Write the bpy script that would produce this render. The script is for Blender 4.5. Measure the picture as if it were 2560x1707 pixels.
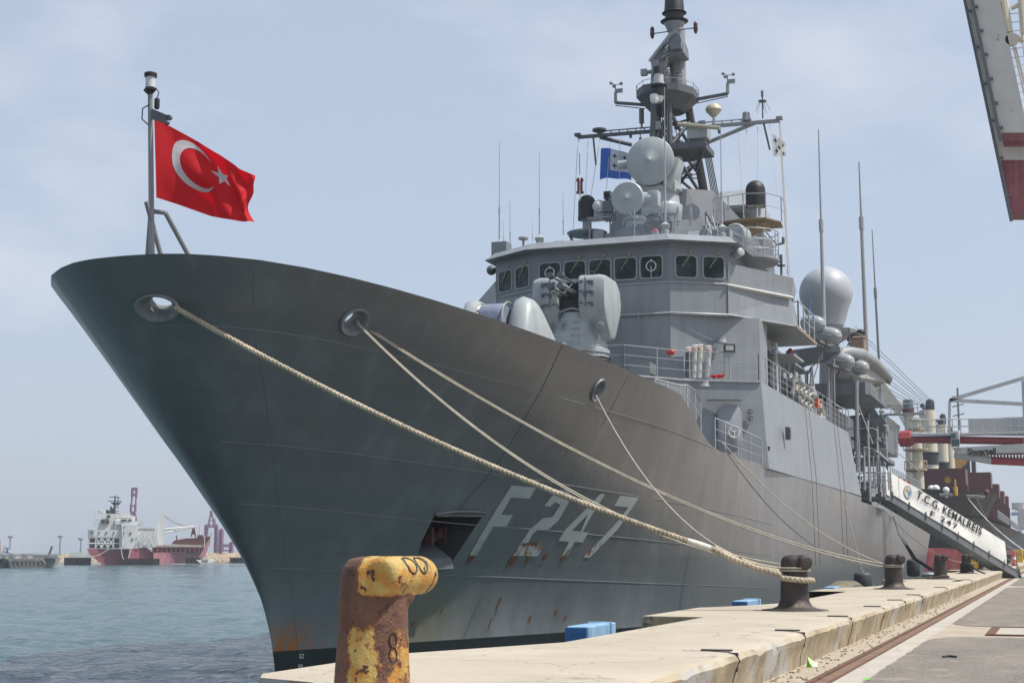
import bpy, bmesh, math, random
from mathutils import Vector, Matrix, noise
from math import sin, cos, tan, pi, radians, atan, sqrt
random.seed(7)
SC = bpy.context.scene
for o in list(bpy.data.objects):
    bpy.data.objects.remove(o)
COL = SC.collection

# ------------------------------------------------------------------ camera, sky, sun, exposure
EYE = 2.9                                   # eye height above the water
FPX = 3750.0                                # focal length in pixels of the 2560 px wide photograph
PITCH = atan((1384 - 853.5) / FPX)
YAW = atan((2644 - 1280) / FPX * cos(PITCH))  # the quay runs along +Y, the camera looks left of it
cam_data = bpy.data.cameras.new('camera')
cam_data.sensor_width = 36.0
cam_data.lens = FPX / 2560 * 36.0
cam_data.clip_start = 0.1
cam_data.clip_end = 9000
cam = bpy.data.objects.new('camera', cam_data)
cam.location = (0, 0, EYE)
cam.rotation_euler = (pi / 2 + PITCH, 0, YAW)
COL.objects.link(cam)
SC.camera = cam

SUN_ELEV = radians(59)
SUN_AZ = radians(7)                         # measured from +X (landward) towards +Y (along the quay)
sd = Vector((cos(SUN_ELEV) * cos(SUN_AZ), cos(SUN_ELEV) * sin(SUN_AZ), sin(SUN_ELEV)))
world = bpy.data.worlds.new('World')
SC.world = world
world.use_nodes = True
nt = world.node_tree
nt.nodes.clear()
def wn(t, **kw):
    n = nt.nodes.new(t)
    for k, v in kw.items():
        setattr(n, k, v)
    return n
sky = wn('ShaderNodeTexSky', sky_type='NISHITA', sun_disc=False, sun_elevation=SUN_ELEV,
         sun_rotation=math.atan2(sd.x, sd.y), altitude=0.0, air_density=1.0, dust_density=2.2, ozone_density=1.4)
tc = wn('ShaderNodeTexCoord')
mp = wn('ShaderNodeMapping'); mp.inputs['Scale'].default_value = (1.0, 1.0, 2.1); mp.inputs['Location'].default_value = (1.35, 0.6, 0.4)
no = wn('ShaderNodeTexNoise'); no.inputs['Scale'].default_value = 2.9; no.inputs['Detail'].default_value = 7; no.inputs['Roughness'].default_value = .55
cr = wn('ShaderNodeValToRGB')
cr.color_ramp.elements[0].position = .52; cr.color_ramp.elements[0].color = (0, 0, 0, 1)
cr.color_ramp.elements[1].position = .78; cr.color_ramp.elements[1].color = (1, 1, 1, 1)
veil = wn('ShaderNodeMixRGB'); veil.inputs[0].default_value = .55; veil.inputs[2].default_value = (6.6, 7.6, 9.25, 1)   # thin summer haze over the whole sky
mul = wn('ShaderNodeMath', operation='MULTIPLY'); mul.inputs[1].default_value = .65
mx = wn('ShaderNodeMixRGB'); mx.inputs[2].default_value = (9.0, 8.9, 9.2, 1)                                          # faint clouds
bg = wn('ShaderNodeBackground'); bg.inputs['Strength'].default_value = .1
wo = wn('ShaderNodeOutputWorld')
L = nt.links.new
L(tc.outputs['Generated'], mp.inputs['Vector']); L(mp.outputs[0], no.inputs['Vector']); L(no.outputs['Fac'], cr.inputs[0])
L(sky.outputs[0], veil.inputs[1]); L(veil.outputs[0], mx.inputs[1]); L(cr.outputs[0], mul.inputs[0]); L(mul.outputs[0], mx.inputs[0])
L(mx.outputs[0], bg.inputs[0]); L(bg.outputs[0], wo.inputs[0])
sun_data = bpy.data.lights.new('sun', 'SUN')
sun_data.energy = 5.0
sun_data.angle = radians(.53)
sun_data.color = (1.0, .955, .89)
sun = bpy.data.objects.new('sun', sun_data)
sun.rotation_euler = sd.to_track_quat('Z', 'Y').to_euler()
sun.location = (30, 0, 60)
COL.objects.link(sun)
SC.view_settings.view_transform = 'Standard'
SC.view_settings.look = 'None'
SC.view_settings.exposure = 0.1
SC.view_settings.gamma = 1.0
SC.cycles.max_bounces = 8

# ------------------------------------------------------------------ pixel -> world, for measuring
_fw = Vector((-sin(YAW) * cos(PITCH), cos(YAW) * cos(PITCH), sin(PITCH)))
_rt = Vector((cos(YAW), sin(YAW), 0))
_up = _rt.cross(_fw)
def at(px, py, X=None, Y=None, Z=None):
    """the point of a known plane (X, Y or Z given) seen at a pixel of the photograph"""
    r = _fw + _rt * ((px - 1280) / FPX) - _up * ((py - 853.5) / FPX)
    if X is not None: t = X / r.x
    elif Y is not None: t = Y / r.y
    else: t = (Z - EYE) / r.z
    return Vector((0, 0, EYE)) + r * t

# ------------------------------------------------------------------ mesh helpers
ORG = {}
def V(*a): return Vector(a[0]) if len(a) == 1 else Vector(a)
def frame(d):
    d = V(d).normalized()
    a = Vector((0, 0, 1)) if abs(d.z) < .93 else Vector((0, 1, 0))
    u = a.cross(d).normalized()
    return u, d.cross(u).normalized(), d
class MB:
    def __init__(s): s.v = []; s.f = []; s.m = []
    def add(s, vs, fs, m=0):
        n = len(s.v)
        s.v += [tuple(v) for v in vs]
        s.f += [tuple(i + n for i in f) for f in fs]
        s.m += [m] * len(fs)
        return s
    def hexa(s, a, b, m=0):
        """two quads a, b (4 points each) joined to a closed box"""
        return s.add(list(a) + list(b), [(3, 2, 1, 0), (4, 5, 6, 7), (0, 1, 5, 4), (1, 2, 6, 5), (2, 3, 7, 6), (3, 0, 4, 7)], m)
    def box(s, c, d, rz=0, m=0, ry=0, rx=0):
        M = Matrix.Rotation(rz, 3, 'Z') @ Matrix.Rotation(ry, 3, 'Y') @ Matrix.Rotation(rx, 3, 'X')
        q = lambda x, y, z: V(c) + M @ Vector((x * d[0] / 2, y * d[1] / 2, z * d[2] / 2))
        return s.hexa([q(-1, -1, -1), q(1, -1, -1), q(1, 1, -1), q(-1, 1, -1)], [q(-1, -1, 1), q(1, -1, 1), q(1, 1, 1), q(-1, 1, 1)], m)
    def b2(s, p, q, m=0):
        return s.box([(p[i] + q[i]) / 2 for i in range(3)], [abs(q[i] - p[i]) for i in range(3)], m=m)
    def beam(s, p, q, w, h, m=0):
        p, q = V(p), V(q); u, w_, d = frame(q - p)
        f = lambda c: [c - u * w / 2 - w_ * h / 2, c + u * w / 2 - w_ * h / 2, c + u * w / 2 + w_ * h / 2, c - u * w / 2 + w_ * h / 2]
        return s.hexa(f(p), f(q), m)
    def tube(s, pts, r, n=8, m=0, closed=False, caps=True):
        pts = [V(p) for p in pts]; N = len(pts); vs = []; fs = []
        rr = r if isinstance(r, (list, tuple)) else [r] * N
        u = None
        for i, p in enumerate(pts):
            a = pts[i - 1] if (i > 0 or closed) else p
            b = pts[(i + 1) % N] if (i < N - 1 or closed) else p
            d = (b - a)
            d = d.normalized() if d.length > 1e-9 else Vector((0, 0, 1))
            if u is None: u = frame(d)[0]
            u = (u - d * u.dot(d)); u = u.normalized() if u.length > 1e-6 else frame(d)[0]
            w = d.cross(u)
            vs += [p + (u * cos(2 * pi * k / n) + w * sin(2 * pi * k / n)) * rr[i] for k in range(n)]
        for i in range(N if closed else N - 1):
            j = (i + 1) % N
            fs += [(i * n + k, i * n + (k + 1) % n, j * n + (k + 1) % n, j * n + k) for k in range(n)]
        if caps and not closed: fs += [tuple(reversed(range(n))), tuple((N - 1) * n + k for k in range(n))]
        return s.add(vs, fs, m)
    def rod(s, p, q, r, r2=None, n=8, m=0):
        return s.tube([p, q], [r, r if r2 is None else r2], n, m)
    def lathe(s, prof, o=(0, 0, 0), ax=(0, 0, 1), n=24, m=0, a0=0, a1=2 * pi):
        u, w, d = frame(ax); o = V(o); full = abs(a1 - a0 - 2 * pi) < 1e-6; vs = []; fs = []
        K = n if full else n + 1
        for r, z in prof:
            for k in range(K):
                a = a0 + (a1 - a0) * k / n
                vs.append(o + d * z + (u * cos(a) + w * sin(a)) * max(r, 1e-4))
        for i in range(len(prof) - 1):
            for k in range(n):
                k2 = (k + 1) % K
                fs.append((i * K + k, i * K + k2, (i + 1) * K + k2, (i + 1) * K + k))
        if full and prof[0][0] > .002: fs.append(tuple(reversed(range(K))))
        if full and prof[-1][0] > .002: fs.append(tuple((len(prof) - 1) * K + k for k in range(K)))
        return s.add(vs, fs, m)
    def ell(s, c, r, n=20, k=12, ax=(0, 0, 1), m=0):
        u, w, d = frame(ax)
        if not isinstance(r, (tuple, list)): r = (r, r, r)
        vs = []; fs = []
        for i in range(k + 1):
            t = -pi / 2 + pi * i / k
            for j in range(n):
                a = 2 * pi * j / n
                vs.append(V(c) + u * r[0] * cos(t) * cos(a) + w * r[1] * cos(t) * sin(a) + d * r[2] * sin(t))
        for i in range(k):
            fs += [(i * n + j, i * n + (j + 1) % n, (i + 1) * n + (j + 1) % n, (i + 1) * n + j) for j in range(n)]
        return s.add(vs, fs, m)
    def prism(s, poly, d, m=0):
        d = V(d); n = len(poly); P = [V(p) for p in poly]
        return s.add(P + [p + d for p in P], [tuple(reversed(range(n))), tuple(range(n, 2 * n))] + [(i, (i + 1) % n, n + (i + 1) % n, n + i) for i in range(n)], m)
    def loft(s, rings, m=0, caps=True, closed=True):
        n = len(rings[0]); vs = [V(p) for r in rings for p in r]; fs = []
        for i in range(len(rings) - 1):
            for k in range(n if closed else n - 1):
                fs.append((i * n + k, i * n + (k + 1) % n, (i + 1) * n + (k + 1) % n, (i + 1) * n + k))
        if caps: fs += [tuple(reversed(range(n))), tuple((len(rings) - 1) * n + k for k in range(n))]
        return s.add(vs, fs, m)
    def plan(s, poly, z0, z1, m=0, top=None):
        """vertical prism over a plan polygon [(x, y)]; an optional other polygon at the top"""
        return s.loft([[(x, y, z0) for x, y in poly], [(x, y, z1) for x, y in (top or poly)]], m)
    def grid(s, fn, nu, nv, m=0):
        vs = [fn(i / nu, j / nv) for i in range(nu + 1) for j in range(nv + 1)]
        fs = [(i * (nv + 1) + j, (i + 1) * (nv + 1) + j, (i + 1) * (nv + 1) + j + 1, i * (nv + 1) + j + 1) for i in range(nu) for j in range(nv)]
        return s.add(vs, fs, m)
    def xf(s, M):
        s.v = [tuple(M @ Vector(v)) for v in s.v]; return s
    def build(s, name, mat, parent=None, smooth=32, fix=True, origin=None, label=None, bevel=0):
        me = bpy.data.meshes.new(name)
        if parent is not None: o3 = ORG[parent]
        elif origin is not None: o3 = Vector(origin)
        else:
            xs = [v[0] for v in s.v]; ys = [v[1] for v in s.v]
            o3 = Vector(((min(xs) + max(xs)) / 2, (min(ys) + max(ys)) / 2, min(v[2] for v in s.v)))
        me.from_pydata([(v[0] - o3.x, v[1] - o3.y, v[2] - o3.z) for v in s.v], [], s.f)
        for m in (mat if isinstance(mat, (list, tuple)) else [mat]): me.materials.append(m)
        me.polygons.foreach_set('material_index', s.m)
        if fix:
            bm = bmesh.new(); bm.from_mesh(me)
            bmesh.ops.remove_doubles(bm, verts=bm.verts, dist=1e-5)
            bmesh.ops.recalc_face_normals(bm, faces=bm.faces)
            if bevel:
                es = [e for e in bm.edges if len(e.link_faces) == 2 and e.calc_face_angle(0) > radians(30)]
                bmesh.ops.bevel(bm, geom=es, offset=bevel, segments=2, affect='EDGES', profile=.5, clamp_overlap=True)
            bm.to_mesh(me); bm.free()
        if smooth:
            me.polygons.foreach_set('use_smooth', [True] * len(me.polygons))
            me.set_sharp_from_angle(angle=radians(smooth))
        o = bpy.data.objects.new(name, me); COL.objects.link(o)
        ORG[o] = o3
        if parent is not None: o.parent = parent
        else: o.location = o3
        if label: o['label'] = label
        return o
def tag(o, label=None, cat=None, group=None, kind=None):
    for k, v in (('label', label), ('category', cat), ('group', group), ('kind', kind)):
        if v: o[k] = v
    return o
def thing(name, loc, label, cat, group=None, rz=0):
    o = bpy.data.objects.new(name, None); COL.objects.link(o)
    o.location = loc; o.rotation_euler = (0, 0, rz); o.empty_display_size = .3
    ORG[o] = Vector(loc)
    return tag(o, label, cat, group)
def copy_tree(o, parent=None):
    c = o.copy(); COL.objects.link(c)
    if parent is not None: c.parent = parent
    for ch in o.children: copy_tree(ch, c)
    return c
def text_mb(txt, o, u, v, size, depth=.004, spacing=1.0, align='CENTER', bold=.012):
    """built-in lettering laid out on the plane o + u*x + v*y, as a thin mesh"""
    cu = bpy.data.curves.new('lettering', 'FONT'); cu.body = txt; cu.size = size; cu.space_character = spacing
    cu.align_x = align; cu.align_y = 'CENTER'; cu.resolution_u = 3; cu.extrude = 0; cu.offset = size * bold
    ob = bpy.data.objects.new('lettering', cu); COL.objects.link(ob)
    me = bpy.data.meshes.new_from_object(ob.evaluated_get(bpy.context.evaluated_depsgraph_get()))
    u, v = V(u).normalized(), V(v).normalized(); n = u.cross(v); o = V(o)
    m = MB(); m.add([o + u * p.co.x + v * p.co.y + n * depth for p in me.vertices], [tuple(f.vertices) for f in me.polygons])
    bpy.data.objects.remove(ob); bpy.data.curves.remove(cu); bpy.data.meshes.remove(me)
    return m

# ------------------------------------------------------------------ materials
def mat_new(name):
    m = bpy.data.materials.new(name); m.use_nodes = True
    return m, m.node_tree, m.node_tree.nodes['Principled BSDF']
def nd(t, typ, **kw):
    n = t.nodes.new(typ)
    for k, v in kw.items(): setattr(n, k, v)
    return n
def noise_fac(t, scale, lo, hi, detail=5, stretch=(1, 1, 1), rough=.6, coord='Object'):
    c = nd(t, 'ShaderNodeTexCoord'); m = nd(t, 'ShaderNodeMapping'); m.inputs['Scale'].default_value = stretch
    n = nd(t, 'ShaderNodeTexNoise'); n.inputs['Scale'].default_value = scale; n.inputs['Detail'].default_value = detail; n.inputs['Roughness'].default_value = rough
    r = nd(t, 'ShaderNodeMapRange'); r.inputs[1].default_value = lo; r.inputs[2].default_value = hi
    t.links.new(c.outputs[coord], m.inputs[0]); t.links.new(m.outputs[0], n.inputs['Vector']); t.links.new(n.outputs['Fac'], r.inputs[0])
    return r.outputs[0]
def mixc(t, fac, a, b, blend='MIX'):
    n = nd(t, 'ShaderNodeMixRGB', blend_type=blend)
    for i, x in ((0, fac), (1, a), (2, b)):
        if hasattr(x, 'node'): t.links.new(x, n.inputs[i])
        elif i == 0: n.inputs[0].default_value = x
        else: n.inputs[i].default_value = (*x, 1) if len(x) == 3 else x
    return n.outputs[0]
def mathn(t, op, a, b=None, clamp=False):
    n = nd(t, 'ShaderNodeMath', operation=op, use_clamp=clamp)
    for i, x in ((0, a), (1, b)):
        if x is None: continue
        if hasattr(x, 'node'): t.links.new(x, n.inputs[i])
        else: n.inputs[i].default_value = x
    return n.outputs[0]
def bumpn(t, bsdf, h, strength=.3, dist=.02):
    b = nd(t, 'ShaderNodeBump'); b.inputs['Strength'].default_value = strength; b.inputs['Distance'].default_value = dist
    t.links.new(h, b.inputs['Height']); t.links.new(b.outputs[0], bsdf.inputs['Normal'])
def paint(name, c, rough=.5, var=.14, scale=1.3, streak=.12, rust=0, metal=0, rustc=(.16, .05, .018), bump=0):
    m, t, b = mat_new(name)
    col = mixc(t, noise_fac(t, scale, .3, .7), [x * (1 - var) for x in c], [min(1, x * (1 + var)) for x in c])
    if streak:
        col = mixc(t, mathn(t, 'MULTIPLY', noise_fac(t, 3.1, .45, .75, stretch=(1, 1, .09)), streak * 3), col, [x * .55 for x in c])
    if rust:
        col = mixc(t, noise_fac(t, 2.2, .72 - .2 * rust, .76 - .18 * rust, detail=8, rough=.7), col, rustc)
    t.links.new(col, b.inputs['Base Color'])
    b.inputs['Roughness'].default_value = rough; b.inputs['Metallic'].default_value = metal
    if bump: bumpn(t, b, noise_fac(t, 30, .3, .7), bump, .01)
    return m

# ------------------------------------------------------------------ the setting: water, quay, apron
def water_mat():
    m, t, b = mat_new('harbour_water')
    big = noise_fac(t, .035, .3, .7, detail=3)
    col = mixc(t, big, (.028, .076, .084), (.050, .115, .124))
    t.links.new(col, b.inputs['Base Color'])
    b.inputs['Roughness'].default_value = .09
    b.inputs['IOR'].default_value = 1.33
    h1 = noise_fac(t, .8, .2, .8, detail=6, rough=.62, stretch=(1, .8, 1))
    h2 = noise_fac(t, 3.4, .2, .8, detail=4, rough=.6, stretch=(1, .7, 1))
    h = mathn(t, 'ADD', h1, mathn(t, 'MULTIPLY', h2, .28))
    bumpn(t, b, h, .8, .28)
    return m
M_water = water_mat()
w = MB()
def wave(x, y):
    a = noise.noise((x * .16, y * .20, 1)) * .07 + noise.noise((x * .42 + 7, y * .5, 4)) * .10 + noise.noise((x * 1.05, y * 1.2, 8)) * .085 + noise.noise((x * 2.3, y * 2.6, 3)) * .04
    return a
GX, GY = [-9 - .38 * 1.0085 ** k * k for k in range(300)], [16 + .30 * 1.0075 ** k * k for k in range(330)]
for i in range(len(GX)):
    for j in range(len(GY)):
        e = min(1, i / 6, j / 6, (len(GX) - 1 - i) / 20, (len(GY) - 1 - j) / 20)
        w.v.append((GX[i], GY[j], wave(GX[i], GY[j]) * e * 1.15))
nj = len(GY)
w.f = [(i * nj + j, i * nj + j + 1, (i + 1) * nj + j + 1, (i + 1) * nj + j) for i in range(len(GX) - 1) for j in range(nj - 1)]; w.m = [0] * len(w.f)
x0, x1, y0, y1 = GX[-1], GX[0], GY[0], GY[-1]
for q in ((x1, -300, 3000, 7000), (-5000, -300, x0, 7000), (x0, -300, x1, y0), (x0, y1, x1, 7000)): w.add([(q[0], q[1], 0), (q[2], q[1], 0), (q[2], q[3], 0), (q[0], q[3], 0)], [(0, 1, 2, 3)])
tag(w.build('water', M_water, smooth=60, fix=True, origin=(0, 0, 0)), 'calm rippled teal harbour water', 'water', kind='structure')

def concrete_mat(name, c, stain=(.3, .24, .16), bump=.35, crack=True, side=None):
    m, t, b = mat_new(name)
    col = mixc(t, noise_fac(t, .9, .3, .72, detail=8), [x * .84 for x in c], [min(1, x * 1.1) for x in c])
    col = mixc(t, mathn(t, 'MULTIPLY', noise_fac(t, .45, .5, .75, detail=6), .55), col, stain)
    col = mixc(t, mathn(t, 'MULTIPLY', noise_fac(t, 9, .55, .72, detail=6, rough=.75), .35), col, [x * .5 for x in c])
    if crack:
        c2 = nd(t, 'ShaderNodeTexCoord'); vo = nd(t, 'ShaderNodeTexVoronoi', feature='DISTANCE_TO_EDGE'); vo.inputs['Scale'].default_value = .42
        ns = nd(t, 'ShaderNodeTexNoise'); ns.inputs['Scale'].default_value = 1.4; ns.inputs['Detail'].default_value = 6
        ad = nd(t, 'ShaderNodeMixRGB', blend_type='ADD'); ad.inputs[0].default_value = 1.0
        t.links.new(c2.outputs['Object'], ns.inputs['Vector']); t.links.new(c2.outputs['Object'], ad.inputs[1]); t.links.new(ns.outputs['Color'], ad.inputs[2])
        t.links.new(ad.outputs[0], vo.inputs['Vector'])
        r = nd(t, 'ShaderNodeMapRange'); r.inputs[1].default_value = .002; r.inputs[2].default_value = .007; r.inputs[3].default_value = .55; r.inputs[4].default_value = 0
        t.links.new(vo.outputs['Distance'], r.inputs[0])
        col = mixc(t, r.outputs[0], col, [x * .35 for x in c])
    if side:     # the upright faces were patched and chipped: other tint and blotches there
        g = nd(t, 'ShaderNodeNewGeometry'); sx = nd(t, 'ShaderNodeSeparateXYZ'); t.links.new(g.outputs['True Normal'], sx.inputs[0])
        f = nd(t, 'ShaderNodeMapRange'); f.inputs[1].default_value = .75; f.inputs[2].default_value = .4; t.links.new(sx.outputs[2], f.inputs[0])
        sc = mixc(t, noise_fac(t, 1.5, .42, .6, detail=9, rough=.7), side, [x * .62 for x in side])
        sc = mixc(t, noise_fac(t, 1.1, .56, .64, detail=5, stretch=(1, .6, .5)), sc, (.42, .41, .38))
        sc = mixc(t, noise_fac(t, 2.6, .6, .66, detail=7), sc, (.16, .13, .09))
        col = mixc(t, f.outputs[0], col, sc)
    t.links.new(col, b.inputs['Base Color']); b.inputs['Roughness'].default_value = .9
    bumpn(t, b, mathn(t, 'ADD', noise_fac(t, 6, .2, .8, detail=8, rough=.7), noise_fac(t, 45, .2, .8, detail=3)), bump, .03)
    return m
M_cope = concrete_mat('coping_concrete', (.445, .39, .305), (.33, .27, .19), side=(.44, .355, .235))
M_apron = concrete_mat('apron_concrete', (.40, .34, .26), (.36, .28, .19))
M_strip = concrete_mat('strip_concrete', (.43, .39, .33), (.42, .37, .29))
def asphalt_mat():
    m, t, b = mat_new('worn_asphalt')
    col = mixc(t, noise_fac(t, .8, .3, .7, detail=6, stretch=(1, .35, 1)), (.125, .107, .09), (.205, .178, .152))
    col = mixc(t, noise_fac(t, 24, .5, .7, detail=4), col, (.33, .295, .25))
    col = mixc(t, mathn(t, 'MULTIPLY', noise_fac(t, 1.7, .57, .7, detail=6), .6), col, (.40, .35, .28))
    t.links.new(col, b.inputs['Base Color']); b.inputs['Roughness'].default_value = .93
    bumpn(t, b, noise_fac(t, 60, .2, .8, detail=4), .5, .02)
    return m
M_asph = asphalt_mat()
def rusty_mat(name, c=(.17, .075, .04), c2=(.07, .035, .022), rough=.8):
    m, t, b = mat_new(name)
    col = mixc(t, noise_fac(t, 2.5, .35, .65, detail=8, rough=.7), c, c2)
    t.links.new(col, b.inputs['Base Color']); b.inputs['Roughness'].default_value = rough
    bumpn(t, b, noise_fac(t, 25, .2, .8, detail=5), .4, .01)
    return m
M_rust = rusty_mat('rusted_steel')

ZQ, ZA = 1.8, 1.3                    # top of the quay coping, level of the apron
# coping: body with stepped water side, then the landward lip swept along Y with chips and joints
BOL_Y = [10.5, 30.0, 49.2, 69.4, 89.7]
out = [(-5.9, 4.0), (-6.1, 11.9), (-6.8, 12.2), (-7.0, 12.6), (-7.0, 15.5), (-6.4, 17.0), (-5.9, 18.3), (-5.9, 26.35)]
for yb in BOL_Y[1:] + [109.5, 129.3, 149, 169, 189]:
    out += [(-7.05, yb - 3.55), (-7.05, yb + 1.0), (-6.35, yb + 2.6), (-5.9, yb + 4.4)]
    out += [(-5.9, yb + 15.7)]
out += [(-5.9, 420)]
b = MB()
XI = -4.12
for (xa, ya), (xb, yb) in zip(out, out[1:]):
    if yb - ya < .001: continue
    n = max(1, int((yb - ya) / 3)) if yb < 60 else 1
    for i in range(n):
        p0 = (xa + (xb - xa) * i / n, ya + (yb - ya) * i / n); p1 = (xa + (xb - xa) * (i + 1) / n, ya + (yb - ya) * (i + 1) / n)
        b.add([(p0[0], p0[1], ZQ), (XI, p0[1], ZQ), (XI, p1[1], ZQ), (p1[0], p1[1], ZQ)], [(0, 1, 2, 3)])
        b.add([(p0[0], p0[1], ZQ - .05), (p1[0], p1[1], ZQ - .05), (p1[0], p1[1], -1.5), (p0[0], p0[1], -1.5)], [(0, 1, 2, 3)])
        b.add([(p0[0], p0[1], ZQ), (p1[0], p1[1], ZQ), (p1[0] - .03, p1[1], ZQ - .05), (p0[0] - .03, p0[1], ZQ - .05)], [(0, 1, 2, 3)])
jy = sorted([at(px, py, Z=ZQ).y for px, py in ((1826, 1628), (1992, 1577), (2104, 1541), (2171, 1516), (2241, 1500), (2290, 1487), (2349, 1468), (2415, 1449))])
segs = []; y0 = 4.0
for j in jy + [64, 70, 77, 84, 92, 101, 112, 140, 180, 420]:
    segs.append((y0 + .035, j - .035)); y0 = j
rnd = random.Random(3)
def lip(y0, y1):
    prof = [(XI, ZQ), (-3.80, ZQ), (-3.58, ZQ - .004), (-3.49, ZQ - .03), (-3.455, ZQ - .09), (-3.49, 1.6), (-3.54, 1.45), (-3.585, 1.2)]
    ny = max(2, min(60, int((y1 - y0) / .16)))
    def f(u, v):
        k = min(int(v * (len(prof) - 1) + 1e-6), len(prof) - 2); q = v * (len(prof) - 1) - k
        x = prof[k][0] + (prof[k + 1][0] - prof[k][0]) * q; z = prof[k][1] + (prof[k + 1][1] - prof[k][1]) * q
        y = y0 + (y1 - y0) * u
        if x > -3.79:
            a = noise.noise((0, y * 1.1, z * 3 + 9)) * .035 + noise.noise((3, y * 4.7, z * 7)) * .02
            x += a; z += min(0, noise.noise((7, y * 2.3, 1))) * .05 * (1 if z > 1.7 else 0)
        return (x, y, z)
    b.grid(f, ny, len(prof) - 1)
    for y, s in ((y0, 1), (y1, -1)):
        b.add([(x, y, z) for x, z in prof] + [(XI, y, 1.2)], [tuple(range(len(prof) + 1))])
for s0, s1 in segs: lip(s0, s1)
b.add([(-5.9, 4, ZQ), (XI, 4, ZQ), (XI, 4, -1), (-5.9, 4, -1)], [(0, 1, 2, 3)])
b.add([(XI - .02, 4, ZQ - .3), (XI - .02, 420, ZQ - .3), (XI + .4, 420, ZQ - .42), (XI + .4, 4, ZQ - .42)], [(0, 1, 2, 3)])
tag(b.build('quay_coping', M_cope, smooth=40, origin=(-5, 4, 0)), 'raised pale concrete coping along the quay edge, chipped and jointed', 'quay', kind='structure')
# dark steel joint plates let into the coping
M_dark = paint('dark_steel', (.035, .033, .032), .6)
for j in jy:
    p = MB(); p.b2((-4.05, j - .03, ZQ - .05), (-3.47, j + .03, ZQ - .012)); p.b2((-3.58, j - .03, ZQ - .22), (-3.475, j + .03, ZQ - .05))
    p.box((-3.72, j + .02, ZQ + .012), (.36, .05, .012), rz=.05, rx=.2)
    tag(p.build('joint_plate', M_dark, smooth=0), 'black steel plate in an expansion joint of the pale coping', 'plate', 'steel plates in the coping joints')
a = MB().add([(-3.6, -60, ZA), (600, -60, ZA), (600, 900, ZA), (-3.6, 900, ZA)], [(0, 1, 2, 3)])
tag(a.build('apron', M_apron, smooth=0, fix=False, origin=(0, 0, ZA)), 'sunlit concrete quay apron', 'apron', kind='structure')
s = MB().add([(-2.74, -20, ZA + .004), (-2.38, -20, ZA + .004), (-2.38, 420, ZA + .004), (-2.74, 420, ZA + .004)], [(0, 1, 2, 3)])
tag(s.build('concrete_strip', M_strip, smooth=0, fix=False, origin=(0, 0, ZA)), 'pale concrete strip beside the crane rail', 'pavement', kind='structure')
def patch(name, y0, y1, x0=-2.37, x1=40, r=.7, lab=''):
    pts = []
    for (cx_, cy_, a0) in ((x0 + r, y0 + r * 2.5, pi), (x1, y0, None), (x1, y1, None), (x0 + r, y1 - r * 2.5, pi / 2)):
        if a0 is None: pts.append((cx_, cy_)); continue
        for k in range(9):
            t = a0 + pi / 2 * k / 8
            pts.append((cx_ + r * cos(t), cy_ + r * 2.5 * sin(t)))
    q = []
    for i, (x, y) in enumerate(pts):
        x2, y2 = pts[(i + 1) % len(pts)]; n = max(1, int(math.hypot(x2 - x, y2 - y) / .3)) if x2 < 2 else 1
        for k in range(n):
            X = x + (x2 - x) * k / n; Y = y + (y2 - y) * k / n
            q.append((X + noise.noise((X * 3, Y * 2.1, 0)) * .05, Y + noise.noise((X * 2, Y * 2, 5)) * .08, ZA + .008))
    m = MB().add(q, [tuple(range(len(q)))])
    tag(m.build(name, M_asph, smooth=0, fix=False, origin=(0, 0, ZA)), lab, 'asphalt', kind='structure')
patch('asphalt', -20, 30.9, lab='near patch of worn grey asphalt')
patch('asphalt', 35.4, 77.0, lab='far patch of worn grey asphalt')
patch('asphalt', 80.5, 160.0, lab='farthest patch of worn grey asphalt')
rl = thing('crane_rail', (-2.95, 10, ZA), 'rust brown crane rail set flush in the apron', 'rail')
MB().b2((-3.02, 0, ZA - .05), (-2.945, 400, ZA + .03)).build('rail_head', M_rust, rl, smooth=0)
MB().b2((-2.93, 0, ZA - .06), (-2.79, 400, ZA + .006)).build('groove', rusty_mat('rail_groove', (.22, .13, .08), (.12, .07, .045)), rl, smooth=0)
MB().b2((-2.79, 0, ZA - .05), (-2.745, 400, ZA + .014)).build('angle_iron', M_rust, rl, smooth=0)
hx = thing('hatch_cover', (-.9, 33.2, ZA), 'square concrete hatch with a rusty steel frame on the pale cross strip', 'hatch')
h = MB(); 
for (p, q) in (((-1.42, 31.6), (-1.24, 34.8)), ((-1.42, 31.5), (.6, 31.7)), ((-1.42, 34.7), (.6, 34.9)), ((.42, 31.5), (.6, 34.9))): h.b2((*p, ZA), (*q, ZA + .03 + .004 * (p[1] > 31.55)))
h.build('frame', M_rust, hx, smooth=0)
MB().b2((-1.24, 31.7, ZA), (.42, 34.7, ZA + .02)).build('slab', M_strip, hx, smooth=0)

# grit swept against the foot of the coping
rnd = random.Random(9); g = MB()
for k in range(420):
    y = 17 + 45 * rnd.random() ** 1.6; x = -3.5 + .45 * rnd.random() ** 2; r_ = rnd.uniform(.006, .028)
    g.ell((x, y, ZA + r_ * .4), (r_, r_ * rnd.uniform(.6, 1.3), r_ * .6), 5, 3)
tag(g.build('gravel', concrete_mat('grit', (.34, .28, .20), crack=False), smooth=0), 'loose grit along the foot of the coping', 'grit', kind='stuff')

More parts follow.
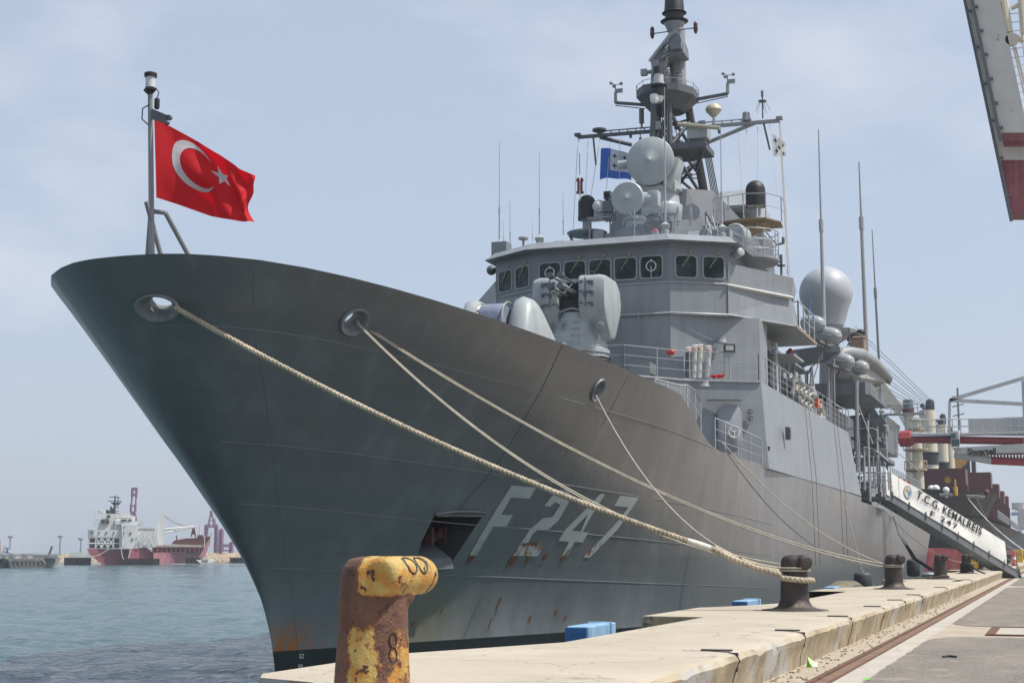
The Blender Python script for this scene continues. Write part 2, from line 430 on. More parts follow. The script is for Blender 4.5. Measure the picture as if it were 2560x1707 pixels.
XC=-17.0
def lut(tab,x):
    if x<=tab[0][0]: return tab[0][1]
    for (a,b),(c,d) in zip(tab,tab[1:]):
        if x<=c: return b+(d-b)*(x-a)/(c-a)
    return tab[-1][1]
RIMB=[(0,0),(.02,.55),(.08,.9),(.2,1.31),(.5,1.84),(1.0,2.45),(1.8,3.05),(2.75,3.55),(3.9,4.02),(5.2,4.45),(6.75,4.88),(8.55,5.3),(10.3,5.65),(12.7,6.03),(15.1,6.33),(17.4,6.6),(20.5,6.82),(25,6.95),(34.33,7.0)]
WLB=[(0,0),(2,.75),(5,1.75),(8,2.8),(11,3.8),(14,4.75),(18,5.7),(22,6.3),(28.05,6.7)]
STEM=[(-1.0,31.45),(0.35,31.15),(1.05,30.93),(1.84,30.58),(2.72,29.95),(3.66,29.12),(4.62,28.2),(5.5,27.35),(6.5,26.48),(7.5,25.66),(8.7,24.67)]
YE=59.0; YT=24.67
def rimz(u): return 8.70-0.06*u if u<18.85 else 7.57
ZB=-0.6
def hpt(s,v):
    """s = distance aft of the stem head along the rim (0..34.33), v = 0 at the bottom, 1 at the rim"""
    zr=rimz(s); z=ZB+(zr-ZB)*v
    ys=lut(STEM,ZB+(8.7-ZB)*v); y=ys+s*(YE-ys)/(YE-YT)
    uw=s*(YE-30.95)/(YE-YT)
    w=lut(WLB,uw); r=lut(RIMB,s)
    vv=max(0.0,(v-0.13)/0.87); f=vv**1.4
    return (w+(r-w)*f, y, z)
def hb(Y,z):
    """half breadth of the hull at (Y,z) forward of YE"""
    s=10.0;v=.5
    for i in range(40):
        v=(z-ZB)/(rimz(s)-ZB); v=min(max(v,0),1)
        ys=lut(STEM,ZB+(8.7-ZB)*v)
        s2=(Y-ys)*(YE-YT)/(YE-ys); s=min(max(s2,0),YE-YT)
    return hpt(s,v)[0]

# ------------------------------------------------------------------ the frigate: hull
FR = thing('frigate', (XC, 24.67, 0), 'grey naval frigate with F247 on its bow moored along the quay', 'warship')
def ztop(Y):
    if Y <= 43.5: return 8.70 - .06 * (Y - YT)
    if Y >= 84.6: return lut([(84.6, 5.75), (106, 5.5), (137, 4.66)], Y)
    return lut([(43.5, 7.57), (47.3, 6.44), (48.7, 6.26), (52, 6.2), (59, 6.16), (84.6, 6.0)], Y)
def hull_mat():
    m, t, b = mat_new('hull_paint')
    g = nd(t, 'ShaderNodeNewGeometry'); sx = nd(t, 'ShaderNodeSeparateXYZ'); t.links.new(g.outputs['Position'], sx.inputs[0])
    z = sx.outputs[2]; y = sx.outputs[1]
    grey = (.128, .129, .133)
    col = mixc(t, noise_fac(t, .5, .3, .7, detail=5, stretch=(1, .6, 1)), [x * .9 for x in grey], [x * 1.1 for x in grey])
    def band(src, lo, hi):
        r = nd(t, 'ShaderNodeMapRange'); r.inputs[1].default_value = lo; r.inputs[2].default_value = hi; t.links.new(src, r.inputs[0]); return r.outputs[0]
    # rolled-on repaint bands below the rail, and vertical run marks
    wv = nd(t, 'ShaderNodeTexNoise', noise_dimensions='1D'); wv.inputs['Scale'].default_value = 2.4; wv.inputs['Detail'].default_value = 1
    t.links.new(mathn(t, 'ADD', z, mathn(t, 'MULTIPLY', y, .05)), wv.inputs['W'])
    col = mixc(t, mathn(t, 'MULTIPLY', band(wv.outputs['Fac'], .45, .55), .3), col, [x * .80 for x in grey])
    col = mixc(t, mathn(t, 'MULTIPLY', noise_fac(t, 1.6, .5, .72, detail=6, stretch=(1, 1, .07)), .30), col, (.25, .26, .262))
    col = mixc(t, mathn(t, 'MULTIPLY', noise_fac(t, 1.1, .55, .75, detail=6, stretch=(1, 1, .06)), .25), col, (.14, .118, .095))
    # brownish tint and run-off streaks high on the after part, chalky scuffs and painted-in reflection by the waterline
    brown = mathn(t, 'MULTIPLY', mathn(t, 'MULTIPLY', band(y, 33, 46), band(z, 2.6, 5.5)), noise_fac(t, .8, .25, .65, detail=5, stretch=(1, 1, .25)))
    col = mixc(t, mathn(t, 'MULTIPLY', brown, .4), col, (.26, .225, .195))
    run = mathn(t, 'MULTIPLY', mathn(t, 'MULTIPLY', band(y, 46, 52), band(z, 3.4, 6)), noise_fac(t, 1.15, .56, .66, detail=3, stretch=(1, 1, .03)))
    col = mixc(t, mathn(t, 'MULTIPLY', run, .55), col, (.34, .21, .11))
    low = mathn(t, 'MULTIPLY', band(z, 2.6, .9), noise_fac(t, 1.0, .3, .7, detail=6, stretch=(1, 1, .3)))
    col = mixc(t, mathn(t, 'MULTIPLY', low, .65), col, (.25, .275, .295))
    stain = mathn(t, 'MULTIPLY', mathn(t, 'MULTIPLY', band(z, 2.4, 1.6), band(y, 38.5, 35.2)), mathn(t, 'MULTIPLY', band(y, 33.8, 34.6), noise_fac(t, 1.3, .3, .6, detail=5, stretch=(1, 1, .12))))
    col = mixc(t, mathn(t, 'MULTIPLY', stain, .75), col, (.17, .14, .065))
    # rust: specks and short drips near the water and the stem
    spk = mathn(t, 'MULTIPLY', noise_fac(t, 4.5, .665, .70, detail=7, rough=.7, stretch=(1, 1, .38)), band(z, 2.2, 1.0))
    col = mixc(t, spk, col, (.13, .055, .02))
    stm = mathn(t, 'MULTIPLY', mathn(t, 'MULTIPLY', band(y, 32.7, 31.5), band(z, 1.5, .8)), noise_fac(t, 3.0, .42, .53, detail=8, rough=.75, stretch=(1, 1, .32)))
    col = mixc(t, stm, col, (.38, .12, .02))
    # darker wet band along the after hull
    wl = mathn(t, 'SUBTRACT', 3.28, mathn(t, 'MULTIPLY', y, .0088))
    wet = mathn(t, 'MULTIPLY', mathn(t, 'LESS_THAN', z, wl), band(y, 44, 47))
    col = mixc(t, mathn(t, 'MULTIPLY', wet, .72), col, (.105, .118, .128))
    boot = mathn(t, 'LESS_THAN', z, .69)
    col = mixc(t, boot, col, mixc(t, mathn(t, 'MULTIPLY', noise_fac(t, 4, .6, .66, detail=8, stretch=(1, 1, .4)), band(y, 32.2, 31.3)), (.011, .012, .013), (.25, .08, .02)))
    t.links.new(col, b.inputs['Base Color'])
    b.inputs['Roughness'].default_value = .30
    b.inputs['Specular IOR Level'].default_value = .7
    bumpn(t, b, mathn(t, 'ADD', noise_fac(t, .7, .2, .8, detail=3), mathn(t, 'MULTIPLY', noise_fac(t, 1.6, .2, .8, detail=2, stretch=(1, 1, .5)), .5)), .22, .06)
    return m
M_hull = hull_mat()
NAVY = (.225, .242, .258)
M_sup = paint('superstructure_paint', NAVY, .45, .09, .9, .12)
bumpn(M_sup.node_tree, M_sup.node_tree.nodes['Principled BSDF'], noise_fac(M_sup.node_tree, .9, .2, .8, detail=3), .16, .04)
M_deck = paint('deck_paint', (.10, .105, .11), .8, .2, 2)
M_fit = paint('fitting_paint', (.25, .265, .275), .45, .1, 4, .1)
M_pale = paint('pale_grey_paint', (.335, .36, .365), .42, .09, 1.4, .14)
M_dkgrey = paint('dark_grey_paint', (.10, .11, .12), .5, .15, 2)
M_black = paint('black_rubber', (.014, .014, .015), .55, .2, 3, 0)
M_white = paint('white_paint', (.72, .72, .70), .5, .06, 3, .05)
M_rail = paint('rail_paint', (.34, .35, .36), .45, .1, 6, .05)
M_digit = paint('hull_number_paint', (.36, .375, .375), .5, .08, 1.5, .12, rust=0)

hm = bmesh.new()
NV = 30
su = [34.33 * (i / 70) ** 1.9 for i in range(71)]
ring = []
def station(s):
    zr = rimz(s); out_ = []
    yr = YT + s * (YE - YT) / (YE - YT)
    # trim the top where the bulwark has been cut down
    vt = 1.0
    for _ in range(12):
        b_, y_, z_ = hpt(s, vt); zt = ztop(y_)
        vt = min(1.0, vt * (zt - ZB) / (z_ - ZB)) if y_ > 43.45 else 1.0
    return [hpt(s, vt * j / NV) for j in range(NV + 1)]
extra = [18.84, 18.86, 22.6, 24.0]
prof = [station(s) for s in sorted(su + extra)]
for Y in [62, 66, 70, 75, 80, 84.55, 84.65, 90, 100, 110, 120, 130, 137]:
    zt = ztop(Y); taper = lut([(59, 0), (110, .05), (137, .45)], Y)
    prof.append([(lut([(0, 6.7), (.13, 6.7), (.6, 6.86), (1, 7.0)], j / NV) - taper - .6 * max(0, (Y - 110) / 27) * (1 - j / NV), Y + (.5 * (j / NV) if Y == 137 else 0), ZB + (zt - ZB) * j / NV) for j in range(NV + 1)])
for sg in (1, -1):
    g = [[hm.verts.new((XC + sg * b_, y_, z_)) for b_, y_, z_ in st] for st in prof]
    for i in range(len(g) - 1):
        for j in range(NV):
            hm.faces.new((g[i][j], g[i + 1][j], g[i + 1][j + 1], g[i][j + 1]) if sg > 0 else (g[i][j + 1], g[i + 1][j + 1], g[i + 1][j], g[i][j]))
    if sg > 0: endp = g[-1]
    else:
        for j in range(NV): hm.faces.new((endp[j], g[-1][j], g[-1][j + 1], endp[j + 1]))
bmesh.ops.remove_doubles(hm, verts=hm.verts, dist=2e-3)
def surf(Y, z, sg=1, off=0.0):
    """a point of the port side shell at (Y, z), pushed off along its normal"""
    f = lambda Y, z: Vector((XC + sg * hb(Y, z), Y, z))
    p = f(Y, z); a = f(Y + .05, z) - f(Y - .05, z); c = f(Y, z + .05) - f(Y, z - .05)
    n = a.cross(c).normalized()
    if n.x * sg < 0: n = -n
    return p + n * off, n
def cut(bm, pts, n, rad, mode='hole'):
    """cut a convex outline (points near the shell, cutting along n) out of the shell; returns the boundary ring"""
    c = sum(pts, Vector()) / len(pts)
    near = lambda f: (f.calc_center_median() - c).length < rad
    for i, p in enumerate(pts):
        q = pts[(i + 1) % len(pts)]
        pn = (q - p).cross(n).normalized()
        fs = [f for f in bm.faces if near(f)]
        es = {e for f in fs for e in f.edges}; vs = {v for f in fs for v in f.verts}
        bmesh.ops.bisect_plane(bm, geom=list(fs) + list(es) + list(vs), dist=1e-5, plane_co=p, plane_no=pn)
    u, w_, _ = frame(n)
    P2 = [((p - c).dot(u), (p - c).dot(w_)) for p in pts]
    def inside(f):
        m_ = f.calc_center_median() - c; x, y = m_.dot(u), m_.dot(w_)
        sgn = [(P2[(i + 1) % len(P2)][0] - a[0]) * (y - a[1]) - (P2[(i + 1) % len(P2)][1] - a[1]) * (x - a[0]) for i, a in enumerate(P2)]
        return all(v > -1e-7 for v in sgn) or all(v < 1e-7 for v in sgn)
    dead = [f for f in bm.faces if near(f) and abs((f.calc_center_median() - c).dot(n)) < 1.2 and inside(f)]
    bmesh.ops.delete(bm, geom=dead, context='FACES')
# three mooring fairleads through the bulwark: (Y, z, half length along the shell, half height)
FAIR = [(25.28, 7.80, .40, .26), (28.28, 7.74, .30, .27), (37.98, 7.20, .23, .27)]
lips = []
for Y, z, ra, rb in FAIR:
    if Y < 26:      # the bullnose sits in the blunt front of the bow
        c = Vector((-16.70, 25.45, 7.77)); th = Vector((1, .12, 0)).normalized(); tv = Vector((0, -.64, .77)); n = th.cross(tv).normalized(); n = n if n.y < 0 else -n
        tv = n.cross(th).normalized()
    else:
        c, n = surf(Y, z)
        th = (surf(Y + .05, z)[0] - surf(Y - .05, z)[0]).normalized(); tv = n.cross(th).normalized()
    ringp = [c + th * ra * cos(2 * pi * k / 20) + tv * rb * sin(2 * pi * k / 20) for k in range(20)]
    cut(hm, ringp, n, 1.6)
    lips.append((c, n, th, tv, ra, rb))
# recessed anchor pocket in the flare
POCK = [(34.23, 3.84), (35.98, 3.88), (35.92, 3.5), (35.78, 2.72), (34.5, 2.70), (34.30, 3.2)]
pc = [surf(y, z)[0] for y, z in POCK]
cut(hm, pc, Vector((1, 0, 0)), 2.2)
me = bpy.data.meshes.new('hull'); 
bmesh.ops.translate(hm, verts=hm.verts, vec=-ORG[FR]); bmesh.ops.recalc_face_normals(hm, faces=hm.faces); hm.to_mesh(me); hm.free()
me.materials.append(M_hull); me.polygons.foreach_set('use_smooth', [True] * len(me.polygons)); me.set_sharp_from_angle(angle=radians(30))
HU = bpy.data.objects.new('hull', me); COL.objects.link(HU); HU.parent = FR; ORG[HU] = ORG[FR]
# anchor pocket lining: slopes back into the hull, with the sloping bolster plate at its foot
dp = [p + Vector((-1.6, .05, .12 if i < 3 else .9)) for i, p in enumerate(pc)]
k = MB().loft([pc, dp], caps=False); k.add(dp, [tuple(range(6))]); k.build('anchor_pocket', [paint('shade_dark_pocket', (.045, .043, .042), .7, .3, 2, .2, rust=.25, rustc=(.07, .03, .02))], HU, smooth=0)  # lining coloured near-black to paint in the recess's shade, with some rust
pb = MB(); q0, q1 = surf(34.42, 2.78, 1, .05)[0], surf(35.55, 2.84, 1, .09)[0]
pb.add([q0, q1, q1 + Vector((-.75, -.1, .55)), q0 + Vector((-.75, .25, .60)), q0 + Vector((.06, 0, -.28)), q1 + Vector((.06, .06, -.26)), surf(34.6, 2.40)[0], surf(35.5, 2.46)[0]],
       [(0, 1, 2, 3), (4, 5, 1, 0), (6, 7, 5, 4), (1, 5, 7), (0, 6, 4)])
pb.build('bolster_plate', [M_dkgrey], HU, smooth=0)
an = MB(); ac = (pc[0] + pc[1]) / 2 + Vector((-.75, .1, -.5))
an.box(ac, (.22, .9, .2), rx=.3); an.rod(ac, ac + Vector((-.5, -.1, .35)), .09); an.box(ac + Vector((.08, -.42, -.02)), (.18, .16, .42)); an.box(ac + Vector((.08, .42, .02)), (.18, .16, .42)); an.ell(ac + Vector((.12, 0, 0)), .12)
an.build('anchor', [rusty_mat('anchor_rust', (.12, .03, .02), (.02, .015, .015))], FR)
lp = MB(); lp.tube([surf(y, z, 1, .03)[0] for y, z in ((34.18, 3.88), (34.9, 3.955), (35.6, 3.965), (35.98, 3.94), (35.97, 3.88), (34.25, 3.85))], .035, 6); lp.build('pocket_lip', M_hull, HU)
M_fair = paint('fairlead_paint', (.20, .205, .21), .5, .25, 5, .1, rust=.25, rustc=(.16, .05, .02))
for c, n, th, tv, ra, rb in lips:
    f = MB(); pts = []
    for r_, d_ in ((1.22, .0), (1.24, .03), (1.17, .06), (1.05, .055), (.92, .0), (.76, -.08), (.64, -.18), (.60, -.30), (.62, -.36)):
        pts.append([c + n * d_ + th * ra * r_ * cos(2 * pi * i / 28) + tv * rb * r_ * sin(2 * pi * i / 28) for i in range(28)])
    f.loft(pts, caps=False); f.build('fairlead', M_fair, HU, smooth=60)
# weld seams that follow the sheer, and butt welds
M_seam = paint('weld_seam_paint', (.165, .17, .174), .45, .1, 3, 0)
def seam(pts, r=.012, mat=M_seam, sub=10):
    ps = []
    for (y0, z0), (y1, z1) in zip(pts, pts[1:]):
        for i in range(sub): ps.append((y0 + (y1 - y0) * i / sub, z0 + (z1 - z0) * i / sub))
    ps.append(pts[-1])
    MB().tube([surf(y, z, 1, .001)[0] for y, z in ps], r, 5).build('weld_seam', mat, HU, smooth=60)
seam([(25.72, 7.44), (25.9, 7.44), (27.2, 7.37), (30.9, 7.14), (35.4, 6.9), (42.3, 6.6), (48, 6.3)])
seam([(27.7, 5.24), (28.9, 5.19), (31.65, 5.07), (34.8, 4.92), (42.7, 4.58), (58, 4.0)])
seam([(28.9, 3.97), (29.5, 3.95), (32.6, 3.77), (36, 3.62), (38.6, 3.55), (45, 3.29), (58, 2.8)])
seam([(30.1, 2.6), (33, 2.46), (38.2, 2.28), (40.7, 2.18), (45.4, 2.0), (58, 1.6)])
seam([(30.75, 1.5), (31.6, 1.48)])
M_butt = paint('butt_seam_paint', (.03, .031, .032), .5, .1, 3, 0)
seam([(35.18, 8.03), (35.39, 6.95), (35.40, 5.48), (35.26, 4.79), (34.9, 3.95)], .009, M_butt)
seam([(39.3, 7.7), (39.2, 6.9), (39.1, 6.3)], .007, M_butt)
seam([(25.79, 8.4), (26.6, 7.36), (28.35, 5.37), (30.0, 3.5), (31.3, 1.8), (31.75, .75)], .008)
# raised plate along the stem
# welded outline numerals F 247
NUM = {'F': [[(36.40, 4.65), (37.47, 4.63), (37.45, 4.34), (36.65, 4.35), (36.65, 3.91), (37.13, 3.91), (37.12, 3.61), (36.60, 3.61), (36.57, 2.87), (36.28, 2.87), (36.33, 3.98)]],
       'two': [[(38.27, 4.18), (38.36, 4.42), (38.6, 4.62), (39.0, 4.59), (39.24, 4.50), (39.31, 4.38), (39.25, 3.81), (39.0, 3.56), (38.52, 3.54), (38.38, 3.43), (38.39, 3.16), (38.08, 3.16), (38.17, 3.56), (38.49, 3.87), (38.88, 3.89), (38.98, 4.22), (38.67, 4.29), (38.54, 4.16)], [(38.02, 3.14), (39.14, 3.13), (39.1, 2.84), (37.98, 2.86)]],
       'four': [[(40.7, 4.58), (40.96, 4.57), (40.75, 3.98), (40.67, 3.52), (40.97, 3.51), (40.9, 3.23), (40.52, 3.23), (40.43, 2.84), (40.18, 2.84), (40.22, 3.24), (39.7, 3.26), (39.78, 3.58)]],
       'seven': [[(41.82, 4.57), (42.95, 4.54), (42.65, 3.97), (42.46, 3.62), (41.58, 2.79), (41.25, 2.81), (42.22, 3.77), (42.56, 4.25), (41.73, 4.27)]]}
HOLE = [(40.53, 4.0), (40.55, 3.53), (40.11, 3.54)]
def decal(loops, holes, name, mat, parent, off=.012):
    bm = bmesh.new()
    for lp_ in loops:
        vs = [bm.verts.new((0, y, z)) for y, z in lp_]
        es = [bm.edges.new((vs[i], vs[(i + 1) % len(vs)])) for i in range(len(vs))]
    for lp_ in holes:
        vs = [bm.verts.new((0, y, z)) for y, z in lp_]
        [bm.edges.new((vs[i], vs[(i + 1) % len(vs)])) for i in range(len(vs))]
    bmesh.ops.triangle_fill(bm, use_beauty=True, use_dissolve=False, edges=list(bm.edges), normal=(1, 0, 0))
    bmesh.ops.subdivide_edges(bm, edges=list(bm.edges), cuts=3, use_grid_fill=True)
    bmesh.ops.triangulate(bm, faces=bm.faces)
    for v in bm.verts: v.co = surf(v.co.y, v.co.z, 1, off)[0]
    m = MB(); bm.verts.ensure_lookup_table(); m.add([v.co.copy() for v in bm.verts], [[v.index for v in f.verts] for f in bm.faces]); bm.free()
    return m.build(name, mat, parent, smooth=60)
def num_mat():
    m, t, b = mat_new('hull_number')
    g = nd(t, 'ShaderNodeNewGeometry'); sx = nd(t, 'ShaderNodeSeparateXYZ'); t.links.new(g.outputs['Position'], sx.inputs[0])
    r = nd(t, 'ShaderNodeMapRange'); r.inputs[1].default_value = 3.3; r.inputs[2].default_value = 3.05; t.links.new(sx.outputs[2], r.inputs[0])
    col = mixc(t, noise_fac(t, 1.5, .3, .7), (.36, .375, .37), (.42, .43, .42))
    f = mathn(t, 'MULTIPLY', r.outputs[0], noise_fac(t, 4, .5, .58, detail=7, rough=.7, stretch=(1, 1, .3)))
    t.links.new(mixc(t, f, col, (.20, .085, .02)), b.inputs['Base Color']); b.inputs['Roughness'].default_value = .5
    return m
M_num = num_mat()
NM = {}
for k_, l_ in NUM.items():
    NM[k_] = decal(l_, [HOLE] if k_ == 'four' else [], 'hull_number', M_num, HU)
# rust weeping round the numerals
M_weep = rusty_mat('rust_weep', (.20, .08, .02), (.07, .04, .025))
for y, z, h, wd in ((36.42, 2.86, .3, .2), (38.5, 3.2, .12, .7), (38.1, 2.85, .38, .3), (38.75, 2.84, .3, .14), (40.3, 2.84, .25, .16), (39.45, 2.9, .25, .2), (38.3, 1.75, .8, .09), (38.2, 1.2, .4, .06), (39.8, 1.2, .25, .12), (40.9, 1.35, .3, .1), (36.2, 1.5, .2, .05), (41.4, 1.15, .2, .14), (35.3, 1.2, .2, .08)):
    pts = []
    for i in range(14):
        t_ = i / 13; pts.append((y - wd / 2 + wd * t_, z + .02 * noise.noise((t_ * 9, y, 0))))
    for i in range(14):
        t_ = 1 - i / 13; pts.append((y - wd / 2 + wd * t_ - .03, z - h * (.25 + .75 * abs(noise.noise((t_ * 6.3, y * 3, 2))) * 1.6)))
    decal([pts], [], 'rust_streak', M_weep, HU, .006 if z < 2.8 else .016)
# draft marks
for s_, z_ in (('52', .54), ('50', .30)):
    p_, n_ = surf(31.87, z_, 1, .012); u_ = (surf(32.2, z_)[0] - surf(31.6, z_)[0])
    text_mb(s_, p_, u_, n_.cross(u_), .15).build('draft_mark', M_white, HU, smooth=0)
# decks
d = MB()
fore = [(hpt(s, 1)[0], hpt(s, 1)[1]) for s in sorted(su) if hpt(s, 1)[1] < 47]
zd = lambda y: 6.45 + .018 * max(0, 43.5 - y)
fd = [(hb(y_, zd(y_)) - .04, y_, zd(y_)) for y_ in [27.2 + .45 * i for i in range(44)]] + [(hb(y_, 6.2) - .05, y_, ztop(y_) - .06) for y_ in (48.4, 50, 53, 56, 58.9)] + [(6.94, 70, 6.02), (6.94, 84.5, 5.92)]
for (b0, y0, z0), (b1, y1, z1) in zip(fd, fd[1:]):
    d.add([(XC - b0, y0, z0), (XC + b0, y0, z0), (XC + b1, y1, z1), (XC - b1, y1, z1)], [(0, 1, 2, 3)])
for (y0, z0), (y1, z1) in zip([(84.5, 5.7), (106, 5.45), (137.2, 4.6)], [(106, 5.45), (137.2, 4.6)]):
    e0 = 6.95 - lut([(110, .05), (137, .45)], y0); e1 = 6.95 - lut([(110, .05), (137, .45)], y1)
    d.add([(XC - e0, y0, z0), (XC + e0, y0, z0), (XC + e1, y1, z1), (XC - e1, y1, z1)], [(0, 1, 2, 3)])
d.build('deck', M_deck, FR, smooth=0)

# ------------------------------------------------------------------ the frigate: deckhouses and bridge
def cA(x, y, **k): return at(1400 + x * .2723, y * .2723, **k)          # measured off enlarged parts of the photograph
def cB(x, y, **k): return at(1400 + x * .2723, 300 + y * .2723, **k)
def cC(x, y, **k): return at(1100 + x * .2723, 520 + y * .2723, **k)
def cD(x, y, **k): return at(1640 + x * .2723, 700 + y * .2723, **k)
def cE(x, y, **k): return at(1920 + x * .2723, 800 + y * .2723, **k)
def cG(x, y, **k): return at(1920 + x * .2723, 1080 + y * .2723, **k)
def mir(p): return [(2 * XC - x, y) for x, y in reversed(p)]
def sym(p): return p + mir(p)
def rail(pts, h=1.05, wires=2, step=1.6, r=.022, name='guard_rail', parent=None, mat=None, top=None, rw=None):
    b = MB(); pts = [V(p) for p in pts]
    for p, q in zip(pts, pts[1:]):
        n = max(1, round((q - p).length / step))
        for i in range(n + (q is pts[-1])):
            a = p + (q - p) * i / n; b.rod(a, a + Vector((0, 0, h)), r, n=6)
        for k in range(1, wires + 2):
            z = Vector((0, 0, h * k / (wires + 1)))
            b.rod(p + z, q + z, (top or r * .8) if k == wires + 1 else (rw or r * .5), n=5)
    return b.build(name, mat or M_rail, parent or FR, smooth=60)
def ladder(p, q, w=.42, rungs=10, r=.02, ax=(1, 0, 0), parent=None, mat=None):
    b = MB(); p, q, a = V(p), V(q), V(ax) * w / 2
    b.rod(p - a, q - a, r, n=6); b.rod(p + a, q + a, r, n=6)
    for i in range(rungs): c = p + (q - p) * (i + .5) / rungs; b.rod(c - a, c + a, r * .7, n=5)
    return b.build('ladder', mat or M_fit, parent or FR, smooth=60)
def rr(w, h, r, n=5):
    o = []
    for cx_, cy_, a in ((w / 2 - r, h / 2 - r, 0), (-w / 2 + r, h / 2 - r, 90), (-w / 2 + r, -h / 2 + r, 180), (w / 2 - r, -h / 2 + r, 270)):
        o += [(cx_ + r * cos(radians(a + 90 * k / n)), cy_ + r * sin(radians(a + 90 * k / n))) for k in range(n + 1)]
    return o
DH = MB()
bot = sym([(-14.6, 52.6), (-12.9, 55.0), (-9.985, 56.05), (-9.985, 84.4)])
top = sym([(-14.6, 52.5), (-12.7, 55.15), (-10.3, 56.5), (-10.3, 82.0)])
DH.plan(bot, 6.05, 9.38, top=top)
DH.build('lower_deckhouse', M_sup, FR, smooth=0)
UP = MB()
up = sym([(-14.1, 57.8), (-11.0, 60.3), (-11.0, 62.0), (-12.7, 62.9), (-12.7, 80.0)])
UP.plan(up, 9.36, 12.4); UP.build('upper_deckhouse', M_sup, FR, smooth=0)
PL = MB()
wing = sym([(-14.08, 57.74), (-12.0, 59.1), (-9.98, 63.1), (-9.98, 68.8), (-12.0, 68.8), (-12.0, 80)])
PL.plan(wing, 12.36, 12.47); PL.build('bridge_deck', M_sup, FR, smooth=0)
BL = MB()
BL.plan(sym([(-14.1, 57.8), (-12.04, 59.15), (-10.03, 63.15), (-10.03, 64.6), (-11.0, 66.0), (-11.9, 66.2)]), 12.47, 13.68, top=sym([(-14.1, 57.8), (-12.04, 59.15), (-10.2, 63.2), (-10.25, 64.4), (-11.2, 65.8), (-11.95, 66.2)]))
BL.build('bridge_base', M_sup, FR, smooth=0)
M_win = paint('bridge_paint', (.165, .175, .195), .45, .07, .8, .08)
BR = MB(); BR.plan(sym([(-14.1, 57.82), (-11.95, 59.17), (-11.95, 66.1)]), 13.68, 15.32); 
BRO = BR.build('bridge_house', M_win, FR, smooth=0)
RF = MB(); RF.plan(sym([(-13.95, 57.25), (-11.55, 58.85), (-11.45, 67.2)]), 15.3, 15.62, top=sym([(-14.15, 57.62), (-11.95, 59.08), (-11.8, 67.0)]))
RF.build('bridge_roof', M_sup, FR, smooth=0)
TR = MB()
def along(poly, z, r, off=.03):
    P = [Vector((x, y, z)) for x, y in poly]; TR.tube(P, r, 6)
along([(-21.9, 59.1), (-20.0, 57.77), (-14.08, 57.77), (-12.03, 59.1)], 13.68, .028)
along([(-23, 61), (-20.0, 57.70), (-14.06, 57.70), (-11.98, 59.04), (-9.94, 63.1), (-9.94, 68.8)], 12.42, .035)
for x in (-19, -17, -15.4): TR.rod((x, 57.72, 12.4), (x, 57.78, 12.2), .03)
TR.build('rain_gutter', M_rail, FR)
# wing bulwark: plate, its foot sill painted white as a sunlit highlight
WB = MB(); WB.hexa([(-12.02, 59.12, 13.72), (-10.12, 63.15, 13.72), (-10.2, 63.2, 13.72), (-12.1, 59.17, 13.72)], [(-11.96, 59.08, 14.48), (-10.02, 63.12, 14.48), (-10.1, 63.17, 14.48), (-12.04, 59.13, 14.48)])
WB.hexa([(-10.12, 63.16, 13.72), (-10.22, 64.4, 13.72), (-10.3, 64.4, 13.72), (-10.2, 63.2, 13.72)], [(-10.02, 63.13, 14.48), (-10.14, 64.6, 14.2), (-10.22, 64.6, 14.2), (-10.1, 63.18, 14.48)])
WB.rod((-11.98, 59.1, 14.49), (-10.04, 63.14, 14.49), .035)
WBO = WB.build('wing_bulwark', M_sup, FR, smooth=0)
MB().hexa([(-12.0, 58.98, 13.64), (-10.0, 63.02, 13.64), (-10.16, 63.12, 13.60), (-12.12, 59.12, 13.60)], [(-12.0, 58.98, 13.67), (-10.0, 63.02, 13.67), (-10.14, 63.12, 13.74), (-12.1, 59.12, 13.74)]).build('sill', M_white, WBO, smooth=0)
lw = MB(); lw.hexa([(2 * XC + 12.02, 59.12, 13.2), (2 * XC + 10.12, 63.15, 13.2), (2 * XC + 10.2, 63.2, 13.2), (2 * XC + 12.1, 59.17, 13.2)], [(2 * XC + 11.96, 59.08, 14.4), (2 * XC + 9.2, 63.12, 13.9), (2 * XC + 9.3, 63.17, 13.9), (2 * XC + 12.04, 59.13, 14.4)])
lw.build('wing_bulwark', M_sup, FR, smooth=0)
m, t, bb = mat_new('dark_glass'); col = mixc(t, noise_fac(t, 2.2, .42, .62, detail=4), (.004, .010, .009), (.022, .05, .042)); t.links.new(col, bb.inputs['Base Color']); bb.inputs['Roughness'].default_value = .06; bb.inputs['IOR'].default_value = 1.33
M_glass = m
M_frame = paint('window_frame_paint', (.27, .28, .29), .45, .08, 4, 0)
M_wiper = paint('wiper_brass', (.30, .26, .18), .5, .1, 4, 0)
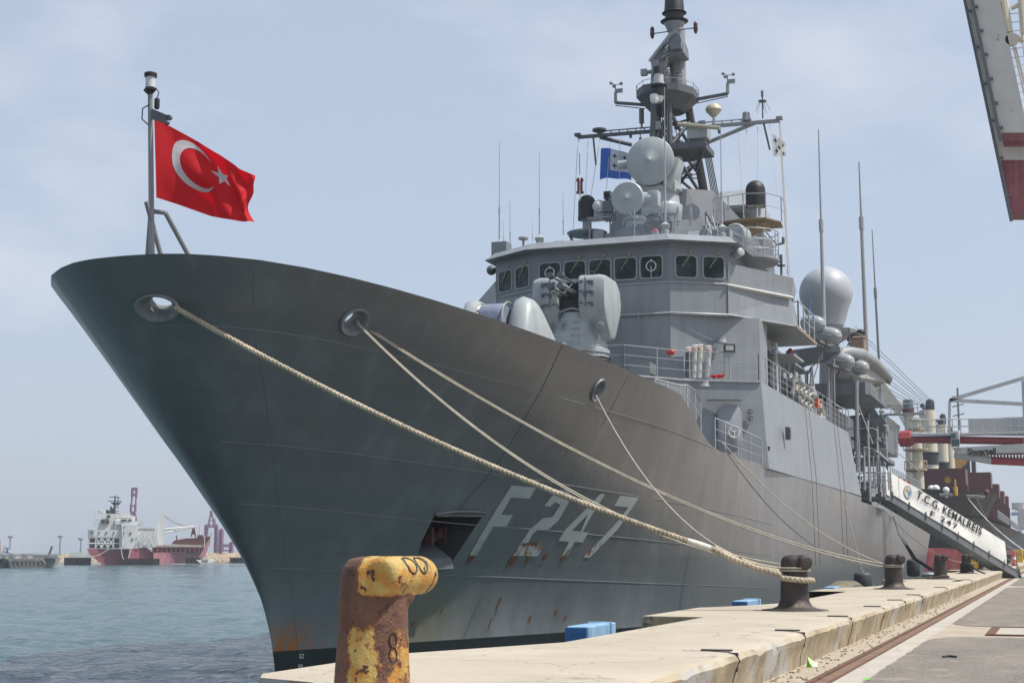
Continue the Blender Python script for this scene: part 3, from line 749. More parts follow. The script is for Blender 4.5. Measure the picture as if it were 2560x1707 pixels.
def window(o, u, n, w=.88, h=.86, spin=False, wip=True):
    o, u, n = V(o), V(u).normalized(), V(n).normalized(); v = Vector((0, 0, 1))
    P = lambda q, d: [o + u * x + v * y + n * d for x, y in q]
    b = MB(); b.loft([P(rr(w + .12, h + .12, .18), .0), P(rr(w + .12, h + .12, .18), .03), P(rr(w, h, .14), .035), P(rr(w, h, .14), .008)], caps=False)
    f = b.build('window', M_frame, FR, smooth=40)
    g = MB(); q = P(rr(w, h, .14), .012); g.add(q, [tuple(range(len(q)))]); g.build('pane', M_glass, f, smooth=0)
    if spin:
        c = o + n * .04; s = MB()
        for k in range(1): s.tube([c + u * .2 * cos(a * pi / 12) + v * .2 * sin(a * pi / 12) + v * .04 for a in range(24)], .022, 6, closed=True)
        s.rod(c + v * .04, c - v * h / 2, .012); s.rod(c + v * .24, c + v * .30, .03)
        s.build('clear_view_screen', M_white, f, smooth=60)
    elif wip:
        s = MB(); s.rod(o + u * .18 + v * (h / 2 + .14) + n * .06, o - u * .16 - v * .02 + n * .05, .014); s.rod(o + u * .15 + v * (h / 2 - .05) + n * .05, o - u * .2 - v * .02 + n * .04, .012)
        s.box(o + u * .19 + v * (h / 2 + .16) + n * .04, (.12, .07, .1)); s.build('wiper', M_wiper, f, smooth=60)
    return f
for i in range(5):
    p = Vector((-19.15 + 1.075 * i, 57.8, 14.33)); window(p, (1, 0, 0), (0, -1, 0), spin=i in (0, 4))
for sg in (1, -1):
    a = Vector((XC + sg * 2.9, 57.82, 14.33)); q = Vector((XC + sg * 5.05, 59.17, 14.33)); u = (q - a) * sg; n = Vector((u.y, -u.x, 0))
    for f_ in (.27, .73): window(a + (q - a) * f_ + n.normalized() * .005, u, n, w=.86)
# lights, horns and fittings on the bridge
def flood(p, s=.22, d=(0, -1, -.4)):
    b = MB(); p = V(p); b.lathe([(.35 * s, .5 * s), (.8 * s, .45 * s), (.8 * s, 0), (1.0 * s, -.4 * s)], p, ax=(0, 0, 1), n=12); b.box(p + Vector((0, .18, .1)), (.22, .3, .05)); b.build('deck_lamp', M_fit, FR)
# rails round the lower deckhouse roof
zr_ = 9.38
rail([(-14.6, 52.6, zr_), (-12.75, 55.2, zr_), (-10.38, 56.55, zr_)], 1.1, 2, 1.35)
rail([(-10.38, 56.55, zr_), (-10.36, 66, zr_ + .02), (-10.36, 81.8, zr_ + .06)], 1.1, 3, 1.5)
rail([(-20.4, 53, zr_), (-14.6, 52.6, zr_)], 1.1, 2, 1.2)
ef = MB()
for p, q in (((-14.6, 52.46), (-12.7, 55.1)), ((-12.7, 55.1), (-10.28, 56.46))): ef.beam((*p, 9.37), (*q, 9.37), .06, .06)
ef.build('deck_edge', M_rail, FR, smooth=0)
# rail along the cut-down bulwark and the deck edge to the door
def rp(Y, dz=0): 
    return Vector((XC + hb(min(Y, 58.9), ztop(Y) - .02) - .06, Y, ztop(Y) + dz))
def sloped(Ys, hs, name='guard_rail', wires=1):
    b = MB(); top_ = [rp(Y, h) for Y, h in zip(Ys, hs)]
    b.tube(top_, .026, 6)
    for k in range(wires): b.tube([rp(Y, h * (k + 1) / (wires + 1)) for Y, h in zip(Ys, hs)], .014, 5)
    for Y, h in zip(Ys, hs): b.rod(rp(Y, -.05), rp(Y, h), .022, n=6)
    b.build(name, M_rail, FR, smooth=60)
sloped([41.3, 42.3, 43.5, 44.6, 45.8, 46.6], [.12, .2, .3, .75, 1.05, 1.05], wires=1)
sloped([48.6, 49.9, 51.7, 53.8, 55.8], [1.05, 1.05, 1.05, 1.0, .95], wires=2)
sm2 = MB(); sm2.rod((-12.03, 59.13, 12.5), (-12.03, 59.13, 13.66), .02); sm2.rod((-12.6, 58.72, 9.4), (-12.6, 58.72, 12.3), .012); sm2.build('weld_seam', M_seam, FR)
for x in (-18.6, -16.2): b_ = MB(); b_.rod((x, 57.77, 9.4), (x, 57.77, 12.3), .014); b_.build('conduit', M_fit, FR)
# watertight door with its handwheel in the front of the lower deckhouse
fa, fb = Vector((-12.78, 55.08, 0)), Vector((-10.1, 56.3, 0)); fu = (fb - fa).normalized(); fn = Vector((fu.y, -fu.x, 0))
def onf(s, z, d=.02): return fa + fu * s + Vector((0, 0, z)) + fn * d
M_door = paint('door_paint', (.24, .255, .275), .45, .05, 1, .03)
dr = MB()
q = rr(.95, 1.9, .38, 6)
dr.loft([[onf(1.55 + x, 7.5 + y, -.02) for x, y in q], [onf(1.55 + x, 7.5 + y, .06) for x, y in q], [onf(1.55 + x * .96, 7.5 + y * .98, .075) for x, y in q]])
DR = dr.build('door', M_door, FR, smooth=40)
hw = MB(); c = onf(1.68, 7.42, .16)
hw.tube([c + fu * .21 * cos(a * pi / 14) + Vector((0, 0, 1)) * .21 * sin(a * pi / 14) for a in range(28)], .022, 6, closed=True)
for k in range(3): a = k * 2 * pi / 3 + .5; hw.rod(c, c + fu * .21 * cos(a) + Vector((0, 0, 1)) * .21 * sin(a), .016, n=6)
hw.rod(onf(1.68, 7.42, .05), c, .035); hw.build('handwheel', M_white, DR, smooth=60)
dc = MB(); dc.box(onf(1.35, 8.62, .1), (1.25, .22, .035), rz=math.atan2(fu.y, fu.x)); dc.build('drip_rail', M_dkgrey, FR, smooth=0)
for z in (8.2, 7.95):
    b = MB(); b.lathe([(.11, 0), (.11, .12), (.085, .12), (.05, .06), (.05, .0)], onf(2.33, z, .0), ax=fn, n=16); b.lathe([(.025, .0), (.05, .14)], onf(2.33, z, .0), ax=fn, n=10); b.build('alarm_horn', M_fit, FR)
vb = MB(); vb.box((-9.95, 60.3, 7.68), (.16, .34, .5))
for i in range(6): vb.box((-9.86, 60.3, 7.5 + i * .075), (.06, .26, .03))
vb.build('vent_box', M_dkgrey, FR, smooth=0)
MB().b2((-10.06, 56.3, 6.74), (-9.982, 56.36, 6.9)).build('drain_lip', M_dkgrey, FR, smooth=0)
# shell lamps under the deck edge and on the facet
for p in ((-12.2, 54.9, 9.15), (-12.35, 59.0, 11.35)): flood(Vector(p) + Vector((.1, -.25, 0)), .24)
# work light on its stand, orange ropes, white life-saving tubes by the front rail
wl_ = MB(); c = cD(635, 650, Z=10.4) if False else Vector((-11.35, 55.85, 10.62)); wl_.box(c, (.46, .12, .34), rz=.35); wl_.rod(c - Vector((0, 0, .15)), (c.x, c.y, 9.38), .028); wl_.box(c - Vector((.0, -.02, .25)), (.42, .14, .2), rz=.35)
WLO = wl_.build('work_light', M_pale, FR, smooth=0)
g = MB(); g.box(c + Vector((.022, -.062, 0)), (.42, .02, .30), rz=.35); g.build('bezel', M_black, WLO, smooth=0)
g = MB(); g.box(c + Vector((.026, -.074, 0)), (.30, .015, .20), rz=.35); g.build('lens', paint('lens_glass', (.42, .43, .40), .2, .1, 6, 0), WLO, smooth=0)
M_tube = paint('tube_paint', (.50, .50, .46), .5, .12, 5, .1)
M_cap = paint('tube_cap', (.52, .36, .30), .7, .15, 5, 0)
for i, (dx, hgt) in enumerate(((-.34, .92), (-.12, 1.0), (.06, 1.02), (.36, .98))):
    a = Vector((-12.55 + dx, 55.55 + dx * .45, 9.5)); d = Vector((.06, .0, 1)).normalized(); hgt *= 1.05
    b = MB(); b.lathe([(.115, 0), (.115, hgt)], a, ax=d, n=14); B_ = b.build('storage_tube', M_tube if i else M_dkgrey, FR)
    b = MB(); b.lathe([(.12, 0), (.12, .10), (.07, .13)], a + d * hgt, ax=d, n=14); b.build('cap', M_cap, B_)
    b = MB(); b.tube([a + d * (hgt + .14) + Vector((.1 * cos(k), .06 * sin(k), .05 + .03 * sin(3 * k))) for k in range(7)], .018, 5, closed=True); b.build('lashing', M_white, B_)
M_orange = paint('orange_line', (.62, .03, .025), .6, .15, 8, 0)
b = MB()
for k in range(40):
    pass
b.tube([(-11.78 + .30 * sin(k * 2.3) * (.6 + .4 * sin(k * .7)), 55.75 + .06 * cos(k * 1.7), 9.50 + .10 * abs(sin(k * 1.3))) for k in range(34)], .035, 6)
tag(b.build('rope_coil', M_orange), 'bright red coil of line lying on the deck edge behind the front rail', 'rope')
b = MB(); b.ell((-13.3, 54.5, 10.38), (.16, .1, .12)); tag(b.build('red_lamp', paint('red_lamp_paint', (.45, .03, .03), .4, .1, 6, 0), FR))
# superstructure side wall between facet and recess gets a pipe; dark store recess under the wing
rc = MB(); rc.plan([(-12.68, 63.2), (-11.3, 64.2), (-11.3, 67.0), (-12.68, 67.0)], 10.1, 11.6); rc.build('locker', M_dkgrey, FR, smooth=0)
sl = MB(); sl.b2((-11.6, 63.6, 11.25), (-10.15, 66.2, 11.35)); sl.hexa([(-11.6, 63.9, 11.35), (-11.55, 63.9, 11.35), (-11.55, 66.2, 11.35), (-11.6, 66.2, 11.35)], [(-11.6, 63.9, 12.3), (-11.55, 63.9, 12.3), (-11.55, 66.2, 12.3), (-11.6, 66.2, 12.3)])
SL = sl.build('sidelight_screen', M_fit, FR, smooth=0)
MB().lathe([(.12, 0), (.12, .1), (.1, .12), (.1, .34), (.13, .36), (.05, .46)], (-10.6, 65.4, 11.35), n=14).build('port_lamp', paint('port_lamp_red', (.3, .02, .02), .3, .1, 4, 0), SL)

# ------------------------------------------------------------------ the frigate: guns, radars, mast
def part(b, name, mat, parent=None, **k): return b.build(name, mat, parent or FR, **k)
# gun house on the foredeck: two rounded cheeks either side of a canvas-covered slot
GH = MB()
def cheek(cx, w, z0, zt, y0, y1, ypk):
    rings = []
    N = 15
    for i in range(N):
        t = i / (N - 1); y = y0 + (y1 - y0) * t
        pk = (ypk - y0) / (y1 - y0)
        k = (t / pk) if t < pk else 1 - .55 * ((t - pk) / (1 - pk)) ** 1.7
        k = sin(min(1, k) * pi / 2) if t < pk else k
        h = z0 + (zt - z0) * (.25 + .75 * k); ww = w * (.45 + .55 * min(1, 2.6 * t) ** .6) * (1 - .35 * max(0, (t - .75) / .25) ** 2)
        ring_ = []
        for a in range(16):
            an_ = 2 * pi * a / 16; ca, sa = cos(an_), sin(an_)
            e = .62
            ring_.append((cx + ww / 2 * math.copysign(abs(ca) ** e, ca), y, (z0 + h) / 2 + (h - z0) / 2 * math.copysign(abs(sa) ** e, sa)))
        rings.append(ring_)
    GH.loft(rings)
cheek(-16.12, 1.12, 6.7, 11.28, 44.6, 49.0, 45.9)
cheek(-17.88, 1.12, 6.7, 11.28, 44.6, 49.0, 45.9)
GH.ell((-17, 47.0, 9.4), (1.3, 1.7, 1.35))
GUN = part(GH, 'gun_house', M_pale, smooth=60)
b = MB(); b.lathe([(.62, -.42), (.68, -.3), (.68, .3), (.62, .42)], (-17, 45.6, 10.35), ax=(1, 0, 0), n=24)
cv, t, bb = mat_new('canvas_cover'); col = mixc(t, noise_fac(t, 2.6, .35, .65, detail=4, stretch=(.6, 1, 1)), (.10, .125, .19), (.20, .23, .30)); t.links.new(col, bb.inputs['Base Color']); bb.inputs['Roughness'].default_value = .8; bumpn(t, bb, noise_fac(t, 4, .2, .8, stretch=(.4, 1, 1)), .8, .06)
part(b, 'canvas_cover', cv, GUN)
b = MB(); b.rod((-17, 45.2, 10.3), (-17, 40.4, 10.0), .13, .09, 14); part(b, 'barrel', M_fit, GUN); b = MB(); b.lathe([(1.25, 0), (1.25, .5)], (-17, 46.8, 6.4)); part(b, 'ring_base', M_fit, GUN)
b = MB()
M_strap = paint('strap_paint', (.32, .30, .26), .7, .1, 5, 0)
for x in (-.47, .47): b = MB(); b.tube([(-17 + x, 45.6 + .71 * cos(a * pi / 12), 10.35 + .71 * sin(a * pi / 12)) for a in range(24)], .028, 6, closed=True); part(b, 'canvas_strap', M_strap, GUN)
# four-barrelled close-in gun on the deckhouse in front of the bridge
gx, gy = -16.85, 54.3
SZ = MB(); SZ.lathe([(1.22, 9.38), (1.22, 9.95), (1.16, 10.05), (1.16, 10.38), (1.13, 10.42)], (gx, gy, 0), n=32)
SZO = part(SZ, 'gun_mount', M_pale)
b = MB()
for z in (10.0, 10.12, 10.24): b.lathe([(1.19, z - .025), (1.24, z), (1.19, z + .025)], (gx, gy, 0), n=32)
part(b, 'roller_ring', M_black, SZO)
b = MB()
prof_ = [(1.20, 10.42), (1.20, 10.56), (1.12, 10.6), (1.08, 11.0), (.98, 11.5), (.86, 11.85), (.86, 11.95), (.4, 12.0)]
b.lathe(prof_, (gx, gy, 0), n=32); part(b, 'turret_skirt', M_pale, SZO, smooth=35)
b = MB()
b.tube([(gx + .90 * cos(a * pi / 20), gy - .35 - .62 * 0 + .55 * -abs(0) + .9 * 0 - .25, 0) for a in range(0)] or [(gx - .95, gy - .7, 10.9), (gx - .85, gy - .78, 11.5), (gx - .45, gy - .86, 11.98), (gx, gy - .88, 12.08), (gx + .45, gy - .86, 11.98), (gx + .85, gy - .78, 11.5), (gx + 1.0, gy - .66, 10.9)], .05, 6)
part(b, 'rim', M_fit, SZO)
b = MB(); c = Vector((gx - .32, gy - 1.06, 11.45)); ax_ = Vector((-.2, -1, .28)).normalized(); u, w_, _ = frame(ax_)
b.tube([c + u * .17 * cos(a * pi / 12) + w_ * .17 * sin(a * pi / 12) for a in range(24)], .02, 6, closed=True)
for k in range(3): a = k * 2 * pi / 3; b.rod(c, c + u * .17 * cos(a) + w_ * .17 * sin(a), .016, n=5)
b.rod(c, c - ax_ * .15, .05); part(b, 'handwheel', M_fit, SZO)
b = MB()
for k in range(4): z = 10.75 + .26 * k; r_ = 1.16 - .1 * k; x = gx + .22; y = gy - r_ - .02; b.tube([(x - .14, y + .1, z), (x - .14, y - .1, z + .02), (x + .14, y - .08, z + .02), (x + .14, y + .12, z)], .018, 5)
part(b, 'rung', M_fit, SZO)
def ear(x0, x1, out):
    b = MB(); pf = [(-1.05, 13.233), (-1.12, 13.101), (-1.12, 12.171), (-.95, 11.75), (-.2, 10.9), (.35, 10.95), (1.05, 11.9), (1.2, 12.442), (1.0, 13.024), (.6, 13.311), (-.85, 13.326)]
    w_ = (x1 - x0)
    A = [(x0, gy + y, z) for y, z in pf]; B = [(x1, gy + y, z) for y, z in pf]
    cy, cz = .05, 12.287
    sh = lambda f: [(gy + cy + (y - cy) * f, cz + (z - cz) * f) for y, z in pf]
    if out > 0: rings = [A, [(x1 - .3, gy + y, z) for y, z in pf], [(x1 - .08, y, z) for y, z in sh(.95)], [(x1, y, z) for y, z in sh(.80)]]
    else: rings = [[(x0, y, z) for y, z in sh(.80)], [(x0 + .08, y, z) for y, z in sh(.95)], [(x0 + .3, gy + y, z) for y, z in pf], B]
    b.loft(rings); e = part(b, 'ammunition_housing', M_pale, SZO, smooth=45)
    d = MB(); xi = x0 if out > 0 else x1
    for k, z in enumerate((13.024, 12.636, 12.21)):
        xx = xi + out * .42
        d.box((xx, gy - 1.16, z), (.2, .05, .07)); d.box((xx + out * .12, gy - 1.18, z - .05), (.1, .07, .14)); d.box((xi + out * .1, gy - 1.17, z + .02), (.12, .06, .05))
    d.b2((xi + out * .24, gy - 1.135, 12.094), (xi + out * .28, gy - 1.115, 13.217)); d.ell((xi + out * .25, gy - 1.12, 12.559), (.07, .03, .14))
    d.tube([(xi + out * .3, gy - .9, 13.311), (xi + out * .3, gy - .9, 13.434), (xi + out * .55, gy - .9, 13.434), (xi + out * .55, gy - .9, 13.311)], .02, 6)
    return e, d
e, d = ear(gx + .36, gx + 1.42, 1); part(d, 'latches', M_dkgrey, e, smooth=40); d = MB(); d.lathe([(.17, -.1), (.17, .05), (.13, .07)], (gx + 1.15, gy - .95, 11.35), ax=(.3, -1, -.2), n=14); part(d, 'port', M_fit, e, smooth=40)
e, d = ear(gx - 1.55, gx - .52, -1); part(d, 'latches', M_dkgrey, e, smooth=40)
b = MB(); b.b2((gx - .52, gy - .5, 11.9), (gx + .36, gy + .7, 13.14)); b.b2((gx - .50, gy - .7, 11.978), (gx + .34, gy - .5, 12.442)); part(b, 'cradle', M_black, SZO, smooth=0)
b = MB(); b.b2((gx - .5, gy - .75, 13.101), (gx + .35, gy + .5, 13.233)); part(b, 'top_cover', M_pale, SZO, smooth=0)
for sx in (-.28, .12):
    for z in (13.078, 12.66):
        b = MB(); p, q = Vector((gx + sx + .12, gy - .3, z - .12)), Vector((gx + sx - .14, gy - 1.9, z + .06))
        b.rod(p, q, .05, .04, 10); d_ = (q - p).normalized()
        b.lathe([(.06, 0), (.13, .05), (.13, .16), (.085, .17), (.085, .2), (.13, .21), (.13, .26)], q, ax=d_, n=12); part(b, 'barrel', M_dkgrey, SZO)
b = MB()
for k in range(2): b.rod((gx - .35, gy - 1.1, 13.062 - .5 * k), (gx + .2, gy - .9, 12.675 + .45 * k), .025, n=6)
b.rod((gx - .3, gy - 1.0, 12.559), (gx + .1, gy - .9, 13.101), .025, n=6); part(b, 'barrel_brace', M_pale, SZO)
b = MB(); b.b2((gx - 1.3, gy - 1.9, 10.62), (gx - .05, gy - 1.3, 10.68))
for x in (-1.3, -.68, -.05): b.rod((gx + x, gy - 1.9, 10.65), (gx + x, gy - 1.9, 9.5), .03); b.rod((gx + x, gy - 1.88, 10.65), (gx + min(x + .6, -.05), gy - 1.88, 9.8), .02)
b.rod((gx - 1.3, gy - 1.9, 10.9), (gx - .05, gy - 1.9, 10.9), .025); part(b, 'service_platform', M_fit)
# loose structure on the deckhouse roof: locker boxes behind the gun
for x0, x1, h in ((-15.35, -14.55, .9), (-14.2, -13.2, 1.05)):
    b = MB(); b.b2((x0, 56.2, 9.38), (x1, 57.2, 9.38 + h)); part(b, 'deck_locker', M_sup, smooth=0)

# bridge roof: direction block, mast house, directors
b = MB(); b.plan([(-16.6, 61.6), (-14.8, 61.6), (-13.2, 63.2), (-13.2, 70), (-20.4, 70), (-20.4, 65)][::-1], 15.6, 17.0)
part(b, 'radar_house', M_sup, smooth=0)
b = MB(); b.plan([(-18.3, 66.8), (-15.6, 66.8), (-14.3, 67.6), (-14.3, 80), (-19.7, 80), (-19.7, 67.6)][::-1], 17.0, 19.9, top=[(-18.0, 67.6), (-15.6, 67.6), (-14.5, 68.4), (-14.5, 80), (-19.2, 80), (-19.2, 68.4)][::-1])
MH = part(b, 'mast_house', paint('mast_house_shaded_paint', (.125, .135, .148), .5, .1, 1), smooth=0)  # superstructure grey darkened in colour to stand for shaded faces
def dish(c, r, axis, name, ped, tip=.28):
    c, a = V(c), V(axis).normalized()
    b = MB(); b.lathe([(.005, r * tip + .10), (.06, r * tip + .085), (.075, r * tip), (.16, r * tip * .8), (r * .5, r * tip * .45), (r * .93, r * .04), (r, -.03), (r * .985, -.13), (r * .86, -.24), (r * .45, -.5), (.25, -.62)], c, ax=a, n=48)
    o = part(b, name, M_dish, smooth=38)
    return o
M_dish = paint('radome_paint', (.36, .39, .395), .42, .07, .9, .10)
aB = cB(827, 375, X=-17.0)
D1 = dish(aB, 1.14, (.02, -1, -.05), 'tracking_radar', 0)
b = MB(); b.rod(aB + Vector((-1.0, .35, .05)), aB + Vector((-1.62, .3, .0)), .2, .2, 16); part(b, 'side_horn', M_dish, D1)
b = MB(); b.box(aB + Vector((.1, 1.1, -.75)), (1.9, 1.2, 1.3), bool(0)); b.box(aB + Vector((.95, .75, -.6)), (.35, 1.1, 1.5), ry=.35); b.lathe([(1.0, -2.5), (1.0, -1.95), (.85, -1.9), (.8, -1.35), (.95, -1.3), (.95, -1.1)], aB + Vector((.25, 1.2, 0)), n=28)
part(b, 'pedestal', M_dish, D1, smooth=35, bevel=.05)
b = MB(); b.lathe([(1.15, -3.9), (1.15, -2.95), (1.3, -2.9), (1.3, -2.82), (1.0, -2.8), (1.0, -2.45)], aB + Vector((.3, 1.3, 0)), n=28)
for k in range(8): a = k * pi / 4; b.rod(aB + Vector((.3 + 1.28 * cos(a), 1.3 + 1.28 * sin(a), -2.85)), aB + Vector((.3 + .95 * cos(a + .2), 1.3 + .95 * sin(a + .2), -2.0)), .03, n=5)
part(b, 'pedestal_base', M_fit, D1)
aS = cB(617, 718, X=-17.0)
D2 = dish(aS, .75, (-.06, -1, -.06), 'fire_control_dish', 0, tip=.2)
b = MB(); b.rod(aS + Vector((.3, .45, .0)), aS + Vector((1.0, .5, -.02)), .32, .32, 18); b.box(aS + Vector((1.1, .5, -.02)), (.45, .55, .7)); part(b, 'trunnion_box', M_dish, D2, smooth=35, bevel=.05); b = MB(); b.box(aS + Vector((-.75, .35, .05)), (.3, .4, .5)); part(b, 'trunnion_box', M_dish, D2, smooth=35, bevel=.05)
b = MB(); b.lathe([(.85, 15.6), (.85, 16.15), (.78, 16.22), (.62, 16.55), (.42, 16.7), (.40, 17.35), (.5, 17.4), (.5, 17.55)], (aS.x + .2, aS.y + .55, 0), n=28)
part(b, 'pedestal', M_dish, D2)
b = MB(); c = aS + Vector((-.95, .3, .25)); b.box(c, (.32, .4, .34)); b.box(c + Vector((0, .05, -.5)), (.4, .45, .5)); b.box(c + Vector((.05, .1, -.95)), (.5, .5, .3))
cam_o = part(b, 'camera_sight', M_dkgrey, D2, smooth=0)
b = MB(); b.lathe([(.13, 0), (.13, .05), (.1, .06)], c + Vector((0, -.2, 0)), ax=(0, -1, 0), n=14); part(b, 'lens', M_glass, D2)
# searchlight on its bracket, black satellite domes either side
b = MB(); c = cB(360, 800, Y=62.5); b.lathe([(.28, .25), (.3, .2), (.3, -.15), (.2, -.3)], c, ax=(.2, -1, 0), n=8); b.box(c + Vector((0, .1, -.32)), (.45, .4, .25)); SL2 = part(b, 'searchlight', M_pale, smooth=35)
b = MB(); b.lathe([(.24, .0), (.18, .02)], c + V(.2, -1, 0).normalized() * .25, ax=(.2, -1, 0), n=20); b.ell(c + V(.2, -1, 0).normalized() * .24, .2); part(b, 'lens', paint('searchlight_lens', (.5, .5, .5), .1, .1, 9, 0), SL2)
b = MB(); q = c + Vector((0, 0, -.5)); b.b2((q.x - .5, q.y - .3, q.z - .06), (q.x + .55, q.y + .4, q.z)); 
for x in (-.45, .5): b.rod((q.x + x, q.y, q.z), (q.x + x, q.y, 15.6), .04)
b.b2((q.x - .25, q.y - .1, q.z - 1.0), (q.x + .2, q.y + .2, q.z - .55)); part(b, 'searchlight_stand', M_fit, smooth=0)
def sat_dome(c, r, h, name='satellite_dome'):
    b = MB(); b.lathe([(r * .96, 0), (r, .1)] + [(r, h - r)] + [(r * cos(a * pi / 16), h - r + r * sin(a * pi / 16)) for a in range(1, 9)], c, n=28); b.lathe([(r * 1.04, -.02), (r * 1.04, .12)], c, n=28)
    o = part(b, name, M_black); b = MB(); b.lathe([(r * .55, -.8), (r * .5, -.1), (r * .9, 0)], c, n=20); part(b, 'pedestal', M_fit, o); return o
cl = cB(248, 915, X=-21.2); sat_dome(cl, .44, 1.25)
b = MB(); b.lathe([(.9, -.8), (1.0, -.72), (1.0, -.66), (.2, -.66)], cl, n=24); b.rod(cl + Vector((0, 0, -.8)), (cl.x + .5, cl.y, 15.6), .22); b.rod(cl + Vector((.9, 0, -.75)), (cl.x + .9, cl.y - .3, 15.6), .06); b.rod(cl + Vector((-.9, 0, -.75)), (cl.x + .3, cl.y, 16.2), .07); part(b, 'dome_platform', M_fit)
crr = cB(1797, 795, X=-12.6); sat_dome(crr, .46, 1.25)
M_under = paint('primer_underside', (.26, .19, .11), .7, .2, 3, .1, rust=.3)
b = MB(); zp = crr.z - .85
b.plan([(-14.6, crr.y - .9), (-12.9, crr.y - 1.5), (-11.9, crr.y - 1.3), (-11.4, crr.y - .3), (-11.5, crr.y + 1.0), (-14.6, crr.y + 1.2)], zp - .05, zp)
b.hexa([(-15, crr.y - .4, zp - 1.3), (-15, crr.y + .4, zp - 1.3), (-14.9, crr.y + .4, zp - 1.3), (-14.9, crr.y - .4, zp - 1.3)], [(-15, crr.y - .7, zp - .06), (-15, crr.y + .7, zp - .06), (-12.0, crr.y + .7, zp - .06), (-12.0, crr.y - .7, zp - .06)])
DP = part(b, 'dome_platform', M_under, smooth=0)
rail([(-14.4, crr.y - 1.0, zp), (-12.9, crr.y - 1.5, zp), (-11.9, crr.y - 1.3, zp), (-11.35, crr.y - .3, zp), (-11.4, crr.y + 1.0, zp)], 1.15, 1, .9, .03, parent=FR)
b = MB(); p0 = Vector((-12.2, crr.y - .9, zp - .3)); b.rod(p0, p0 + Vector((.75, -.3, -1.0)), .04); b.rod(p0 + Vector((.75, -.3, -1.0)), p0 + Vector((1.05, -.3, -.95)), .05); b.lathe([(.07, 0), (.07, .25), (.02, .32)], p0 + Vector((1.05, -.3, -.95))); part(b, 'lamp_arm', M_dkgrey)
# signal horn, round director platform on the port side
b = MB(); c = cB(1205, 850, Y=66.0); b.lathe([(.40, 0), (.37, .06), (.2, .5), (.1, .9), (.08, 1.1)], c, ax=(-.1, 1, 0), n=24); hn = part(b, 'signal_horn', M_fit); b = MB(); b.lathe([(.36, 0), (.17, .4)], c + Vector((0, .02, 0)), ax=(-.1, 1, 0), n=24); part(b, 'horn_mouth', M_dkgrey, hn)
rc_ = cB(1715, 1300, X=-12.0)
b = MB(); b.lathe([(.2, -.32), (1.32, -.14), (1.40, -.05), (1.40, .04), (.2, .04)], rc_, n=40); RP = part(b, 'director_platform', M_fit)
def ringrail(c, r, a0, a1, zs, posts):
    b = MB()
    for z in zs: b.tube([c + Vector((r * cos(a0 + (a1 - a0) * k / 24), r * sin(a0 + (a1 - a0) * k / 24), z)) for k in range(25)], .022, 6)
    for k in range(posts): a = a0 + (a1 - a0) * k / (posts - 1); b.rod(c + Vector((r * cos(a), r * sin(a), 0)), c + Vector((r * cos(a), r * sin(a), zs[-1])), .025, n=6)
    return part(b, 'guard_rail', M_rail)
ringrail(rc_, 1.36, -1.9, 1.9, (.35, .75, 1.2), 8)
b = MB(); b.lathe([(.3, 0), (.28, .7), (.2, .75)], rc_ + Vector((-.4, .1, 0)), n=18); b.lathe([(.5, -.35), (.52, -.3), (.52, .3), (.46, .36)], rc_ + Vector((-.4, .1, 1.15)), ax=(-.25, -1, .1), n=24); b.rod(rc_ + Vector((-.75, -.2, 1.3)), rc_ + Vector((-.1, -.4, 1.0)), .03); part(b, 'optical_director', M_pale)
b = MB(); b.lathe([(.17, 0), (.17, .45), (.13, .47)], (-11.8, 59.6, 14.95), ax=(.6, -.6, .1), n=18); part(b, 'bow_lamp', M_pale)
# mast: lattice of tubes from the mast house up to the platform
pf = cA(990, 860, X=-17.0); PZ = pf.z; PY = pf.y
legs = [((-17.45, PY - 1.0, PZ - .4), (-17.6, PY - 1.6, 17.0)), ((-16.75, PY - .8, PZ - .4), (-16.6, PY - 1.4, 17.0)), ((-16.2, PY + .8, PZ - .3), (-15.7, PY + 5.2, 17.0)), ((-17.8, PY + .8, PZ - .3), (-18.3, PY + 5.0, 17.0))]
b = MB(); 
for i, (p, q) in enumerate(legs): b.rod(p, q, .15 if i < 2 else .2, .17 if i < 2 else .25, 12)
lf = lambda i, t: V(legs[i][0]) + (V(legs[i][1]) - V(legs[i][0])) * t
for t0, t1 in ((.1, .32), (.32, .56), (.56, .8)):
    for i, j in ((1, 2), (2, 3), (0, 3), (0, 1)):
        b.rod(lf(i, t0), lf(j, t1), .085, n=8); b.rod(lf(j, t0), lf(i, t1), .085, n=8); b.rod(lf(i, t1), lf(j, t1), .075, n=8)
MT = part(b, 'mast', M_mast if 'M_mast' in globals() else paint('mast_paint', (.08, .086, .094), .5, .15, 2))
M_mast = MT.data.materials[0]
b = MB(); 
for k in range(5): b.rod(lf(2, .1 + .0 * k) + Vector((.35 + .07 * k, .2, 0)), lf(2, .98) + Vector((.35 + .09 * k, .2, 0)), .03, n=5)
for k in range(3): b.rod((-17.0 + .12 * k, PY - 1.1, PZ - .4), (-17.0 + .12 * k, PY - 1.6, 17.2), .028, n=5)
part(b, 'cable_run', M_dkgrey, MT)
ladder((-16.9, PY + .2, PZ - .5), (-16.9, PY + 1.2, 17.1), .4, 26, parent=MT)
rnd = random.Random(17)
for k in range(26):
    i, j = rnd.choice(((0, 1), (1, 2), (2, 3), (0, 3))); t0 = rnd.uniform(.05, .85); p, q = lf(i, t0), lf(j, t0 + rnd.uniform(-.04, .12)); b = MB(); b.rod(p, q, .035, n=5)
    m_ = p + (q - p) * rnd.uniform(.2, .8); s_ = rnd.uniform(.12, .3)
    if k % 2: b.box(m_, (s_, s_, s_ * 1.4))
    part(b, 'mast_fitting', rnd.choice([M_dkgrey, M_mast, M_fit]), MT)
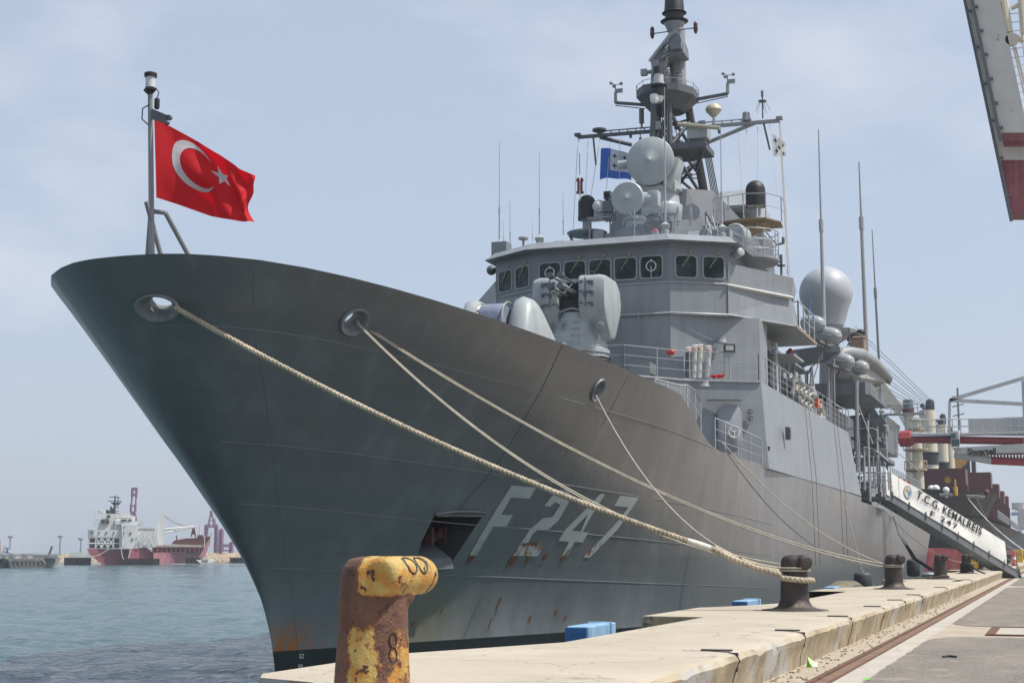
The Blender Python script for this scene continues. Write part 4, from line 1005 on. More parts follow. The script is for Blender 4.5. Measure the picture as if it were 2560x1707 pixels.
for k in range(10):
    x = -19.2 + .5 * k; q = Vector((x, PY + 1.05, cB(500, 110, Y=PY + 1).z if x < XC else cB(1550, 45, Y=PY + 1).z)); b = MB(); b.rod(q, q + Vector((0, 0, -.25 - .2 * (k % 3))), .025, n=5); b.box(q + Vector((0, 0, -.3 - .2 * (k % 3))), (.12, .1, .16)); part(b, 'yard_block', M_dkgrey)
b = MB(); b.rod(cB(1275, 380, Y=PY + 2.5), cB(1385, 900, Y=PY + 4.2), .045, n=6); part(b, 'red_hose', M_orange)
# mast platform: dish-shaped bottom with a small parapet
b = MB(); xa_, xb_ = cA(715, 860, Y=PY - .3).x, cA(1250, 860, Y=PY + .4).x; xm_, xr_ = (xa_ + xb_) / 2, (xb_ - xa_) / 2
oc = [(xm_ + u_ * xr_, PY + v_) for u_, v_ in ((-1, -.6), (-.6, -1.4), (0, -1.6), (.62, -1.2), (1, -.2), (1, 1.0), (.6, 1.5), (-.6, 1.5), (-1, .9))]
inn = [(xm_ + (x - xm_) * .55, PY + (y - PY) * .55) for x, y in oc]
b.loft([[(x, y, PZ - .95) for x, y in inn], [(x, y, PZ - .25) for x, y in oc], [(x, y, PZ + .12) for x, y in oc], [(xm_ + (x - xm_) * .96, PY + (y - PY) * .96, PZ + .12) for x, y in oc], [(xm_ + (x - xm_) * .96, PY + (y - PY) * .96, PZ) for x, y in oc]])
part(b, 'mast_platform', M_mast, smooth=0)
rail([(*oc[i], PZ + .12) for i in (8, 0, 1, 2, 3, 4, 5, 6)], .22, 0, .7, .02)
b = MB(); b.lathe([(.34, -.2), (.22, -.45)], (-17.2, PY - 1.3, PZ - .35), n=14); b.lathe([(.19, -.2), (.21, -.3), (.2, -.5), (.12, -.62)], (-17.25, PY - 1.75, PZ - .35), n=16); part(b, 'dome_camera', M_white)
# pole mast: grey column, conical foot and black cylinder at the top
tp = cA(1050, 200, X=-16.9); ty = PY + .5
b = MB(); b.lathe([(.42, 0), (.40, 3.4)], (-16.6, ty, PZ), n=20); zt_ = PZ + 3.4
z1 = cA(1050, 320, Y=ty).z; z2 = cA(1050, 200, Y=ty).z; z3 = cA(1050, 125, Y=ty).z; z4 = cA(1050, -60, Y=ty).z
px_ = cA(1050, 200, Y=ty).x
b.lathe([(.32, zt_ - .5), (.28, z1), (.42, z2 - .35), (.52, z2 - .1)], (px_, ty, 0), n=20); part(b, 'pole_mast', M_fit)
b = MB(); b.lathe([(.62, z2 - .05), (.70, z2), (.46, z2 + .1), (.46, z3 - .05), (.62, z3), (.50, z3 + .08), (.44, z4), (.3, z4 + .25), (.05, z4 + .3)], (px_, ty, 0), n=24); part(b, 'antenna_drum', M_black)
b = MB(); zl = z1 + .05; b.rod((px_ - 1.05, ty - .35, zl), (px_ + 1.15, ty - .35, zl + .05), .03)
part(b, 'lamp_yard', M_dkgrey)
for x in (-1.05, 1.15):
    b = MB(); b.lathe([(.05, -.3), (.09, -.2), (.12, -.05), (.1, .05), (.11, .2), (.04, .32)], (px_ + x, ty - .35, zl + .05), n=12); part(b, 'signal_lamp', paint('lamp_dark_red', (.06, .012, .012), .4, .1, 5, 0))
# slanted search radar on its pedestal
b = MB(); yq = PY - .9
b.prism([cA(x, y, Y=yq) for x, y in ((832, 592), (905, 478), (1020, 345), (1062, 305), (1098, 322), (1122, 385), (1130, 478), (1065, 502), (960, 535), (850, 596))], (0, 1.3, 0))
b.b2(cA(1010, 455, Y=yq - .25), cA(1120, 385, Y=yq) + Vector((0, .3, 0))); q0, q1 = cA(835, 588, Y=yq), cA(1050, 310, Y=yq)
SR = part(b, 'search_radar', paint('radar_grey', (.16, .17, .18), .5, .15, 2, .1), smooth=0)
b = MB(); f0, f1 = q0 + Vector((-.05, -.08, .1)), q1 + Vector((-.1, -.08, .05)); b.beam(f0, f1, .18, .12); b.beam(f0 + Vector((.35, -.04, .45)), f0 + Vector((1.3, -.04, 1.4)), .14, .06); part(b, 'radar_face', M_pale, SR, smooth=0)
b = MB(); b.lathe([(.5, 0), (.45, .9), (.3, 1.1), (.3, 1.9)], (-17.25, PY - .5, PZ + .05), n=16); b.b2(cA(840, 690, Y=PY - 1.0), cA(940, 590, Y=PY - .2)); b.rod(cA(860, 655, Y=PY - .8), cA(790, 668, Y=PY - .8), .1); b.box(cA(772, 668, Y=PY - .8), (.3, .25, .3)); part(b, 'radar_pedestal', M_fit, SR, smooth=35)
b = MB(); 
for k in range(9): b.rod((-17.0 + .1 * (k % 3), PY - 1.1, PZ + .3 + .2 * k), (-16.7, PY - 1.0 - .1 * (k % 2), PZ + .5 + .2 * k), .05, n=6)
part(b, 'waveguide', M_fit, SR)
b = MB(); c = cA(905, 720, Y=PY - 1.6); b.lathe([(.28, -.35), (.28, -.2), (.24, -.2), (.24, .18)], c, n=16); MLt = part(b, 'masthead_lamp', paint('lamp_clear', (.5, .5, .48), .15, .1, 6, 0)); b = MB(); b.lathe([(.27, .18), (.25, .55), (.2, .58)], c, n=16); part(b, 'lamp_hood', M_black, MLt); b = MB(); b.lathe([(.4, -.42), (.4, -.35)], c, n=16); part(b, 'lamp_tray', M_black, MLt)
ladder((px_ + .25, ty - .45, PZ + .1), (px_ + .25, ty - .45, z1 - .6), .34, 12)
# yards with their stays and fittings
Yy = PY + 1.0
yl0, yl1 = cB(165, 160, Y=Yy), cB(840, 105, Y=Yy); yr0, yr1 = cB(1090, 60, Y=Yy), cB(2015, 8, Y=Yy)
zL = (yl0.z + yr1.z) / 2
for a, c, br0, br1 in ((yl0, Vector((-17.6, Yy, zL)), cB(365, 160, Y=Yy), cB(660, 230, Y=Yy + .4)), (yr1, Vector((-16.4, Yy, zL)), cB(1790, 30, Y=Yy), cB(1340, 215, Y=Yy + .4))):
    b = MB(); b.beam(a, c, .16, .16); b.rod(a + (c - a) * .3 + Vector((0, 0, .22)), c + Vector((0, 0, .22)), .035)
    for k in range(7): q = a + (c - a) * (.3 + .1 * k); b.rod(q, q + Vector((0, 0, .22)), .03, n=5)
    b.rod(br0, br1, .1, n=8); b.box(a + Vector((0, 0, .12)), (.3, .3, .14)); part(b, 'signal_yard', M_mast if a is yl0 else M_fit, smooth=0)
def yard_item(px, py, Y, kind):
    c = cA(px, py, Y=Y); b = MB(); mt = M_fit
    if kind == 'rod': b.lathe([(.05, 0), (.05, .25), (.13, .3), (.13, 1.0), (.08, 1.05)], c, n=12); mt = paint('tan_antenna', (.22, .19, .16), .6, .1, 4, 0)
    if kind == 'mush': b.lathe([(.06, 0), (.06, .35), (.14, .36), (.36, .6), (.4, .68), (.36, .82), (.22, .97), (.02, 1.03)], c, n=20); mt = paint('cream_dome', (.50, .45, .33), .5, .06, 3, 0)
    if kind == 'pot': b.lathe([(.2, 0), (.18, .4), (.12, .46)], c, n=14)
    if kind == 'disc': b.lathe([(.1, 0), (.14, .1), (.36, .14), (.36, .24)], c, n=18); mt = M_mast
    if kind == 'whisk':
        b.rod(c, c + Vector((0, 0, 1.3)), .035); b.lathe([(.2, .85), (.2, .9)], c, n=14); b.lathe([(.06, 1.1), (.06, 1.4)], c)
        for k in range(5): a = k * 2 * pi / 5; b.rod(c + Vector((.15 * cos(a), .15 * sin(a), .85)), c + Vector((.38 * cos(a), .38 * sin(a), .35)), .012, n=4)
        mt = M_dkgrey
    part(b, {'rod': 'rod_antenna', 'mush': 'mushroom_antenna', 'pot': 'pot_antenna', 'disc': 'disc_antenna', 'whisk': 'discone_antenna'}[kind], mt)
yard_item(750, 1185, Yy, 'rod'); yard_item(1412, 1135, Yy, 'mush'); yard_item(1710, 1112, Yy, 'pot'); yard_item(362, 1230, Yy, 'disc'); yard_item(1862, 1090, Yy, 'whisk')
b = MB(); b.rod(cB(1085, 40, Y=PY - 1.2), cB(1470, 75, Y=PY - 1.6), .1, n=10); part(b, 'navigation_radar_bar', paint('cream_radar', (.36, .33, .25), .5, .08, 4, 0))
b = MB(); c = cB(1275, 130, Y=PY - .8); b.box(c, (1.0, .8, .62)); part(b, 'radar_transceiver', M_pale, smooth=0, bevel=.03)
b = MB(); b.b2((cB(1020, 235, Y=PY - 1).x, PY - 1.6, c.z - .85), (cB(1350, 200, Y=PY - 1).x, PY + .6, c.z - .55))
for x in (1060, 1340): b.rod(cB(x, 215, Y=PY - 1.5), cB(1250, 470, Y=PY + 1), .07)
part(b, 'radar_bracket', M_mast, smooth=0)
b = MB(); c = cB(1085, 410, Y=PY - .8); b.lathe([(.25, -.4), (.25, .3), (.18, .4)], c, n=14); b.lathe([(.12, 0), (.12, .2)], c + Vector((0, -.2, -.1)), ax=(-.1, -1, 0), n=12); part(b, 'stabilised_camera', M_fit)
# wind vane arms of the platform
for (x0, y0, x1, y1) in ((780, 965, 510, 945), (1250, 915, 1540, 862)):
    b = MB(); p, q = cA(x0, y0, Y=PY), cA(x1, y1, Y=PY); b.beam(p, q, .12, .14); b.rod(p + Vector((0, 0, -.2)), q + Vector((0, 0, -.14)), .025); part(b, 'vane_arm', M_mast, smooth=0)
    b = MB(); b.rod(q, q + Vector((0, 0, .55)), .09, .07); b.rod(q + Vector((0, 0, .55)), q + Vector((0, 0, .9)), .03)
    for k in range(3): a = k * 2 * pi / 3; e_ = q + Vector((.3 * cos(a), .3 * sin(a), .95)); b.rod(q + Vector((0, 0, .92)), e_, .02, n=5); b.ell(e_, .09, 8, 6)
    b.box(q + Vector((.2, 0, .6)), (.35, .03, .22)); part(b, 'wind_gauge', M_fit)
# halyards
M_line = paint('signal_line', (.42, .40, .36), .7, .1, 8, 0)
for (x0, y0, x1, y1, r) in ((165, 175, 120, 1000, .014), (175, 190, 185, 740, .03), (258, 190, 232, 700, .014), (365, 190, 285, 690, .014), (460, 200, 425, 660, .014), (550, 170, 545, 600, .014), (1630, 70, 1690, 900, .014), (1710, 90, 1722, 590, .022), (1815, 65, 1810, 1000, .022), (1925, 45, 2000, 700, .014), (2015, 20, 2100, 1480, .03), (2022, 20, 2115, 1480, .018), (2030, 830, 2090, 1440, .014)):
    b = MB(); b.rod(cB(x0, y0, Y=Yy), cB(x1, y1, Y=Yy - 3), r, n=5); part(b, 'halyard', M_line)
for (x0, y0, x1, y1) in ((305, 160, 330, 415), (1868, 25, 1927, 275)):
    b = MB(); b.rod(cB(x0, y0, Y=Yy), cB(x1, y1, Y=Yy), .05, n=6); part(b, 'drop_antenna', M_dkgrey)
b = MB(); c = cB(183, 610, Y=Yy - 1.5); b.lathe([(.2, -.35), (.2, -.28), (.14, -.25), (.14, .25), (.2, .28), (.16, .4)], c, n=14); part(b, 'red_signal_lamp', paint('red_lens', (.22, .015, .02), .3, .1, 5, 0))
# whip antennas on the bridge roof
def whip(base, top, r0=.045, pot=True, name='whip_antenna', mats=None, knob=.35):
    b = MB(); base, top = V(base), V(top); d = top - base
    b.tube([base, base + d * knob, base + d * (knob + .001), base + d * (knob + .06), base + d * (knob + .061), top], [r0, r0 * .8, r0 * 1.15, r0 * 1.15, r0 * .55, r0 * .3], 8); o = part(b, name, mats or M_rail)
    if pot: b = MB(); b.lathe([(.2, -.5), (.2, -.3), (.13, -.26), (.2, -.1), (.22, -.04), (.1, .06), (.05, .1)], base, n=16); part(b, 'insulator', M_pale, o)
    return o
k_ = 2560 / 2352
for bx, by, tx, ty_, Y, r0, pot in ((1147, 556, 1147, 325, 61.5, .04, 1), (1172, 570, 1171, 462, 61, .03, 0), (1239, 545, 1239, 350, 62, .035, 1), (1157, 560, 1156, 505, 64, .018, 0), (1223, 553, 1222, 508, 63, .018, 0), (1294, 540, 1293, 440, 62.5, .03, 0), (1528, 515, 1526, 200, 60.3, .05, 1), (1658, 521, 1655, 290, 60.5, .05, 1), (1458, 560, 1456, 470, 59.8, .025, 0)):
    whip(at(bx * k_, by * k_, Y=Y), at(tx * k_, ty_ * k_, Y=Y), r0, pot, knob=.28)
for px_b, Y in ((960, 60.6), (1490, 60.8)):
    c = cB(px_b, 1030, Y=Y); b = MB(); b.box((c.x, c.y, 15.95), (.75, .7, .65)); part(b, 'antenna_box', M_sup, smooth=0)
c = at(1147 * k_, 574 * k_, Y=61.5); b = MB(); b.box((c.x + .1, c.y, c.z - .1), (.7, .7, .8)); part(b, 'antenna_box', M_sup, smooth=0)
b = MB(); c = cC(765, 330, Y=61); b.lathe([(.05, -.2), (.05, .15), (.22, .2), (.22, .28), (.1, .32)], c, n=14); part(b, 'mushroom_vent', M_fit)
b = MB(); c = cC(472, 572, Y=60.3); b.ell(c, .22, 14, 10, ax=(0, 1, 0)); b.rod(c, c + Vector((.5, .2, .1)), .04); part(b, 'side_lamp', M_dkgrey)
rail([cB(1035, 1050, Y=59.0), cB(1445, 1075, Y=60.0), (-11.8, 64, 15.65)], .62, 1, 1.3, .022)
rail([(-22.0, 60.2, 15.63), (-20.3, 58.8, 15.63), (-18.6, 58.6, 15.63)], .2, 0, 1.2, .02)
b = MB(); b.box(cB(873, 1040, Y=58.7), (.24, .2, .2)); al = part(b, 'alarm_box', M_pale, smooth=0); b = MB(); b.ell(cB(873, 1015, Y=58.7), (.11, .11, .07)); part(b, 'alarm_dome', M_orange, al)
b = MB(); b.box(cB(1222, 1050, Y=58.8), (.42, .05, .26)); part(b, 'notice_plate', M_white, smooth=0)
for x in (1080, 1195):
    p, q = cB(x, 975, Y=61), cB(x, 795, Y=61); b = MB(); b.rod(p, q, .035, n=6); b.rod(p + Vector((.12, 0, .1)), q + Vector((.02, 0, 0)), .02, n=5); part(b, 'stub_antenna', M_rail)
for x0, y0, x1, y1 in ((1345, 890, 1400, 1080), (1320, 960, 1420, 1090)): b = MB(); p, q = cB(x0, y0, Y=63), cB(x1, y1, Y=61); b.rod(p, q, .03); b.rod(p + Vector((.25, 0, 0)), q + Vector((.25, 0, 0)), .03); part(b, 'stair_rail', M_rail)
# small gear scattered over the bridge roof
rnd = random.Random(31)
for k in range(30):
    x = rnd.uniform(-21.6, -12.6); y = rnd.uniform(59.6, 63.5) + max(0, abs(x + 17) - 3) * .8; b = MB(); h_ = rnd.uniform(.2, .7)
    if k % 5 == 0: b.box((x, y, 15.62 + h_ / 2), (rnd.uniform(.2, .5), .4, h_)); nm = 'junction_box'
    elif k % 5 == 1: b.lathe([(.06, 0), (.06, h_), (.14, h_ + .02), (.14, h_ + .12), (.05, h_ + .16)], (x, y, 15.62), n=12); nm = 'roof_vent'
    elif k % 5 == 2: b.rod((x, y, 15.62), (x + .1, y, 15.62 + h_ * 2.2), .022, n=6); nm = 'stub_antenna'
    elif k % 5 == 3: b.tube([(x, y, 15.7), (x + .3, y - .1, 15.9 + h_ * .4), (x + .7, y, 15.75), (x + .9, y + .2, 15.66)], .028, 6); nm = 'cable'
    else: b.lathe([(.12, 0), (.12, .2), (.08, .24), (.1, .3), (.1, .42)], (x, y, 15.62), n=12); nm = 'roof_lamp'
    part(b, nm, rnd.choice([M_fit, M_dkgrey, M_pale, M_mast]), smooth=35)
for k in range(12):
    c = cB(rnd.uniform(420, 1050), rnd.uniform(860, 1040), Y=61.2); b = MB(); b.rod(c, c + Vector((rnd.uniform(-.4, .4), .2, rnd.uniform(.2, .6))), .03, n=6); part(b, 'bracket', M_dkgrey)
# jackstaff at the stem
jb = Vector((-17, 25.70, 8.1)); jt = at(345 * k_, 205 * k_, X=-17)
b = MB(); b.rod(jb, jt, .062, .05, 12); JS = part(b, 'jackstaff', M_fit)
b = MB(); b.rod(jt + Vector((0, 0, -2.35)), (-16.98, 26.5, 8.0), .05); f1 = at(362 * k_, 487 * k_, X=-16.9); b.rod(f1 + Vector((-.1, 0, .02)), f1 + Vector((.12, .1, 0)), .05); b.rod(f1 + Vector((.12, .1, 0)), at(470 * k_, 655 * k_, Y=27.2), .05); b.rod(at(346 * k_, 490 * k_, Y=26.2), at(338 * k_, 600 * k_, Y=26.9), .05)
part(b, 'stay', M_fit, JS)
jl = Vector((jt.x, jt.y, jt.z))
b = MB(); b.lathe([(.05, -.12), (.16, -.02), (.16, .0), (.1, .01)], jl, n=4); part(b, 'lamp_base', M_black, JS); b = MB(); b.lathe([(.125, .25), (.13, .27), (.13, .33), (.1, .345)], jl, n=20); part(b, 'lamp_cap', M_black, JS)
b = MB(); b.lathe([(.10, .03), (.10, .26)], jl, n=20); part(b, 'anchor_lamp', paint('clear_lamp_glass', (.55, .57, .58), .12, .05, 6, 0), JS)
b = MB(); c = jl + Vector((.02, -.02, -.42)); b.prism([c + Vector((.04, 0, 0)), c + Vector((.42, 0, -.18)), c + Vector((.40, 0, -.36)), c + Vector((.04, 0, -.22))], (0, .06, 0)); b.lathe([(.05, .0), (.055, .08)], c + Vector((.44, 0, -.22)), ax=(0, 1, 0)); b.ell(c + Vector((.43, 0, -.34)), .05); part(b, 'flag_bracket', M_dkgrey, JS, smooth=0)
b = MB(); b.lathe([(.045, 0), (.055, .03), (.055, .2), (.04, .22)], c + Vector((.2, -.05, -.04)), n=12); b.tube([c + Vector((.2, -.05, .18)), c + Vector((.24, -.05, .3)), c + Vector((.12, 0, .42))], .012, 5); b.tube([c + Vector((-.03, 0, .08)), c + Vector((-.17, 0, .02)), c + Vector((-.18, 0, -.2)), c + Vector((-.03, 0, -.33))], .014, 5); part(b, 'stern_lamp_wiring', M_black, JS)

# ------------------------------------------------------------------ the frigate: after part
DK = lambda b, n, m=None, **k: part(b, n, m or M_dk2, smooth=k.pop('smooth', 0), **k)
M_dk2 = paint('after_grey_paint', (.13, .14, .152), .5, .15, 1.6, .12)
# funnel casing behind the mast and a boxy screen on it
c0 = cB(1075, 650, Y=86); c1 = cB(1720, 610, Y=86); zb_ = cB(1400, 800, Y=86).z
b = MB(); b.plan([(c0.x, 86), (c1.x, 86), (c1.x, 94), (c0.x, 94)], zb_, c1.z + .05, top=[(c0.x + .3, 87), (c1.x - .1, 87), (c1.x - .1, 94), (c0.x + .3, 94)]); part(b, 'radar_screen', M_pale, smooth=0)
b = MB(); b.plan([(-20.6, 87), (c1.x - .5, 87), (c1.x - .5, 99), (-20.8, 99)], 5.9, zb_, top=[(-20, 88), (c1.x - .6, 88), (c1.x - .6, 98), (-20, 98)]); DK(b, 'funnel')
# boat deck carried out over the side
e0, e1 = cD(1650, 1000, X=-10.1), cD(1960, 950, X=-10.1)
xr_ = cD(1960, 950, Y=88).x; b = MB(); b.plan([(-15.5, 88), (xr_ - .25, 88), (xr_, 88.5), (xr_, 97), (-15.5, 97)], cD(1800, 1050, Y=88).z, cD(1800, 938, Y=88).z); DK(b, 'boat_deck')
for y in (86, 91, 96): b = MB(); b.rod((xr_ - .3, y + 3, 10.6), (xr_ - .3, y + 3, 5.9), .07); DK(b, 'pillar', M_rail)
# curved davit arm with a broad web under the bridge deck
b = MB(); ar = [cD(x, y, Y=82) for x, y in ((1190, 650), (1560, 600), (1690, 620), (1690, 650), (1560, 740), (1370, 780), (1290, 830), (1270, 900), (1190, 900))]
b.prism(ar, (0, .5, 0)); DK(b, 'boat_davit')
b = MB(); b.prism([cD(x, y, Y=80) for x, y in ((1560, 590), (1690, 610), (1690, 650), (1560, 650))], (0, .5, 0)); DK(b, 'raft_shelf', M_fit)
# black-grey uptake block with two curved ducts
pts = [cE(x, y, Y=104) for x, y in ((735, 1000), (735, 880), (870, 865), (1085, 870), (1060, 960), (1060, 1180), (740, 1180))]
b = MB(); b.prism(pts, (0, 10, 0)); DK(b, 'hangar_front')
for sx in (0, 85):
    P_ = [cE(x + sx, y + sx * .7, Y=103.2) for x, y in ((660, 690), (740, 730), (850, 790), (930, 840), (965, 900), (970, 980), (955, 1100))]
    if sx: P_ = P_[3:]
    b = MB(); 
    for p, q in zip(P_, P_[1:]): b.beam(p, q + (q - p) * .12, .7, .85 if not sx else .6)
    DK(b, 'air_duct', smooth=0)
b = MB(); b.b2((cE(985, 985, Y=103).x, 103, cE(985, 1015, Y=103).z), (cE(1012, 985, Y=103).x, 103.6, cE(985, 965, Y=103).z)); DK(b, 'louvre', M_black)
# rounded gun drum on the hangar roof
dq = cE(1110, 1190, Y=112); r_ = (cE(1190, 1100, Y=112).x - cE(1030, 1100, Y=112).x) / 2; h_ = cE(1110, 925, Y=112).z - dq.z
b = MB(); b.lathe([(r_ * .96, -.3), (r_, .1), (r_, h_ - .6), (r_ * .93, h_ - .2), (r_ * .75, h_), (.1, h_ + .05)], dq, n=32); b.box(dq + Vector((-.4, -r_ * .8, h_ * .4)), (r_ * 1.1, .6, h_ * .7)); DK(b, 'after_gun_mount', M_pale, smooth=35)
# after deckhouse with its guard rail
b = MB(); b.plan([(-22, 100), (-11.2, 100), (-10.35, 104), (-10.35, 128), (-22, 128)], 5.4, 7.55); ADH = part(b, 'after_deckhouse', M_sup, smooth=0)
for y in (107, 112, 117): b = MB(); b.hexa([(-10.35, y, 7.4), (-9.9, y, 7.4), (-9.9, y + .12, 7.4), (-10.35, y + .12, 7.4)], [(-10.35, y, 6.2), (-10.3, y, 6.2), (-10.3, y + .12, 6.2), (-10.35, y + .12, 6.2)]); part(b, 'bracket', M_sup, ADH, smooth=0)
rail([(-11.2, 100, 7.55), (-10.35, 104, 7.55), (-10.3, 128, 7.55)], 1.15, 2, 1.3, .03)
b = MB(); b.rod((-10.1, 105, 8.0), (-10.1, 124, 7.95), .07); DK(b, 'spare_spar', M_rail)
for y in (107.2, 110.6, 114.5): b = MB(); b.box((-10.1, y, 8.02), (.3, .5, .3)); DK(b, 'orange_fitting', paint('faded_orange', (.5, .12, .06), .6, .1, 6, 0))
# intermediate platforms, ladders and rails abaft the deckhouse wall: dense clutter in the shade
for (x0, y0, x1, y1, Y, h) in ((760, 1090, 1000, 1080, 92, .12), (840, 1200, 1090, 1290, 94, .18), (770, 1290, 1090, 1300, 95, .3)):
    p, q = cE(x0, y0, Y=Y), cE(x1, y1, Y=Y); b = MB(); b.b2((p.x, Y, min(p.z, q.z)), (q.x, Y + 5, min(p.z, q.z) + h)); DK(b, 'platform')
b = MB(); b.plan([(-22, 86), (-12.2, 86), (-12.2, 100), (-22, 100)], 5.6, 11.6); DK(b, 'machinery_house')
for x, y0, y1, Y, r in ((815, 560, 1400, 88, .11), (835, 1080, 1540, 88, .05), (555, 270, 930, 83, .1), (580, 300, 930, 83, .05), (605, 330, 930, 83, .04), (880, 1170, 1560, 90, .07), (1000, 1080, 1540, 92, .05), (965, 1250, 1500, 93, .04), (1105, 1390, 1560, 94, .06), (1025, 1280, 1500, 92, .05), (920, 1290, 1460, 91, .04)):
    b = MB(); b.rod(cE(x, y0, Y=Y), cE(x + 8, y1, Y=Y), r, n=8); DK(b, 'stanchion', M_rail, smooth=40)
for (pts_, Y, r) in ((((880, 1165), (960, 1180), (1030, 1230), (1100, 1290)), 92, .07), (((730, 1000), (800, 995), (960, 990), (1010, 1020)), 90, .04), (((1000, 1080), (1085, 1080), (1080, 1160)), 93, .03), (((840, 1405), (1090, 1400)), 91, .04), (((840, 1470), (1110, 1470)), 91, .03), (((850, 1540), (1000, 1530)), 91, .04), (((1030, 1180), (1150, 1190), (1260, 1270), (1390, 1390)), 96, .03), (((620, 780), (740, 830), (740, 960)), 86, .04)):
    b = MB(); b.tube([cE(x, y, Y=Y) for x, y in pts_], r, 6); DK(b, 'pipe', M_rail, smooth=40)
ladder(cE(880, 1150, Y=90), cE(890, 850, Y=90), .5, 9); ladder(cE(930, 1560, Y=91), cE(940, 1290, Y=91), .7, 9); ladder(cE(1000, 1540, Y=91.5), cE(1030, 1400, Y=91.5), .6, 6)
rnd = random.Random(11)
for k in range(26):
    x, y = rnd.uniform(770, 1080), rnd.uniform(1020, 1500); c = cE(x, y, Y=95 - rnd.random() * 3); s_ = rnd.uniform(.12, .4); b = MB()
    if k % 3 == 0: b.lathe([(s_ * .5, 0), (s_ * .5, s_), (s_ * .2, s_ * 1.2)], c, n=12)
    elif k % 3 == 1: b.box(c, (s_, .3, s_ * 1.3))
    else: b.rod(c, c + Vector((rnd.uniform(-.9, .9), 0, rnd.uniform(-.6, .6))), .045, n=6)
    DK(b, ('ventilator', 'junction_box', 'pipe')[k % 3], rnd.choice([M_fit, M_dk2, M_rail, M_sup]), smooth=35)
# clutter behind the long rail of the lower deckhouse
rnd = random.Random(5)
for k in range(58):
    y = rnd.uniform(66.5, 81.5); x = rnd.uniform(-12.4, -10.9); b = MB(); h = rnd.uniform(.5, 2.2); s_ = rnd.uniform(.2, .55)
    if k % 4 == 0: b.lathe([(s_ * .5, 0), (s_ * .5, h * .7), (s_ * .6, h * .75), (s_ * .3, h)], (x, y, 9.4), n=14); nm = 'ventilator'
    elif k % 4 == 1: b.box((x, y, 9.4 + h / 2), (s_, s_ * 1.6, h)); nm = 'deck_box'
    elif k % 4 == 2: b.rod((x, y, 9.4), (x + rnd.uniform(-.3, .3), y, 12.4), .05); nm = 'pipe'
    else: b.tube([(x, y + .2 * sin(j * 1.7), 10.8 - j * .14) for j in range(10)], .07, 6); nm = 'hung_rope'
    DK(b, nm, rnd.choice([M_fit, M_dk2, M_rail, M_sup]) if nm != 'hung_rope' else paint('tan_rope', (.36, .30, .22), .8, .2, 6, 0) if 'M_tanr' not in globals() else M_tanr, smooth=35)
for k in range(3):
    y = 67.6 + 1.2 * k; b = MB(); b.tube([(-10.45 + .05 * sin(j), y + .35 * sin(j * .9) * (1 - j / 30), 10.5 - j * .075) for j in range(15)], .075, 6); DK(b, 'hung_rope', M_line, smooth=40)
b = MB(); b.box((-10.9, 63.5, 10.7), (.1, .5, 2.2)); DK(b, 'rescue_board', M_pale)
for y in (69.5, 72.5, 76): b = MB(); b.box((-12.62, y, 10.5), (.1, 1.0, 1.9)); DK(b, 'side_door', M_door)
b = MB(); b.box((-10.42, 71.5, 9.95), (.2, .3, .45)); DK(b, 'orange_bag', paint('orange_bag', (.55, .10, .04), .7, .1, 6, 0))
# rail of the wing platform aft
rail([(-10.05, 64.4, 12.47), (-10.02, 68.7, 12.47)], 1.25, 1, 1.4, .035)
rail([(-10.05, 64.4, 12.47), (-11.3, 66.0, 12.47)], 1.25, 1, 1.4, .035)
b = MB(); b.beam((-9.95, 63.1, 12.42), (-9.95, 68.9, 12.42), .06, .14); DK(b, 'platform_edge', M_under)
# big white satellite radome on its tower
rc2 = at(1897 * k_, 673 * k_, X=-14.0); Rr = 64.5 / 2560 * 2560 / (FPX / (rc2 - Vector((0, 0, EYE))).length) 
b = MB(); pr_ = [(Rr * cos(a), Rr * sin(a)) for a in [radians(d) for d in range(90, -31, -8)]]
zc_ = rc2.z; b.lathe([(max(.01, r), z) for r, z in pr_] + [(Rr * .66, -Rr * 1.22), (Rr * .64, -Rr * 1.28)], rc2, n=48)
part(b, 'satellite_radome', paint('white_radome_paint', (.36, .38, .40), .5, .04, .8, .05), smooth=60)
b = MB(); b.lathe([(Rr * .58, -Rr * 1.45), (Rr * .58, -Rr * 1.25)], rc2, n=24); b.lathe([(Rr * .3, -Rr * 1.95), (Rr * .9, -Rr * 1.62), (Rr * .95, -Rr * 1.45), (Rr * .3, -Rr * 1.45)], rc2 + Vector((.25, 0, 0)), n=10); b.lathe([(.7, -7.5), (.5, -Rr * 1.9)], rc2, n=14)
for k in range(4): b.rod(rc2 + Vector((1.0 * (-1) ** k, .6 * (1 if k > 1 else -1), -Rr * 1.55)), rc2 + Vector((.4 * (-1) ** k, 0, -Rr * 2.3)), .09)
DK(b, 'radome_tower', M_fit)
# tall whips of the after part
whip(at(1893 * k_, 752 * k_, X=-10.9), at(1880 * k_, 298 * k_, X=-10.9), .11, True, knob=.48)
whip(at(1993 * k_, 862 * k_, X=-10.5), at(1973 * k_, 372 * k_, X=-10.5), .14, True, knob=.68)
whip(at(2025 * k_, 942 * k_, X=-11.2), at(2003 * k_, 528 * k_, X=-11.2), .10, True, mats=M_fit, knob=.62)
b = MB(); c = cD(1955, 905, X=-10.5); b.box(c + Vector((0, 0, -.1)), (.8, 1.2, .12)); b.rod(c + Vector((0, 0, -.15)), c + Vector((-1.2, 0, -1.0)), .08); DK(b, 'antenna_bracket', M_under)

b = MB(); c = at(1795 * k_, 640 * k_, Y=64); b.rod(c, c + Vector((0, 0, 1.0)), .05); b.lathe([(.18, .55), (.18, .6)], c, n=12); b.lathe([(.07, .7), (.07, 1.05)], c, n=10); b.rod(c, c + Vector((-2.2, -.3, .05)), .06); DK(b, 'discone_antenna', M_dkgrey)
